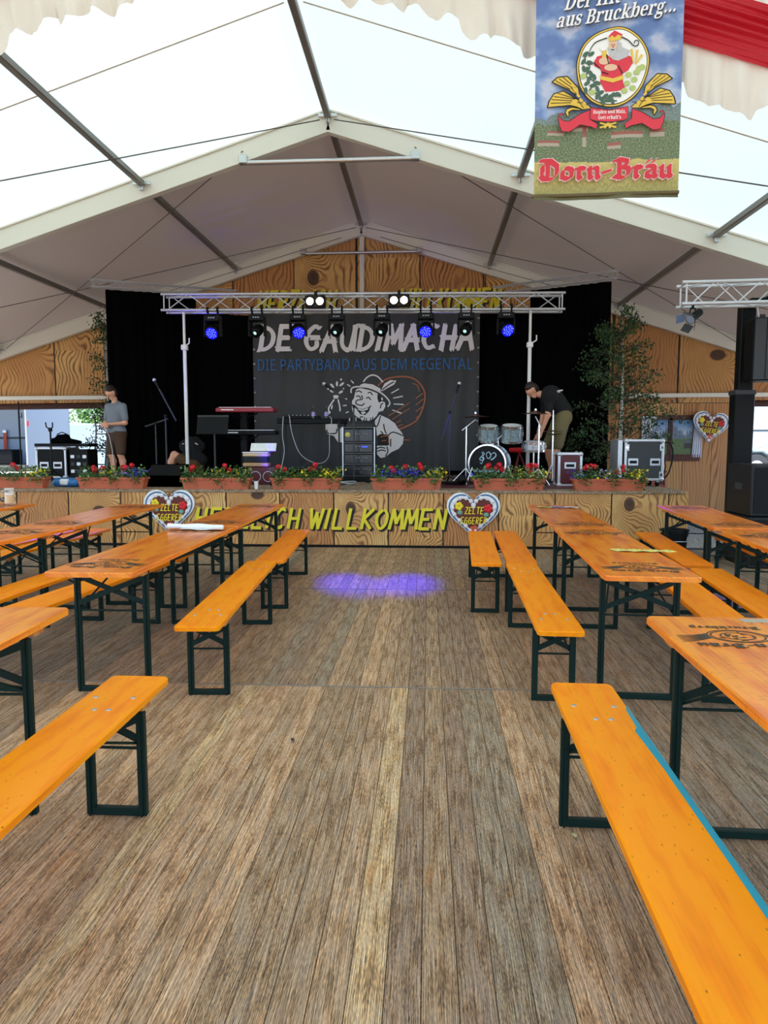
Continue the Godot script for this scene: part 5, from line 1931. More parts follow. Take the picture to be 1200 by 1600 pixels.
	for cc in [[-1.30, -11.15, "coil of cable lying on the stage in front of the equipment rack", M.silver], [0.40, -11.30, "black cables heaped on the stage below the diagonal microphone boom", M.black]]:
		t = thing("cable_coil", cc[2], "cable", Vector3(cc[0], S + 0.012, cc[1]), 0.0)
		for k in 4:
			var loop := []
			for q in 25:
				var an := TAU * q / 24.0
				loop.append(Vector3(cos(an) * (0.14 + 0.02 * k) + 0.03 * sin(k * 2.0), 0.012 * k + 0.008 * sin(an * 2.0 + k), sin(an) * (0.11 + 0.015 * k)))
			tube_obj("loop", t, loop, 0.009, cc[3] if k != 2 else M.black, 6)
	# mixer table with X legs
	t = thing("mixer_table", "black folding stage table on crossed legs carrying cables and small gear", "table", Vector3(-2.05, S, -13.0))
	box_obj("top", t, Vector3(0, 1.04, 0), Vector3(1.26, 0.09, 0.42), M.black, 0.008)
	for sx in [-0.55, 0.55]:
		for sg in [-1.0, 1.0]:
			tube_obj("leg", t, [Vector3(sx, 1.0, sg * 0.16), Vector3(sx, 0.01, sg * 0.18)], 0.018, M.dark_grey)
	for sg in [-1.0, 1.0]:
		tube_obj("cross_brace", t, [Vector3(-sg * 0.52, 0.06, 0.19), Vector3(sg * 0.22, 0.44, 0.19)], 0.012, M.dark_grey)
	t = thing("mixing_desk", "flat black mixing desk lying on the stage table", "mixer", Vector3(-2.25, S + 1.085, -12.98))
	box_obj("body", t, Vector3(0, 0.025, 0), Vector3(0.62, 0.05, 0.34), M.black, 0.008)
	for k in 8:
		box_obj("fader", t, Vector3(-0.24 + k * 0.07, 0.056, 0.06), Vector3(0.018, 0.014, 0.03), M.silver, 0.002)
	for b in [[-2.03, "first small bottle standing on the stage table"], [-1.80, "second small bottle on the stage table, nearer the rack"]]:
		t = thing("bottle", b[1], "bottle", Vector3(b[0], S + 1.085, -12.80), 0.0, "bottles on the stage table")
		mb = MB.new()
		mb.lathe([Vector2(0, 0), Vector2(0.032, 0.003), Vector2(0.033, 0.13), Vector2(0.014, 0.18), Vector2(0.013, 0.235), Vector2(0, 0.235)], Transform3D(), 14)
		obj("glass", mb, mat(rgb(44, 34, 30), 0.15), t)
		mb = MB.new()
		mb.lathe([Vector2(0.0336, 0.04), Vector2(0.0336, 0.11)], Transform3D(), 14)
		obj("paper_label", mb, M.lilac, t)
	t = thing("tablet_stand", "small black tray stand at the rack end of the stage table", "stand", Vector3(-1.55, S, -12.60))
	tube_obj("pole", t, [Vector3(0, 0.02, 0), Vector3(0, 1.04, 0)], 0.014, M.dark_grey)
	box_obj("tray", t, Vector3(0, 1.06, 0.02), Vector3(0.22, 0.03, 0.2), M.black, 0.004)
	mb = MB.new()
	mb.lathe([Vector2(0, 0), Vector2(0.11, 0.0), Vector2(0.10, 0.02), Vector2(0, 0.03)], Transform3D(), 18)
	obj("base", mb, M.black, t)
	for c in [["pale cable looping down from the stage table", [Vector3(-2.45, 1.93, -12.76), Vector3(-2.40, 1.60, -12.76), Vector3(-2.25, 1.25, -12.76), Vector3(-1.95, 1.10, -12.76), Vector3(-1.76, 1.22, -12.76), Vector3(-1.74, 1.6, -12.76), Vector3(-1.70, 1.86, -12.76), Vector3(-1.75, 1.935, -12.80)]], ["pale cable hanging straight from the table end beside the accordion", [Vector3(-2.56, 1.93, -12.76), Vector3(-2.58, 1.6, -12.76), Vector3(-2.55, 1.3, -12.76), Vector3(-2.62, 0.95, -12.7), Vector3(-2.66, 0.82, -12.6)]]]:
		mb = MB.new()
		mb.tube(spline3(c[1]), 0.006, 6)
		tag(obj("cable", mb, M.silver, self), c[0], "cable", "cables on the stage table")
	# equipment rack
	t = thing("equipment_rack", "silver edged equipment rack with stacked black amplifiers behind violet flowers", "rack", Vector3(-1.16, S, -12.3))
	box_obj("plinth", t, Vector3(0, 0.05, 0), Vector3(0.54, 0.1, 0.44), M.black, 0.006)
	box_obj("case", t, Vector3(0, 0.50, -0.02), Vector3(0.53, 0.82, 0.42), M.black, 0.006)
	for sx in [-0.265, 0.265]:
		box_obj("edge_profile", t, Vector3(sx, 0.50, 0.20), Vector3(0.022, 0.84, 0.022), M.silver, 0.004)
	for y in [0.10, 0.295, 0.48, 0.66, 0.91]:
		box_obj("cross_profile", t, Vector3(0, y, 0.20), Vector3(0.53, 0.012, 0.022), M.alu_dark, 0.003)
	var lcd := mat(rgb(60, 80, 220), 0.3)
	lcd.emission_enabled = true
	lcd.emission = Color(0.15, 0.2, 0.9)
	for u in [[0.195, 0.16], [0.385, 0.15], [0.57, 0.14], [0.78, 0.2]]:
		box_obj("amplifier", t, Vector3(0, u[0], 0.205), Vector3(0.47, u[1], 0.02), M.black_gloss, 0.004)
		for k in 7:
			mb = MB.new()
			mb.lathe([Vector2(0.006, 0), Vector2(0.005, 0.012), Vector2(0, 0.013)], Transform3D(WALLB, Vector3(-0.05 + k * 0.032, u[0] + (0.025 if (k * 3 + int(u[0] * 20)) % 4 else -0.03), 0.215)), 8)
			obj("knob", mb, M.zinc, t)
	box_obj("display", t, Vector3(0.10, 0.59, 0.217), Vector3(0.10, 0.022, 0.004), lcd, 0.001)
	mb = MB.new()
	mb.lathe([Vector2(0.045, 0), Vector2(0.04, 0.02), Vector2(0, 0.03)], Transform3D(WALLB, Vector3(-0.18, 0.79, 0.215)), 16)
	obj("lamp", mb, mat(rgb(200, 190, 90), 0.4), t)
	t = thing("patch_mixer", "small slanted mixer on top of the equipment rack, full of plugs", "mixer", Vector3(-1.14, S + 0.925, -12.28))
	box_obj("body", t, Vector3(0, 0.05, 0), Vector3(0.46, 0.05, 0.30), M.dark_grey, 0.006, Basis(Vector3.RIGHT, 0.25))
	for k in 12:
		tube_obj("plug", t, [Vector3(-0.2 + k * 0.036, 0.10, -0.10 + 0.02 * (k % 3)), Vector3(-0.2 + k * 0.036, 0.15 + 0.015 * (k % 2), -0.11)], 0.008, M.black if k % 3 else M.silver, 6)
	# flight cases
	t = flight_case("large black flight case with silver edges beside the birch trunk", Vector3(3.24, S + 0.40, -11.35), Vector3(0.58, 0.62, 0.5), M.dark_grey, [[-0.28, -0.05, 0.15, 0.11], [0.28, -0.05, 0.15, 0.11], [-0.44, 0.3, 0.06, 0.1], [0.44, 0.3, 0.06, 0.1], [0.44, -0.36, 0.06, 0.1]])
	for sx in [-0.22, 0.22]:
		for sz in [-0.18, 0.18]:
			mb = MB.new()
			mb.lathe([Vector2(0, -0.018), Vector2(0.04, -0.018), Vector2(0.04, 0.018), Vector2(0, 0.018)], Transform3D(Basis(Vector3(0, 0, 1), PI / 2), Vector3(sx, -0.05, sz)), 14)
			obj("castor", mb, M.black, t)
			box_obj("castor_fork", t, Vector3(sx, -0.015, sz), Vector3(0.05, 0.03, 0.06), M.zinc, 0.003)
	box_obj("side_lid", t, Vector3(-0.34, 0.30, -0.05), Vector3(0.07, 0.62, 0.48), M.silver, 0.006)
	flight_case("upright maroon instrument case with silver edges behind the drum kit", Vector3(2.13, S + 0.255, -11.2), Vector3(0.36, 0.51, 0.36), M.maroon, [[0.0, 0.12, 0.17, 0.10]])
	flight_case("black and silver flight case below piled bags near the open end", Vector3(-6.72, S + 0.30, -12.8), Vector3(0.56, 0.55, 0.5), M.black, [[-0.22, -0.08, 0.16, 0.12], [0.22, -0.08, 0.16, 0.12]])
	t = thing("stage_box", "open black gear box full of small fittings behind the silver flight case", "box", Vector3(-6.21, S, -12.75))
	box_obj("body", t, Vector3(0, 0.27, 0), Vector3(0.34, 0.54, 0.4), M.black, 0.008)
	for k in 9:
		box_obj("socket", t, Vector3(-0.11 + (k % 3) * 0.11, 0.15 + (k / 3) * 0.13, 0.202), Vector3(0.07, 0.06, 0.012), M.dark_grey if k % 2 else M.silver, 0.004)
	t = thing("plank_board", "flat black board lying across the flight case and the gear box", "board", Vector3(-6.55, S + 0.585, -12.8))
	box_obj("panel", t, Vector3(0, 0.03, 0), Vector3(0.98, 0.055, 0.40), M.black, 0.006)
	t = thing("equipment_bag", "slouching black bags piled on the board over the flight case", "bag", Vector3(-6.60, S + 0.645, -12.8))
	mb = MB.new()
	body(mb, [[Vector3(-0.18, 0.04, 0), Vector3(0.05, 0.05, 0), 0.06, 0.08], [Vector3(-0.08, 0.10, 0), Vector3(0.08, 0.12, 0.02), 0.06, 0.05], [Vector3(0.1, 0.04, 0.02), Vector3(0.32, 0.02, 0.0), 0.06, 0.03]], 0.02, 0.03)
	obj("fabric", mb, M.black_cloth, t)
	tube_obj("strap", t, [Vector3(-0.1, 0.16, 0.03), Vector3(0.0, 0.2, 0.05), Vector3(0.1, 0.16, 0.05)], 0.01, M.black)
	# tall instrument stand with U fork
	t = thing("instrument_stand", "black tripod instrument stand with a forked top before the flight case", "stand", Vector3(-5.85, S, -10.95))
	for k in 3:
		var an := k * TAU / 3 - 0.5
		tube_obj("foot", t, [Vector3(0, 0.24, 0), Vector3(cos(an) * 0.26, 0.012, sin(an) * 0.26)], 0.012, M.black)
	tube_obj("pole", t, [Vector3(0, 0.05, 0), Vector3(0, 0.86, 0)], 0.014, M.black)
	for s in [-1.0, 1.0]:
		tube_obj("fork", t, [Vector3(0, 0.86, 0), Vector3(s * 0.05, 0.90, 0.02), Vector3(s * 0.055, 0.97, 0.03)], 0.010, M.black)
	box_obj("collar", t, Vector3(0, 0.86, 0), Vector3(0.05, 0.06, 0.05), M.black, 0.008)
	for s in [[-6.95, 1.35, "thin black stand pole before the open tent side"]]:
		t = thing("pole_stand", s[2], "stand", Vector3(s[0], S, -12.0))
		tube_obj("pole", t, [Vector3(0, 0.02, 0), Vector3(0, s[1], 0)], 0.014, M.black)
		tube_obj("hook", t, [Vector3(0, 1.1, 0), Vector3(0.05, 1.08, 0), Vector3(0.05, 1.16, 0)], 0.008, M.black)
		mb = MB.new()
		mb.lathe([Vector2(0, 0), Vector2(0.15, 0.0), Vector2(0.14, 0.02), Vector2(0, 0.03)], Transform3D(), 18)
		obj("base", mb, M.black, t)
	t = thing("hand_truck", "bent tube hand truck leaning beside the standing man", "hand truck", Vector3(-6.12, S, -13.3), -0.35)
	for sx in [-0.14, 0.14]:
		tube_obj("rail", t, [Vector3(sx, 0.05, 0.1), Vector3(sx, 0.9, -0.02), Vector3(sx * 0.9, 1.08, 0.02), Vector3(sx * 0.6, 1.16, 0.12)], 0.016, M.alu_dark)
	for y in [0.25, 0.55, 0.82]:
		tube_obj("rung", t, [Vector3(-0.14, y, 0.07 - y * 0.1), Vector3(0.14, y, 0.07 - y * 0.1)], 0.011, M.alu_dark)
	box_obj("toe_plate", t, Vector3(0, 0.02, 0.2), Vector3(0.32, 0.012, 0.2), M.alu_dark, 0.003)
	for sx in [-0.19, 0.19]:
		mb = MB.new()
		mb.lathe([Vector2(0, -0.025), Vector2(0.1, -0.025), Vector2(0.11, 0), Vector2(0.1, 0.025), Vector2(0, 0.025)], Transform3D(Basis(Vector3(0, 0, 1), PI / 2), Vector3(sx, 0.11, 0.03)), 16)
		obj("wheel", mb, M.black, t)
	t = thing("drinks_pack", "blue and white wrapped pack lying between the window boxes", "pack", Vector3(-5.40, S, -10.55))
	mb = MB.new()
	body(mb, [[Vector3(-0.16, 0.07, 0), Vector3(0.16, 0.07, 0), 0.065, 0.065], [Vector3(-0.14, 0.06, 0.07), Vector3(0.16, 0.06, 0.07), 0.055, 0.055]], 0.016, 0.02)
	obj("wrapping", mb, mat(rgb(40, 110, 170), 0.3), t)
	box_obj("paper_band", t, Vector3(0.0, 0.075, 0.09), Vector3(0.14, 0.09, 0.09), M.white, 0.02)
	t = thing("crate", "small rust coloured crate behind the large flight case at the stage corner", "crate", Vector3(4.05, -0.05, -13.2))
	box_obj("body", t, Vector3(0, 0.5, 0), Vector3(0.3, 1.0, 0.3), mat(rgb(140, 60, 36), 0.6), 0.01)
	box_obj("lid", t, Vector3(0, 1.01, 0), Vector3(0.32, 0.04, 0.32), mat(rgb(120, 52, 32), 0.6), 0.01)
	mb = MB.new()
	mb.tube(spline3([Vector3(3.64, S + 0.01, -11.4), Vector3(3.60, 1.2, -11.4), Vector3(3.62, 1.44, -11.4), Vector3(3.70, 1.46, -11.4), Vector3(3.76, 1.3, -11.4), Vector3(3.70, 1.02, -11.38), Vector3(3.62, 0.9, -11.4), Vector3(3.52, 0.83, -11.3)]), 0.011, 6)
	mb.tube([Vector3(3.60, S + 0.02, -11.42), Vector3(3.66, 1.1, -11.42), Vector3(3.60, 1.40, -11.42), Vector3(3.56, 1.42, -11.4)], 0.010, 6)
	tag(obj("cable_loop", mb, M.black, self), "black power cables looping up beside the large flight case", "cable")

func drum(t: Node, called: String, c: Vector3, r: float, h: float, b: Basis, shell: Material, head: Material) -> void:
	var x := Transform3D(b, c)
	var mb := MB.new()
	mb.lathe([Vector2(r, -h / 2), Vector2(r, h / 2)], x, 28)
	obj(called + "_shell", mb, shell, t)
	for s in [-1.0, 1.0]:
		mb = MB.new()
		mb.lathe([Vector2(r + 0.004, s * (h / 2 - 0.03)), Vector2(r + 0.012, s * (h / 2 - 0.03)), Vector2(r + 0.012, s * (h / 2 + 0.008)), Vector2(r - 0.012, s * (h / 2 + 0.008)), Vector2(r - 0.012, s * h / 2)], x, 28)
		obj(called + "_hoop", mb, M.chrome, t)
		mb = MB.new()
		mb.lathe([Vector2(r - 0.008, s * (h / 2 - 0.001)), Vector2(0, s * (h / 2 + 0.001))], x, 28)
		obj(called + "_head", mb, head, t)
	for k in 8:
		var an := k * TAU / 8 + 0.2
		var q := Vector3(cos(an), 0, sin(an)) * (r + 0.012)
		mb = MB.new()
		mb.tube([x * (q - Vector3(0, h * 0.42, 0)), x * (q + Vector3(0, h * 0.42, 0))], 0.005, 5)
		mb.tube([x * (q - Vector3(0, h * 0.12, 0)), x * (q + Vector3(0, h * 0.12, 0))], 0.012, 6)
		obj("lug", mb, M.chrome, t)

func cymbal(label: String, at: Vector3, top: float, off: Vector3, r: float, m: Material, tiltb: Basis) -> void:
	var t := thing("cymbal_stand", label, "cymbal", at, 0.0, "cymbal stands")
	for k in 3:
		var an := k * TAU / 3 + 0.9
		tube_obj("foot", t, [Vector3(0, 0.26, 0), Vector3(cos(an) * 0.24, 0.012, sin(an) * 0.24)], 0.011, M.chrome)
	tube_obj("pole", t, [Vector3(0, 0.1, 0), Vector3(0, top * 0.5, 0), Vector3(0, top * 0.85, 0)], [0.016, 0.014, 0.011], M.chrome)
	tube_obj("boom", t, [Vector3(-off.x * 0.5, top * 0.80, -off.z * 0.5), off + Vector3(0, top - 0.04, 0)], 0.011, M.chrome)
	var mb := MB.new()
	mb.lathe([Vector2(r, 0.0), Vector2(r * 0.5, 0.016), Vector2(r * 0.2, 0.024), Vector2(r * 0.15, 0.045), Vector2(0.01, 0.052), Vector2(0.01, 0.046), Vector2(r * 0.15, 0.04), Vector2(r * 0.5, 0.012), Vector2(r, -0.002)], Transform3D(tiltb, off + Vector3(0, top, 0)), 30)
	obj("cymbal", mb, m, t)
	mb = MB.new()
	mb.lathe([Vector2(0.018, 0.05), Vector2(0.018, 0.075), Vector2(0, 0.085)], Transform3D(tiltb, off + Vector3(0, top, 0)), 10)
	obj("wing_nut", mb, M.chrome, t)

func make_drums() -> void:
	var z := -11.5
	var pearl_n := noise(111, 0.06, 3)
	var pearl := paint(128, 128, func(x: int, y: int):
		var a := sin(y * 0.22 + pearl_n.get_noise_2d(x, y * 2.0) * 7.0)
		return Color(0.46, 0.54, 0.57).lerp(Color(0.84, 0.90, 0.90), clampf(0.5 + 0.5 * a, 0, 1)))
	var shell := mat(rgb(220, 226, 230), 0.25, 0.2, pearl, Vector3(2, 5, 1))
	var t := thing("rug", "dark red rug under the drum kit", "rug", Vector3(1.35, S, -11.35))
	box_obj("pile", t, Vector3(0, 0.006, 0), Vector3(2.3, 0.012, 1.7), M.maroon, 0.004)
	t = thing("bass_drum", "pearl bass drum with black front head and two mounted toms", "drum", Vector3(0.97, S, z))
	var fb := Basis(Vector3.RIGHT, PI / 2) * Basis(Vector3.UP, 0.0)
	fb = Basis(Vector3.UP, -0.28) * fb
	drum(t, "kick", Vector3(0, 0.335, 0), 0.29, 0.42, fb, shell, M.black)
	var mb := MB.new()
	var lm := MB.new()
	type_fit(lm, "DE GAUDIMACHA", "Droid Sans", -0.20, 0.20, -0.135, -0.095, 0.002, 0.0, true)
	ribbon(lm, spline(pts2("5 8 8 12 5 18 1 15 3 8 7 9", 0.01, Vector2(-0.02, 0.0)), 5), 0.014, 0.006, 0.002)
	ribbon(lm, spline(pts2("8 14 13 17 16 13 12 8 8 6", 0.01, Vector2(-0.02, 0.0)), 5), 0.008, 0.02, 0.002)
	ribbon(lm, spline(pts2("-4 20 -2 12 -4 2 -7 4", 0.01, Vector2(-0.04, -0.02)), 5), 0.008, 0.008, 0.002)
	ribbon(lm, spline(pts2("-3 20 0 17 -6 12 -7 8 -2 7 -1 11 -5 11", 0.01, Vector2(-0.04, -0.02)), 5), 0.008, 0.012, 0.002)
	var lo := obj("logo", lm, mat(rgb(170, 205, 220), 0.5), t)
	lo.transform = Transform3D(Basis(Vector3.UP, -0.28), Vector3(0, 0.335, 0) + Basis(Vector3.UP, -0.28) * Vector3(0, 0, 0.217))
	drum(t, "tom", Vector3(-0.02, 0.80, -0.05), 0.15, 0.24, Basis(Vector3.RIGHT, 0.22), shell, M.white)
	drum(t, "tom", Vector3(0.34, 0.80, -0.05), 0.16, 0.25, Basis(Vector3.RIGHT, 0.22), shell, M.white)
	for sx in [0.06, 0.22]:
		tube_obj("tom_holder", t, [Vector3(0.13, 0.60, 0), Vector3(0.13, 0.72, -0.02), Vector3(sx, 0.80, -0.05)], 0.013, M.chrome)
	for s in [-1.0, 1.0]:
		tube_obj("spur", t, [Vector3(s * 0.27, 0.30, 0.12), Vector3(s * 0.38, 0.01, 0.22)], 0.010, M.chrome)
	t = thing("snare_drum", "shallow silver snare drum on a low stand beside the toms", "drum", Vector3(1.67, S, z - 0.12))
	drum(t, "snare", Vector3(0, 0.60, 0), 0.17, 0.14, Basis(Vector3.RIGHT, 0.1), M.silver, M.white)
	tube_obj("pole", t, [Vector3(0, 0.1, 0), Vector3(0, 0.51, 0)], 0.014, M.chrome)
	for k in 3:
		var an := k * TAU / 3
		tube_obj("foot", t, [Vector3(0, 0.2, 0), Vector3(cos(an) * 0.2, 0.012, sin(an) * 0.2)], 0.010, M.chrome)
	var bronze := mat(rgb(112, 70, 58), 0.3, 0.7)
	cymbal("bronze cymbal on a chrome stand next to the diagonal microphone boom", Vector3(0.60, S, z), 1.06, Vector3(0.14, 0, 0), 0.22, bronze, Basis(Vector3.FORWARD, -0.03))
	cymbal("bronze cymbal on a chrome stand in front of the bending drummer", Vector3(1.70, S, z + 0.2), 1.10, Vector3(-0.06, 0, 0), 0.22, bronze, Basis(Vector3.RIGHT, 0.06))
	t = thing("hi_hat", "hi hat with closed bronze cymbals before the bending drummer's legs", "hi hat", Vector3(1.98, S, z - 0.22))
	tube_obj("pole", t, [Vector3(0, 0.05, 0), Vector3(0, 0.8, 0), Vector3(0, 1.17, 0)], [0.018, 0.015, 0.007], M.chrome)
	for s in [0.0, 0.03]:
		mb = MB.new()
		mb.lathe([Vector2(0.17, 0.0), Vector2(0.05, 0.02 * (1 if s > 0 else -1)), Vector2(0.0, 0.03 * (1 if s > 0 else -1))], Transform3D(Basis(), Vector3(0, 0.80 + s, 0)), 26)
		obj("cymbal", mb, bronze, t)
	for k in 3:
		var an := k * TAU / 3 + 0.3
		tube_obj("foot", t, [Vector3(0, 0.32, 0), Vector3(cos(an) * 0.22, 0.012, sin(an) * 0.22)], 0.011, M.chrome)
	t = thing("drum_throne", "drum stool with a red cushion in the shadow behind the snare", "stool", Vector3(1.50, S, -12.1))
	mb = MB.new()
	mb.lathe([Vector2(0, 0.5), Vector2(0.15, 0.5), Vector2(0.17, 0.53), Vector2(0.16, 0.57), Vector2(0, 0.58)], Transform3D(), 20)
	obj("cushion", mb, M.red, t)
	for k in 3:
		var an := k * TAU / 3
		tube_obj("leg", t, [Vector3(0, 0.5, 0), Vector3(cos(an) * 0.2, 0.01, sin(an) * 0.2)], 0.012, mat(rgb(150, 30, 34), 0.4))

# ---------------------------------------------------------------- people
func hand(mb: MB, wrist: Vector3, dir: Vector3, side: Vector3, down: Vector3, curl: float) -> void:
	var c := []
	var palm := wrist + dir * 0.085
	for k in 3:
		var o := side * (-0.024 + 0.024 * k)
		c.append([wrist + o * 0.6, palm + o, 0.018, 0.016])
	for k in 4:
		var base := palm + side * (-0.032 + 0.0215 * k)
		var len: float = [0.062, 0.074, 0.070, 0.054][k]
		var d1 := (dir * cos(curl * 0.5) + down * sin(curl * 0.5)).normalized()
		var d2 := (dir * cos(curl) + down * sin(curl)).normalized()
		var mid := base + d1 * len * 0.55
		c.append([base, mid, 0.0095, 0.0085])
		c.append([mid, mid + d2 * len * 0.5, 0.0085, 0.007])
	var tb := wrist + dir * 0.03 - side * 0.03
	c.append([tb, tb - side * 0.025 + dir * 0.03 + down * 0.01, 0.012, 0.010])
	c.append([tb - side * 0.025 + dir * 0.03 + down * 0.01, tb - side * 0.02 + dir * 0.062 + down * 0.02, 0.010, 0.008])
	body(mb, c, 0.0055, 0.006)

func head_parts(t: Node, c: Vector3, b: Basis, skin: MB) -> void:   # b: x right of the person, y up, z where the face looks
	var caps := []
	var add := func(a: Vector3, e: Vector3, ra: float, rb: float): caps.append([c + b * a, c + b * e, ra, rb])
	add.call(Vector3(0, 0.03, -0.015), Vector3(0, 0.03, 0.015), 0.083, 0.080)
	add.call(Vector3(0, -0.02, 0.01), Vector3(0, -0.075, 0.035), 0.066, 0.042)
	add.call(Vector3(0, 0.005, 0.088), Vector3(0, -0.025, 0.108), 0.010, 0.015)
	for s in [-1.0, 1.0]:
		add.call(Vector3(s * 0.084, 0.01, -0.012), Vector3(s * 0.086, -0.03, -0.005), 0.015, 0.010)
		add.call(Vector3(s * 0.032, 0.028, 0.078), Vector3(s * 0.044, 0.026, 0.072), 0.010, 0.010)
	add.call(Vector3(-0.018, -0.058, 0.074), Vector3(0.018, -0.058, 0.074), 0.009, 0.009)
	body(skin, caps, 0.008, 0.016)
	for s in [-1.0, 1.0]:
		var e := MB.new()
		e.ball(c + b * Vector3(s * 0.033, 0.012, 0.079), Vector3.ONE * 0.0095, 10, 6)
		obj("eye", e, M.ink, t)
	var hm := MB.new()
	var hc := []
	for q in [[0, 0.072, -0.03, 0.080], [0.03, 0.085, 0.0, 0.058], [-0.03, 0.085, 0.0, 0.058], [0.0, 0.105, 0.035, 0.032], [0.045, 0.095, 0.03, 0.028], [-0.045, 0.095, 0.03, 0.028], [0, 0.02, -0.045, 0.078], [0, -0.03, -0.055, 0.055]]:
		hc.append([c + b * Vector3(q[0], q[1], q[2]), c + b * Vector3(q[0] * 1.1, q[1] + 0.004, q[2]), q[3], q[3]])
	body(hm, hc, 0.010, 0.02)
	obj("hair", hm, M.hair, t)

func limbs(a: Array, r: Array) -> Array:
	var out := []
	for i in a.size() - 1:
		out.append([a[i], a[i + 1], r[i], r[i + 1]])
	return out

func make_people() -> void:
	# man standing, looking down at his hands
	var t := thing("person", "man standing in grey T-shirt and brown leather shorts, looking down at his hands", "person", Vector3(-5.53, S, -12.62), -0.42)
	t.scale = Vector3.ONE * 0.955
	var skin := MB.new()
	var hip := Vector3(0, 0.88, 0)
	var chest := Vector3(0, 1.25, 0.0)
	var caps := []
	caps.append_array([[hip - Vector3(0.07, 0, 0), hip + Vector3(0.07, 0, 0), 0.10, 0.10], [hip, chest, 0.13, 0.14], [chest - Vector3(0.11, -0.06, 0), chest + Vector3(0.11, 0.06, 0), 0.085, 0.085], [Vector3(0, 1.36, -0.01), Vector3(0, 1.50, 0.03), 0.058, 0.052]])
	var feet := []
	for s in [-1.0, 1.0]:
		var kn := Vector3(s * 0.115, 0.47, 0.03)
		var an := Vector3(s * 0.13, 0.085, -0.01)
		caps.append_array(limbs([Vector3(s * 0.09, 0.84, 0), kn, Vector3(s * 0.12, 0.34, -0.015), an], [0.088, 0.056, 0.058, 0.037]))
		feet.append([an + Vector3(0, -0.04, -0.02), an + Vector3(s * 0.02, -0.05, 0.15), 0.042, 0.034])
	var el := [Vector3(-0.245, 1.06, 0.0), Vector3(0.255, 1.05, 0.02)]
	var wr := [Vector3(-0.06, 0.98, 0.21), Vector3(0.02, 1.02, 0.24)]
	for k in 2:
		var s: float = [-1.0, 1.0][k]
		caps.append_array(limbs([Vector3(s * 0.185, 1.35, 0), el[k], wr[k]], [0.052, 0.040, 0.027]))
	body(skin, caps, 0.014, 0.03)
	head_parts(t, Vector3(-0.01, 1.585, 0.075), Basis(Vector3.UP, -0.35) * Basis(Vector3.RIGHT, 0.55), skin)
	hand(skin, wr[0], Vector3(0.75, 0.1, 0.5).normalized(), Vector3(0.2, 0.9, -0.3).normalized(), Vector3(0.4, 0, -0.8).normalized(), 0.9)
	hand(skin, wr[1], Vector3(-0.8, -0.05, 0.35).normalized(), Vector3(-0.1, -0.9, 0.2).normalized(), Vector3(-0.3, 0, -0.9).normalized(), 1.0)
	obj("body", skin, M.skin, t)
	var sh := MB.new()
	var sc := [[Vector3(-0.08, 0.90, 0), Vector3(0.08, 0.90, 0), 0.125, 0.125], [Vector3(0, 0.95, 0), chest, 0.155, 0.16], [chest - Vector3(0.12, -0.06, 0), chest + Vector3(0.12, 0.06, 0), 0.105, 0.105], [chest + Vector3(-0.05, 0.14, -0.01), chest + Vector3(0.05, 0.14, -0.01), 0.07, 0.07]]
	for k in 2:
		var s: float = [-1.0, 1.0][k]
		var sho := Vector3(s * 0.185, 1.35, 0)
		sc.append([sho, sho.lerp(el[k], 0.72), 0.072, 0.066])
	body(sh, sc, 0.014, 0.03)
	obj("shirt", sh, mat(rgb(124, 130, 140), 0.85), t)
	var so := MB.new()
	var pc := [[Vector3(-0.07, 0.86, 0), Vector3(0.07, 0.86, 0), 0.135, 0.135], [Vector3(-0.05, 0.79, 0.02), Vector3(0.05, 0.79, 0.02), 0.12, 0.12]]
	for s in [-1.0, 1.0]:
		pc.append([Vector3(s * 0.09, 0.84, 0), Vector3(s * 0.118, 0.52, 0.022), 0.118, 0.088])
	body(so, pc, 0.014, 0.03)
	obj("shorts", so, mat(rgb(74, 50, 32), 0.8), t)
	var fo := MB.new()
	body(fo, feet, 0.012, 0.02)
	obj("shoes", fo, M.dark_grey, t)
	tube_obj("strap", t, [Vector3(0.0, 0.99, 0.27), Vector3(0.03, 0.8, 0.2), Vector3(0.05, 0.55, 0.16), Vector3(0.06, 0.3, 0.15), Vector3(0.10, 0.1, 0.17)], 0.006, M.silver, 6)
	# person crouching, head away from the camera, back bowed
	t = thing("person", "person crouching with back bowed, black shirt with pale print, brown shorts, bare legs", "person", Vector3(-4.20, S, -12.55), 0.0)
	skin = MB.new()
	caps = [[Vector3(0.08, 0.30, 0.0), Vector3(0.0, 0.58, -0.16), 0.13, 0.13], [Vector3(0.0, 0.58, -0.16), Vector3(-0.02, 0.62, -0.34), 0.07, 0.055]]
	feet = []
	for s in [-1.0, 1.0]:
		var z: float = 0.10 * s
		var kn := Vector3(-0.28, 0.42, z + 0.02)
		var an := Vector3(-0.36 + 0.05 * s, 0.08, z)
		if s > 0:
			kn = Vector3(-0.22, 0.45, 0.14)
			an = Vector3(-0.40, 0.08, 0.16)
		caps.append_array(limbs([Vector3(0.10, 0.27, z), kn, kn.lerp(an, 0.35), an], [0.09, 0.058, 0.056, 0.038]))
		feet.append([an + Vector3(0.02, -0.04, 0), an + Vector3(0.16, -0.045, 0.03), 0.042, 0.034])
		var e := Vector3(-0.10, 0.40, -0.30 + 0.12 * s)
		caps.append_array(limbs([Vector3(0.0 + 0.08 * s, 0.57, -0.20), e, Vector3(-0.22, 0.22, -0.34 + 0.05 * s)], [0.052, 0.04, 0.028]))
	body(skin, caps, 0.015, 0.03)
	head_parts(t, Vector3(-0.03, 0.62, -0.44), Basis(Vector3.UP, PI) * Basis(Vector3.RIGHT, 0.9), skin)
	for s in [-1.0, 1.0]:
		hand(skin, Vector3(-0.22, 0.22, -0.34 + 0.05 * s), Vector3(-0.2, -0.95, 0).normalized(), Vector3(0, 0, 1), Vector3(-1, -0.2, 0).normalized(), 0.7)
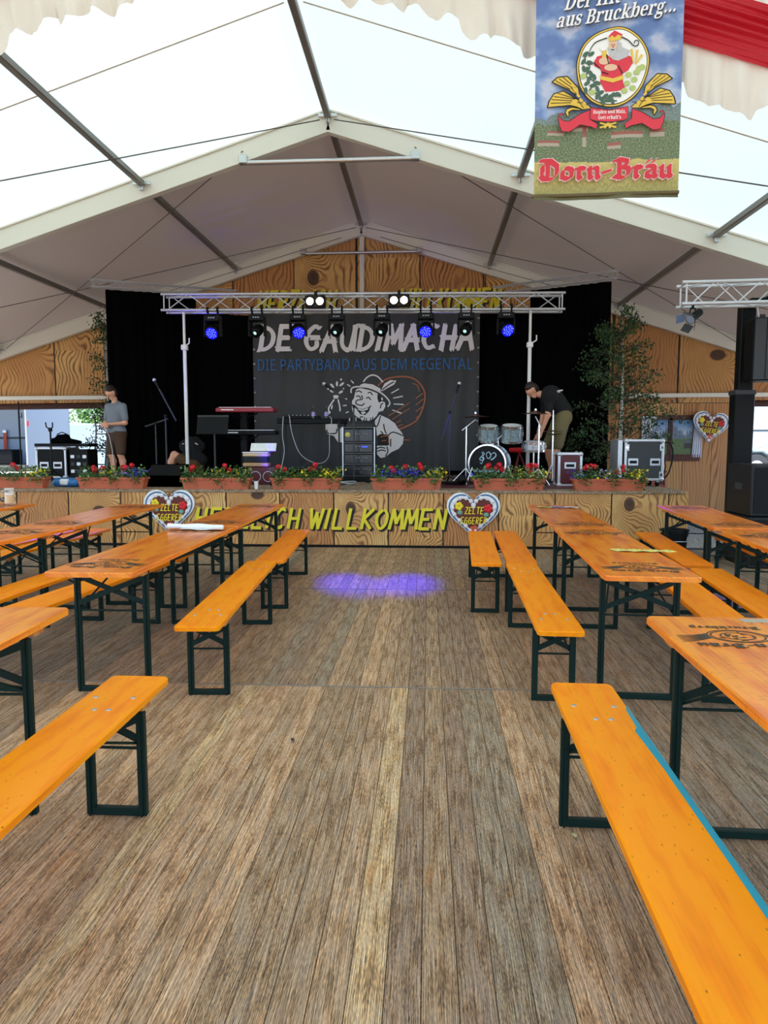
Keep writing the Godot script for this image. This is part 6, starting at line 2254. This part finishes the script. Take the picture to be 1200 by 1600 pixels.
	obj("body", skin, M.skin, t)
	sh = MB.new()
	body(sh, [[Vector3(0.05, 0.36, 0.02), Vector3(0.0, 0.60, -0.14), 0.165, 0.165], [Vector3(-0.12, 0.60, -0.16), Vector3(0.12, 0.60, -0.16), 0.11, 0.11], [Vector3(0.06, 0.32, 0.02), Vector3(0.20, 0.36, 0.0), 0.12, 0.12]], 0.016, 0.04)
	obj("shirt", sh, mat(rgb(13, 13, 15), 0.9), t)
	var pr := MB.new()
	ribbon(pr, spline(pts2("-14 4 -8 8 0 9 8 7 14 3", 0.01), 4), 0.016, 0.016, 0.0)
	obj("shirt_print", pr, M.white_print, t).transform = Transform3D(Basis(Vector3.RIGHT, -0.75), Vector3(0.02, 0.60, 0.035))
	so = MB.new()
	body(so, [[Vector3(0.10, 0.24, 0.0), Vector3(0.04, 0.26, 0.06), 0.16, 0.15], [Vector3(0.10, 0.27, 0.10), Vector3(-0.12, 0.38, 0.13), 0.115, 0.09], [Vector3(0.10, 0.27, -0.10), Vector3(-0.14, 0.37, -0.08), 0.115, 0.09]], 0.016, 0.03)
	obj("shorts", so, mat(rgb(84, 56, 24), 0.8), t)
	fo = MB.new()
	body(fo, feet, 0.012, 0.02)
	obj("shoes", fo, M.black, t)
	# drummer bending forward over the kit
	t = thing("person", "person bending forward behind the cymbals, black T-shirt and olive shorts", "person", Vector3(2.06, S, -12.12), 0.0)
	skin = MB.new()
	var hp := Vector3(0.14, 1.07, 0.0)
	var ch := Vector3(-0.06, 1.42, 0.02)
	caps = [[hp + Vector3(0, 0, -0.07), hp + Vector3(0, 0, 0.07), 0.12, 0.12], [hp, ch, 0.14, 0.15], [ch, Vector3(-0.26, 1.45, 0.03), 0.075, 0.055]]
	feet = []
	for s in [-1.0, 1.0]:
		var z: float = s * 0.12
		var kn := Vector3(-0.02 + 0.05 * s, 0.56, z)
		var an := Vector3(-0.02 - 0.06 * s, 0.085, z)
		caps.append_array(limbs([hp + Vector3(-0.03, -0.06, z * 0.8), kn, kn.lerp(an, 0.3), an], [0.095, 0.062, 0.060, 0.040]))
		feet.append([an + Vector3(0.02, -0.04, 0), an + Vector3(-0.15, -0.05, 0.01), 0.044, 0.035])
	for s in [-1.0, 1.0]:
		caps.append_array(limbs([ch + Vector3(-0.06, 0, 0.17 * s), Vector3(-0.14, 1.10, 0.24 * s), Vector3(-0.22, 0.84, 0.16 * s)], [0.055, 0.043, 0.030]))
	body(skin, caps, 0.015, 0.03)
	head_parts(t, Vector3(-0.36, 1.50, 0.03), Basis(Vector3.UP, -PI / 2) * Basis(Vector3.RIGHT, 0.85), skin)
	for s in [-1.0, 1.0]:
		hand(skin, Vector3(-0.22, 0.84, 0.16 * s), Vector3(-0.25, -0.95, 0).normalized(), Vector3(0.2, 0, 1).normalized(), Vector3(-0.9, -0.3, 0).normalized(), 1.1)
	obj("body", skin, M.skin, t)
	sh = MB.new()
	sc = [[hp + Vector3(-0.02, 0.10, 0), ch, 0.17, 0.175], [ch + Vector3(-0.04, 0, -0.17), ch + Vector3(-0.04, 0, 0.17), 0.12, 0.12]]
	for s in [-1.0, 1.0]:
		sc.append([ch + Vector3(-0.06, 0, 0.17 * s), Vector3(-0.12, 1.19, 0.225 * s), 0.078, 0.07])
	body(sh, sc, 0.016, 0.04)
	obj("shirt", sh, mat(rgb(12, 12, 14), 0.9), t)
	pr = MB.new()
	ribbon(pr, spline(pts2("-8 0 -2 5 8 7", 0.01), 4), 0.012, 0.02, 0.0)
	ribbon(pr, spline(pts2("-6 -3 0 3 4 4", 0.01), 4), 0.008, 0.008, 0.0)
	obj("shirt_print", pr, M.white_print, t).transform = Transform3D(Basis(), Vector3(0.02, 1.43, 0.185))
	so = MB.new()
	pc = [[hp + Vector3(0, 0, -0.07), hp + Vector3(0, 0, 0.07), 0.145, 0.145]]
	for s in [-1.0, 1.0]:
		pc.append([hp + Vector3(-0.03, -0.06, s * 0.10), Vector3(-0.01 + 0.05 * s, 0.62, s * 0.12), 0.13, 0.10])
	body(so, pc, 0.016, 0.03)
	obj("shorts", so, mat(rgb(112, 100, 64), 0.8), t)
	fo = MB.new()
	body(fo, feet, 0.012, 0.02)
	obj("shoes", fo, M.dark_grey, t)

# ---------------------------------------------------------------- birches
func birch(label: String, at: Vector3, h: float, spread: float, leaves: int, sd: int) -> void:
	var t := thing("birch_tree", label, "tree", at, 0.0, "cut birches decorating the stage")
	var bn := noise(121, 0.08, 2)
	if not M.has("bark"):
		M.birch_leaf = mat(rgb(34, 58, 28), 0.6)
		M.bark = mat(rgb(232, 228, 220), 0.75, 0.0, paint(64, 256, func(x: int, y: int):
			var a := bn.get_noise_2d(x * 0.8, y * 2.2)
			return Color(0.16, 0.14, 0.13) if a > 0.22 else Color(0.88, 0.87, 0.84)), Vector3(1, 0.8, 1))
	var r := RandomNumberGenerator.new()
	r.seed = sd
	var pts := []
	var rad := []
	for k in 9:
		var u := k / 8.0
		pts.append(Vector3(sin(u * 3.0) * 0.05 * h * 0.3, u * h, cos(u * 2.0) * 0.03))
		rad.append(lerpf(0.042, 0.006, u))
	tube_obj("trunk", t, pts, rad, M.bark, 10)
	var tw := MB.new()
	var tips := []
	for k in 64:
		var u := pow(r.randf(), 1.3) * 0.85 + 0.11
		var o: Vector3 = pts[int(u * 8.0)].lerp(pts[mini(8, int(u * 8.0) + 1)], u * 8.0 - int(u * 8.0))
		var an := r.randf() * TAU
		var len := spread * (1.12 - u) * r.randf_range(0.5, 1.15) + 0.15
		var d := Vector3(cos(an), r.randf_range(0.15, 0.8), sin(an) * 0.7)
		var e := o + d * len * 0.7
		var e2 := e + Vector3(d.x * 0.3, -0.12, d.z * 0.3) * len
		tw.tube([o, e, e2], [0.009, 0.005, 0.002], 5, false)
		tips.append([o, e, e2])
	obj("branches", tw, mat(rgb(70, 56, 46), 0.8), t)
	var lf := MB.new()
	lf.flat([Vector3(0, 0, 0), Vector3(0.42, 0.05, 0.35), Vector3(0.25, 0.0, 0.75), Vector3(0, 0, 1.05), Vector3(-0.25, 0.0, 0.75), Vector3(-0.42, 0.05, 0.35)], Vector3.UP)
	var lm := lf.mesh()
	for layer in 2:
		var mm := MultiMesh.new()
		mm.transform_format = MultiMesh.TRANSFORM_3D
		mm.mesh = lm
		mm.instance_count = leaves / 2
		for k in leaves / 2:
			var b: Array = tips[r.randi() % tips.size()]
			var u := r.randf()
			var p: Vector3 = b[0].lerp(b[1], u * 2.0) if u < 0.5 else b[1].lerp(b[2], u * 2.0 - 1.0)
			p += Vector3(r.randfn(), r.randfn() - 0.3, r.randfn()) * 0.055
			mm.set_instance_transform(k, Transform3D((Basis(Vector3.UP, r.randf() * TAU) * Basis(Vector3.RIGHT, r.randf_range(0.3, 1.7))).scaled(Vector3.ONE * r.randf_range(0.03, 0.05)), p))
		var mi := MultiMeshInstance3D.new()
		mi.name = "foliage" if layer == 0 else "foliage_001"
		mi.multimesh = mm
		mi.material_override = M.leaf[3] if layer == 0 else M.birch_leaf
		t.add_child(mi, true)
		stuff(mi)

func make_birches() -> void:
	birch("large leafy birch standing on the stage behind the black flight case", Vector3(3.20, S, -12.5), 2.95, 0.95, 6000, 3)
	birch("slender birch half hidden by the curtain above the standing man", Vector3(-6.30, S, -13.95), 3.3, 0.34, 2200, 8)

# ---------------------------------------------------------------- loudspeaker tower beside the stage
func make_sound_tower() -> void:
	var t := thing("speaker_tower", "black square lifting tower between the wall heart and the hanging speaker", "tower", Vector3(3.98, 0, -9.55))
	box_obj("outer_mast", t, Vector3(0, 1.05, 0), Vector3(0.24, 2.1, 0.2), M.black, 0.01)
	box_obj("inner_mast", t, Vector3(0.01, 2.2, 0), Vector3(0.18, 2.0, 0.15), M.black, 0.01)
	box_obj("collar", t, Vector3(0, 2.1, 0), Vector3(0.26, 0.06, 0.22), M.dark_grey, 0.008)
	box_obj("head_arm", t, Vector3(0.05, 3.16, 0.25), Vector3(0.10, 0.07, 0.95), M.black, 0.008)
	box_obj("cross_arm", t, Vector3(0.16, 3.14, 0.55), Vector3(0.7, 0.06, 0.08), M.black, 0.008)
	for sx in [-0.12, 0.2]:
		tube_obj("chain", t, [Vector3(sx, 3.12, 0.55), Vector3(sx + 0.06, 2.96, 0.5)], 0.012, M.silver, 6)
	tube_obj("foot", t, [Vector3(-0.35, 0.03, 0.3), Vector3(0, 0.12, 0)], 0.03, M.black)
	tube_obj("foot", t, [Vector3(0.35, 0.03, -0.5), Vector3(0, 0.12, 0)], 0.03, M.black)
	t = thing("hanging_speaker", "large black loudspeaker hung high on the lifting tower", "speaker", Vector3(4.17, 2.58, -9.0), -0.10)
	box_obj("cabinet", t, Vector3(0, 0, -0.15), Vector3(0.62, 0.74, 0.34), M.black, 0.012)
	box_obj("grille", t, Vector3(0, 0, 0.026), Vector3(0.60, 0.72, 0.012), M.dark_grey.duplicate(), 0.004)
	for x in [-0.17, 0.02, 0.20]:
		box_obj("grille_bar", t, Vector3(x, 0, 0.034), Vector3(0.006, 0.72, 0.006), M.black, 0.0)
	for sx in [-0.2, 0.2]:
		box_obj("fly_bracket", t, Vector3(sx, 0.39, -0.1), Vector3(0.06, 0.05, 0.12), M.dark_grey, 0.004)
	for k in 2:
		t = thing("bass_speaker", ["lower black bass speaker box standing beside the outermost table", "upper black bass speaker box stacked under the hanging speaker"][k], "speaker", Vector3(4.32, k * 0.61, -8.95), 0.0, "stacked bass speakers")
		box_obj("cabinet", t, Vector3(0, 0.305, 0), Vector3(1.16, 0.60, 0.68), mat(rgb(14, 15, 18), 0.55), 0.014)
		box_obj("grille", t, Vector3(0, 0.305, 0.342), Vector3(1.10, 0.54, 0.012), M.black, 0.004)
		for s in [-1.0, 1.0]:
			box_obj("handle", t, Vector3(s * 0.581, 0.34, 0), Vector3(0.006, 0.08, 0.2), M.dark_grey, 0.002)
		for sx in [-0.45, 0.45]:
			box_obj("foot", t, Vector3(sx, 0.003, 0.2), Vector3(0.06, 0.006, 0.06), M.black, 0.0)
	truss("short bright truss reaching out over the black loudspeaker tower", Vector3(2.93, 3.175, -8.8), Vector3(6.6, 3.19, -8.6), 0.24, 0.26, M.silver)
	t = thing("barn_door_spotlight", "black spotlight with barn doors hanging from the short bright truss", "spotlight", Vector3(3.05, 3.05, -8.76))
	tube_obj("clamp", t, [Vector3(0, 0.05, 0), Vector3(0.0, -0.04, 0)], 0.016, M.black)
	var d := Vector3(-0.62, -0.45, 0.35).normalized()
	var x := Transform3D(Basis(Quaternion(Vector3.UP, d)), Vector3(0.02, -0.12, 0))
	var mb := MB.new()
	mb.tube([Vector3(-0.06, -0.12, 0.06), Vector3(-0.03, -0.03, 0.02), Vector3(0.03, -0.03, -0.02), Vector3(0.08, -0.12, -0.06)], 0.010, 6)
	obj("yoke", mb, M.black, t)
	mb = MB.new()
	mb.lathe([Vector2(0, -0.10), Vector2(0.045, -0.10), Vector2(0.05, 0.06), Vector2(0.062, 0.07), Vector2(0.062, 0.085)], x, 18)
	obj("housing", mb, M.black, t)
	mb = MB.new()
	mb.lathe([Vector2(0.058, 0.08), Vector2(0, 0.088)], x, 18)
	obj("lens", mb, mat(rgb(150, 170, 200), 0.1), t)
	for k in 4:
		var b := Basis(Vector3.UP, k * PI / 2)
		mb = MB.new()
		mb.box(Vector3(0, 0.125, 0.095), Vector3(0.11, 0.10, 0.004), 0.0, Basis(Vector3.RIGHT, 0.5))
		mb.move(0, x * Transform3D(b, Vector3.ZERO))
		obj("barn_door", mb, M.dark_grey if k != 2 else mat(rgb(120, 150, 190), 0.4), t)

# ---------------------------------------------------------------- small things
func make_table_items() -> void:
	# beer mug
	var t := thing("beer_mug", "glass beer mug half full of golden beer on the table at the edge", "mug", Vector3(-4.75, 0.7695, -7.93))
	var glass := mat(Color(0.95, 0.97, 0.97, 0.12), 0.05)
	glass.transparency = BaseMaterial3D.TRANSPARENCY_ALPHA
	var mb := MB.new()
	mb.lathe([Vector2(0, 0.0), Vector2(0.05, 0.0), Vector2(0.053, 0.01), Vector2(0.05, 0.19), Vector2(0.047, 0.19), Vector2(0.047, 0.015), Vector2(0, 0.015)], Transform3D(), 24)
	obj("glass", mb, glass, t)
	mb = MB.new()
	mb.lathe([Vector2(0, 0.016), Vector2(0.0465, 0.016), Vector2(0.0465, 0.11), Vector2(0, 0.11)], Transform3D(), 20)
	obj("beer", mb, mat(rgb(236, 178, 60), 0.15), t)
	mb = MB.new()
	mb.lathe([Vector2(0, 0.111), Vector2(0.0465, 0.111), Vector2(0.0465, 0.122), Vector2(0, 0.122)], Transform3D(), 20)
	obj("foam", mb, M.white, t)
	tube_obj("handle", t, [Vector3(-0.05, 0.16, 0), Vector3(-0.09, 0.15, 0), Vector3(-0.09, 0.06, 0), Vector3(-0.05, 0.05, 0)], 0.009, glass)
	mb = MB.new()
	for k in 10:
		mb.flat([Vector3(-0.03 + k * 0.006, 0.145, 0.0535 - 0.03 * pow(absf(k - 4.5) / 9, 2) * 2), Vector3(-0.026 + k * 0.006, 0.145, 0.0535), Vector3(-0.026 + k * 0.006, 0.165, 0.0535), Vector3(-0.03 + k * 0.006, 0.165, 0.0535)], Vector3.BACK)
	obj("printed_mark", mb, mat(rgb(70, 80, 110), 0.5), t)
	# rolled white paper
	t = thing("paper_roll", "white rolled paper tablecloth lying across the joint of two tables", "paper roll", Vector3(-1.87, 0.77, -5.72))
	mb = MB.new()
	mb.tube([Vector3(-0.23, 0.03, 0.02), Vector3(-0.1, 0.026, 0), Vector3(0.02, 0.03, 0.01), Vector3(0.13, 0.024, -0.01), Vector3(0.22, 0.026, 0)], [0.022, 0.018, 0.022, 0.016, 0.014], 12)
	obj("roll", mb, M.white, t)
	mb = MB.new()
	mb.grid(10, 4, func(u: float, v: float): return Vector3(lerpf(-0.12, 0.23, u), 0.006 + 0.008 * sin(u * 9.0) * v * 0.5 + 0.004, lerpf(0.0, 0.07, v)))
	obj("loose_edge", mb, M.white, t)
	# paper strips
	var yp := mat(rgb(232, 214, 110), 0.6)
	t = thing("paper_strip", "crumpled yellow printed paper strip near the emblem of the first table", "paper", Vector3(1.38, 0.7695, -4.72), -0.25)
	mb = MB.new()
	mb.grid(20, 4, func(u: float, v: float): return Vector3(lerpf(-0.20, 0.17, u) + 0.05 * v, 0.004 + 0.006 * absf(sin(u * 11.0)), lerpf(-0.04, 0.05, v) - 0.05 * u))
	obj("sheet", mb, yp, t)
	mb = MB.new()
	for k in 22:
		var u := -0.17 + (k % 11) * 0.033
		var w := -0.02 if k < 11 else 0.02
		mb.flat([Vector3(u, 0.0125, w - 0.05 * (u + 0.2) / 0.37), Vector3(u + 0.02, 0.0125, w - 0.05 * (u + 0.2) / 0.37), Vector3(u + 0.02, 0.0125, w + 0.008 - 0.05 * (u + 0.2) / 0.37), Vector3(u, 0.0125, w + 0.008 - 0.05 * (u + 0.2) / 0.37)], Vector3.UP)
	obj("small_print", mb, mat(rgb(120, 96, 40), 0.7), t)
	t = thing("paper_strip", "colourful flat paper strip at the stage end of the reddish table", "paper", Vector3(1.40, 0.7695, -7.95), 0.0)
	for k in 3:
		mb = MB.new()
		mb.grid(6, 2, func(u: float, v: float): return Vector3(-0.20 + k * 0.145 + lerpf(0, 0.145, u), 0.005 + 0.003 * sin(u * 6.0), lerpf(-0.03, 0.06, v)))
		obj("section", mb, [yp, M.lilac, M.white][k], t)
	t = thing("tape_strip", "strip of clear shiny tape along the far edge of the stamped table", "tape", Vector3(1.33, 0.7695, -2.90), 0.0)
	mb = MB.new()
	mb.box(Vector3(0, 0.0006, 0), Vector3(0.17, 0.001, 0.05), 0.0)
	obj("film", mb, mat(rgb(205, 190, 170), 0.08), t)
	# leaves on the floor
	var lv := [[-0.66, -3.42, 0.4, 0.030, "dark wilted leaf on the tan boards in the middle of the aisle"], [0.52, -1.44, 1.2, 0.030, "green fallen leaf near the foot of the turquoise edged bench"], [0.485, -1.41, -0.8, 0.022, "smaller green fallen leaf touching another under the near bench"], [0.555, -2.62, 0.2, 0.026, "pale leaf beside the foot of the turquoise edged bench"]]
	for k in lv.size():
		var l: Array = lv[k]
		t = thing("fallen_leaf", l[4], "leaf", Vector3(l[0], 0.0005, l[1]), l[2], "leaves on the floor")
		mb = MB.new()
		mb.grid(6, 4, func(u: float, v: float):
			var w: float = sin(PI * pow(clampf(u, 0.001, 0.999), 0.8)) * 0.42
			return Vector3((v - 0.5) * w, 0.08 + 0.22 * absf(v - 0.5) + 0.1 * u * u, u - 0.5) * l[3] * 1.6)
		obj("blade", mb, [mat(rgb(58, 56, 44), 0.7), M.leaf[1], M.leaf[0], mat(rgb(200, 186, 140), 0.7)][k], t)
		tube_obj("stalk", t, [Vector3(0, 0.004, -0.5 * l[3] * 1.6), Vector3(0.002, 0.002, -0.8 * l[3] * 1.6)], 0.0008, M.leaf[3], 5)
	# black buckets by the tower foot
	t = thing("bucket", "dark bucket standing on the floor at the stage corner under a table", "bucket", Vector3(3.12, 0.0, -9.3))
	mb = MB.new()
	mb.lathe([Vector2(0, 0), Vector2(0.13, 0), Vector2(0.17, 0.36), Vector2(0.18, 0.36), Vector2(0.18, 0.38), Vector2(0.16, 0.38), Vector2(0.12, 0.02), Vector2(0, 0.02)], Transform3D(), 22)
	obj("pail", mb, M.black, t)
	tube_obj("handle", t, [Vector3(-0.17, 0.36, 0), Vector3(-0.1, 0.24, 0.16), Vector3(0.1, 0.24, 0.16), Vector3(0.17, 0.36, 0)], 0.006, M.silver)

# ---------------------------------------------------------------- outside
func van(label: String, at: Vector3, turn: float) -> void:
	var t := thing("van", label, "van", at, turn, "white vans")
	var white := mat(rgb(166, 184, 192), 0.3)
	var mb := MB.new()   # outline in the side plane, extruded across
	var q := PackedVector2Array()
	for p in [[-2.7, 0.35], [-1.95, 0.35], [-1.9, 0.6], [-1.7, 0.75], [-1.4, 0.75], [-1.2, 0.6], [-1.15, 0.35], [1.35, 0.35], [1.4, 0.6], [1.6, 0.75], [1.9, 0.75], [2.1, 0.6], [2.15, 0.35], [2.75, 0.4], [2.8, 1.0], [2.1, 1.2], [1.45, 2.1], [1.2, 2.2], [-2.6, 2.25], [-2.7, 2.1]]:
		q.append(Vector2(p[0], -p[1]))
	mb.prism(q, -0.95, 0.95, Transform3D(WALLB, Vector3.ZERO), 0.04)
	obj("bodywork", mb, white, t)
	for x in [-1.55, 1.75]:
		for s in [-1.0, 1.0]:
			mb = MB.new()
			mb.lathe([Vector2(0, -0.1), Vector2(0.33, -0.1), Vector2(0.35, 0), Vector2(0.33, 0.1), Vector2(0.2, 0.1), Vector2(0.18, 0.06), Vector2(0, 0.06)], Transform3D(WALLB if s > 0 else Basis(Vector3.UP, PI) * WALLB, Vector3(x, 0.35, s * 0.87)), 22)
			obj("wheel", mb, M.dark_grey, t)
			mb = MB.new()
			mb.lathe([Vector2(0.2, 0.07), Vector2(0.17, 0.09), Vector2(0, 0.085)], Transform3D(WALLB if s > 0 else Basis(Vector3.UP, PI) * WALLB, Vector3(x, 0.35, s * 0.87)), 18)
			obj("hubcap", mb, M.silver, t)
	for s in [-1.0, 1.0]:
		box_obj("slide_rail", t, Vector3(-1.6, 1.35, s * 0.955), Vector3(1.8, 0.04, 0.02), M.dark_grey, 0.004)
		box_obj("rub_strip", t, Vector3(-0.2, 0.62, s * 0.96), Vector3(2.2, 0.12, 0.03), M.dark_grey, 0.01)
		box_obj("door_panel", t, Vector3(-0.1, 1.35, s * 0.955), Vector3(1.15, 1.35, 0.02), white, 0.01)
		box_obj("handle", t, Vector3(0.38, 1.2, s * 0.975), Vector3(0.16, 0.04, 0.03), M.dark_grey, 0.008)
		box_obj("side_window", t, Vector3(1.05, 1.62, s * 0.955), Vector3(0.7, 0.45, 0.02), M.black_gloss, 0.01)

func make_outside() -> void:
	van("white delivery van parked outside, seen past the loudspeaker tower", Vector3(10.6, 0.45, -21.5), 0.0)
	# box lorry with open side, seen through the open tent wall
	var t := thing("lorry_trailer", "grey lorry trailer with an open side and load rails behind the stage", "trailer", Vector3(-13.2, -0.15, -19.0))
	var grey := mat(rgb(150, 156, 160), 0.5)
	box_obj("floor_deck", t, Vector3(0, 0.95, 0), Vector3(6.0, 0.14, 2.4), M.dark_grey, 0.02)
	box_obj("back_wall", t, Vector3(0, 2.3, -1.15), Vector3(6.0, 2.7, 0.06), grey, 0.01)
	box_obj("roof", t, Vector3(0, 3.66, 0), Vector3(6.0, 0.08, 2.4), grey, 0.02)
	for x in [-2.97, 2.97]:
		box_obj("end_wall", t, Vector3(x, 2.3, -0.05), Vector3(0.06, 2.7, 2.2), grey, 0.01)
	for y in [1.75, 2.6]:
		box_obj("load_rail", t, Vector3(0, y, -1.10), Vector3(5.9, 0.05, 0.03), M.dark_grey, 0.006)
	for x in [-1.0, 0.5, 2.0]:
		box_obj("wall_seam", t, Vector3(x, 2.3, -1.115), Vector3(0.03, 2.6, 0.01), M.alu_dark, 0.0)
	for x in [-2.4, 2.4]:
		var mb := MB.new()
		mb.lathe([Vector2(0, -0.12), Vector2(0.42, -0.12), Vector2(0.45, 0), Vector2(0.42, 0.12), Vector2(0, 0.12)], Transform3D(WALLB, Vector3(x * 0.8, 0.45, 0.9)), 22)
		obj("wheel", mb, M.black, t)
	box_obj("tail_lamp", t, Vector3(3.0, 2.1, 1.02), Vector3(0.06, 0.14, 0.04), M.red, 0.008)
	for s in [[-12.05, "orange lashing strap hanging in the trailer above the black gear"], [-13.25, "orange lashing strap hanging at the outer end of the trailer"]]:
		t = thing("lashing_strap", s[1], "strap", Vector3(s[0], 0.9, -20.05), 0.0, "orange lashing straps")
		box_obj("webbing", t, Vector3(0, 0.45, 0), Vector3(0.09, 0.80, 0.012), mat(rgb(206, 74, 40), 0.7), 0.0)
		box_obj("buckle", t, Vector3(0, 0.88, 0.01), Vector3(0.11, 0.08, 0.03), M.zinc, 0.006)
	t = thing("gear_heap", "dark heap of cases and bags loaded in the grey trailer", "gear", Vector3(-12.4, 0.87, -19.2))
	for k in 4:
		box_obj("case", t, Vector3(-0.9 + k * 0.62, 0.18 + 0.03 * (k % 2), 0.1 * (k % 2)), Vector3(0.58, 0.30 + 0.1 * (k % 2), 0.5), M.black, 0.02)
	var hb := MB.new()
	body(hb, [[Vector3(0.0, 0.42, 0), Vector3(0.3, 0.45, 0.0), 0.12, 0.13], [Vector3(0.05, 0.5, 0), Vector3(0.25, 0.55, 0), 0.09, 0.08]], 0.03, 0.05)
	obj("soft_bag", hb, M.black_cloth, t)
	van("white van parked outside beyond the grey trailer", Vector3(-9.8, -0.15, -25.0), 0.4)
	# trees and bushes beyond the tent
	var lf := MB.new()
	lf.flat([Vector3(0, 0, 0), Vector3(0.4, 0.08, 0.4), Vector3(0, 0, 1.0), Vector3(-0.4, 0.08, 0.4)], Vector3.UP)
	var lm := lf.mesh()
	var spots := [[9.5, -27.0, 3.0, "sunlit leafy bush behind the white delivery van"], [13.2, -26.0, 3.4, "second sunlit bush farther along behind the delivery van"], [-15.0, -32.0, 4.0, "round tree far behind the grey trailer"], [-8.0, -34.0, 3.6, "round tree far behind the parked white van"]]
	var r := RandomNumberGenerator.new()
	r.seed = 77
	for s in spots:
		t = thing("garden_tree", s[3], "tree", Vector3(s[0], 0.45 if s[0] > 0 else -0.15, s[1]), 0.0, "trees outside the tent")
		tube_obj("trunk", t, [Vector3(0, 0, 0), Vector3(0.1, s[2] * 0.7, 0)], [0.16, 0.06], mat(rgb(84, 66, 52), 0.9))
		var mm := MultiMesh.new()
		mm.transform_format = MultiMesh.TRANSFORM_3D
		mm.mesh = lm
		mm.instance_count = 5000
		for k in 5000:
			var d := Vector3(r.randfn(), r.randfn(), r.randfn()).normalized() * pow(r.randf(), 0.4)
			var p: Vector3 = Vector3(0, s[2] * 0.62, 0) + d * Vector3(1.9, s[2] * 0.5, 1.5) * (0.8 + 0.25 * sin(d.x * 7.0 + d.y * 5.0))
			mm.set_instance_transform(k, Transform3D((Basis(Vector3.UP, r.randf() * TAU) * Basis(Vector3.RIGHT, r.randf_range(-0.6, 1.6))).scaled(Vector3.ONE * r.randf_range(0.08, 0.17)), p))
		var mi := MultiMeshInstance3D.new()
		mi.name = "foliage"
		mi.multimesh = mm
		mi.material_override = M.leaf[1]
		t.add_child(mi, true)
		stuff(mi)
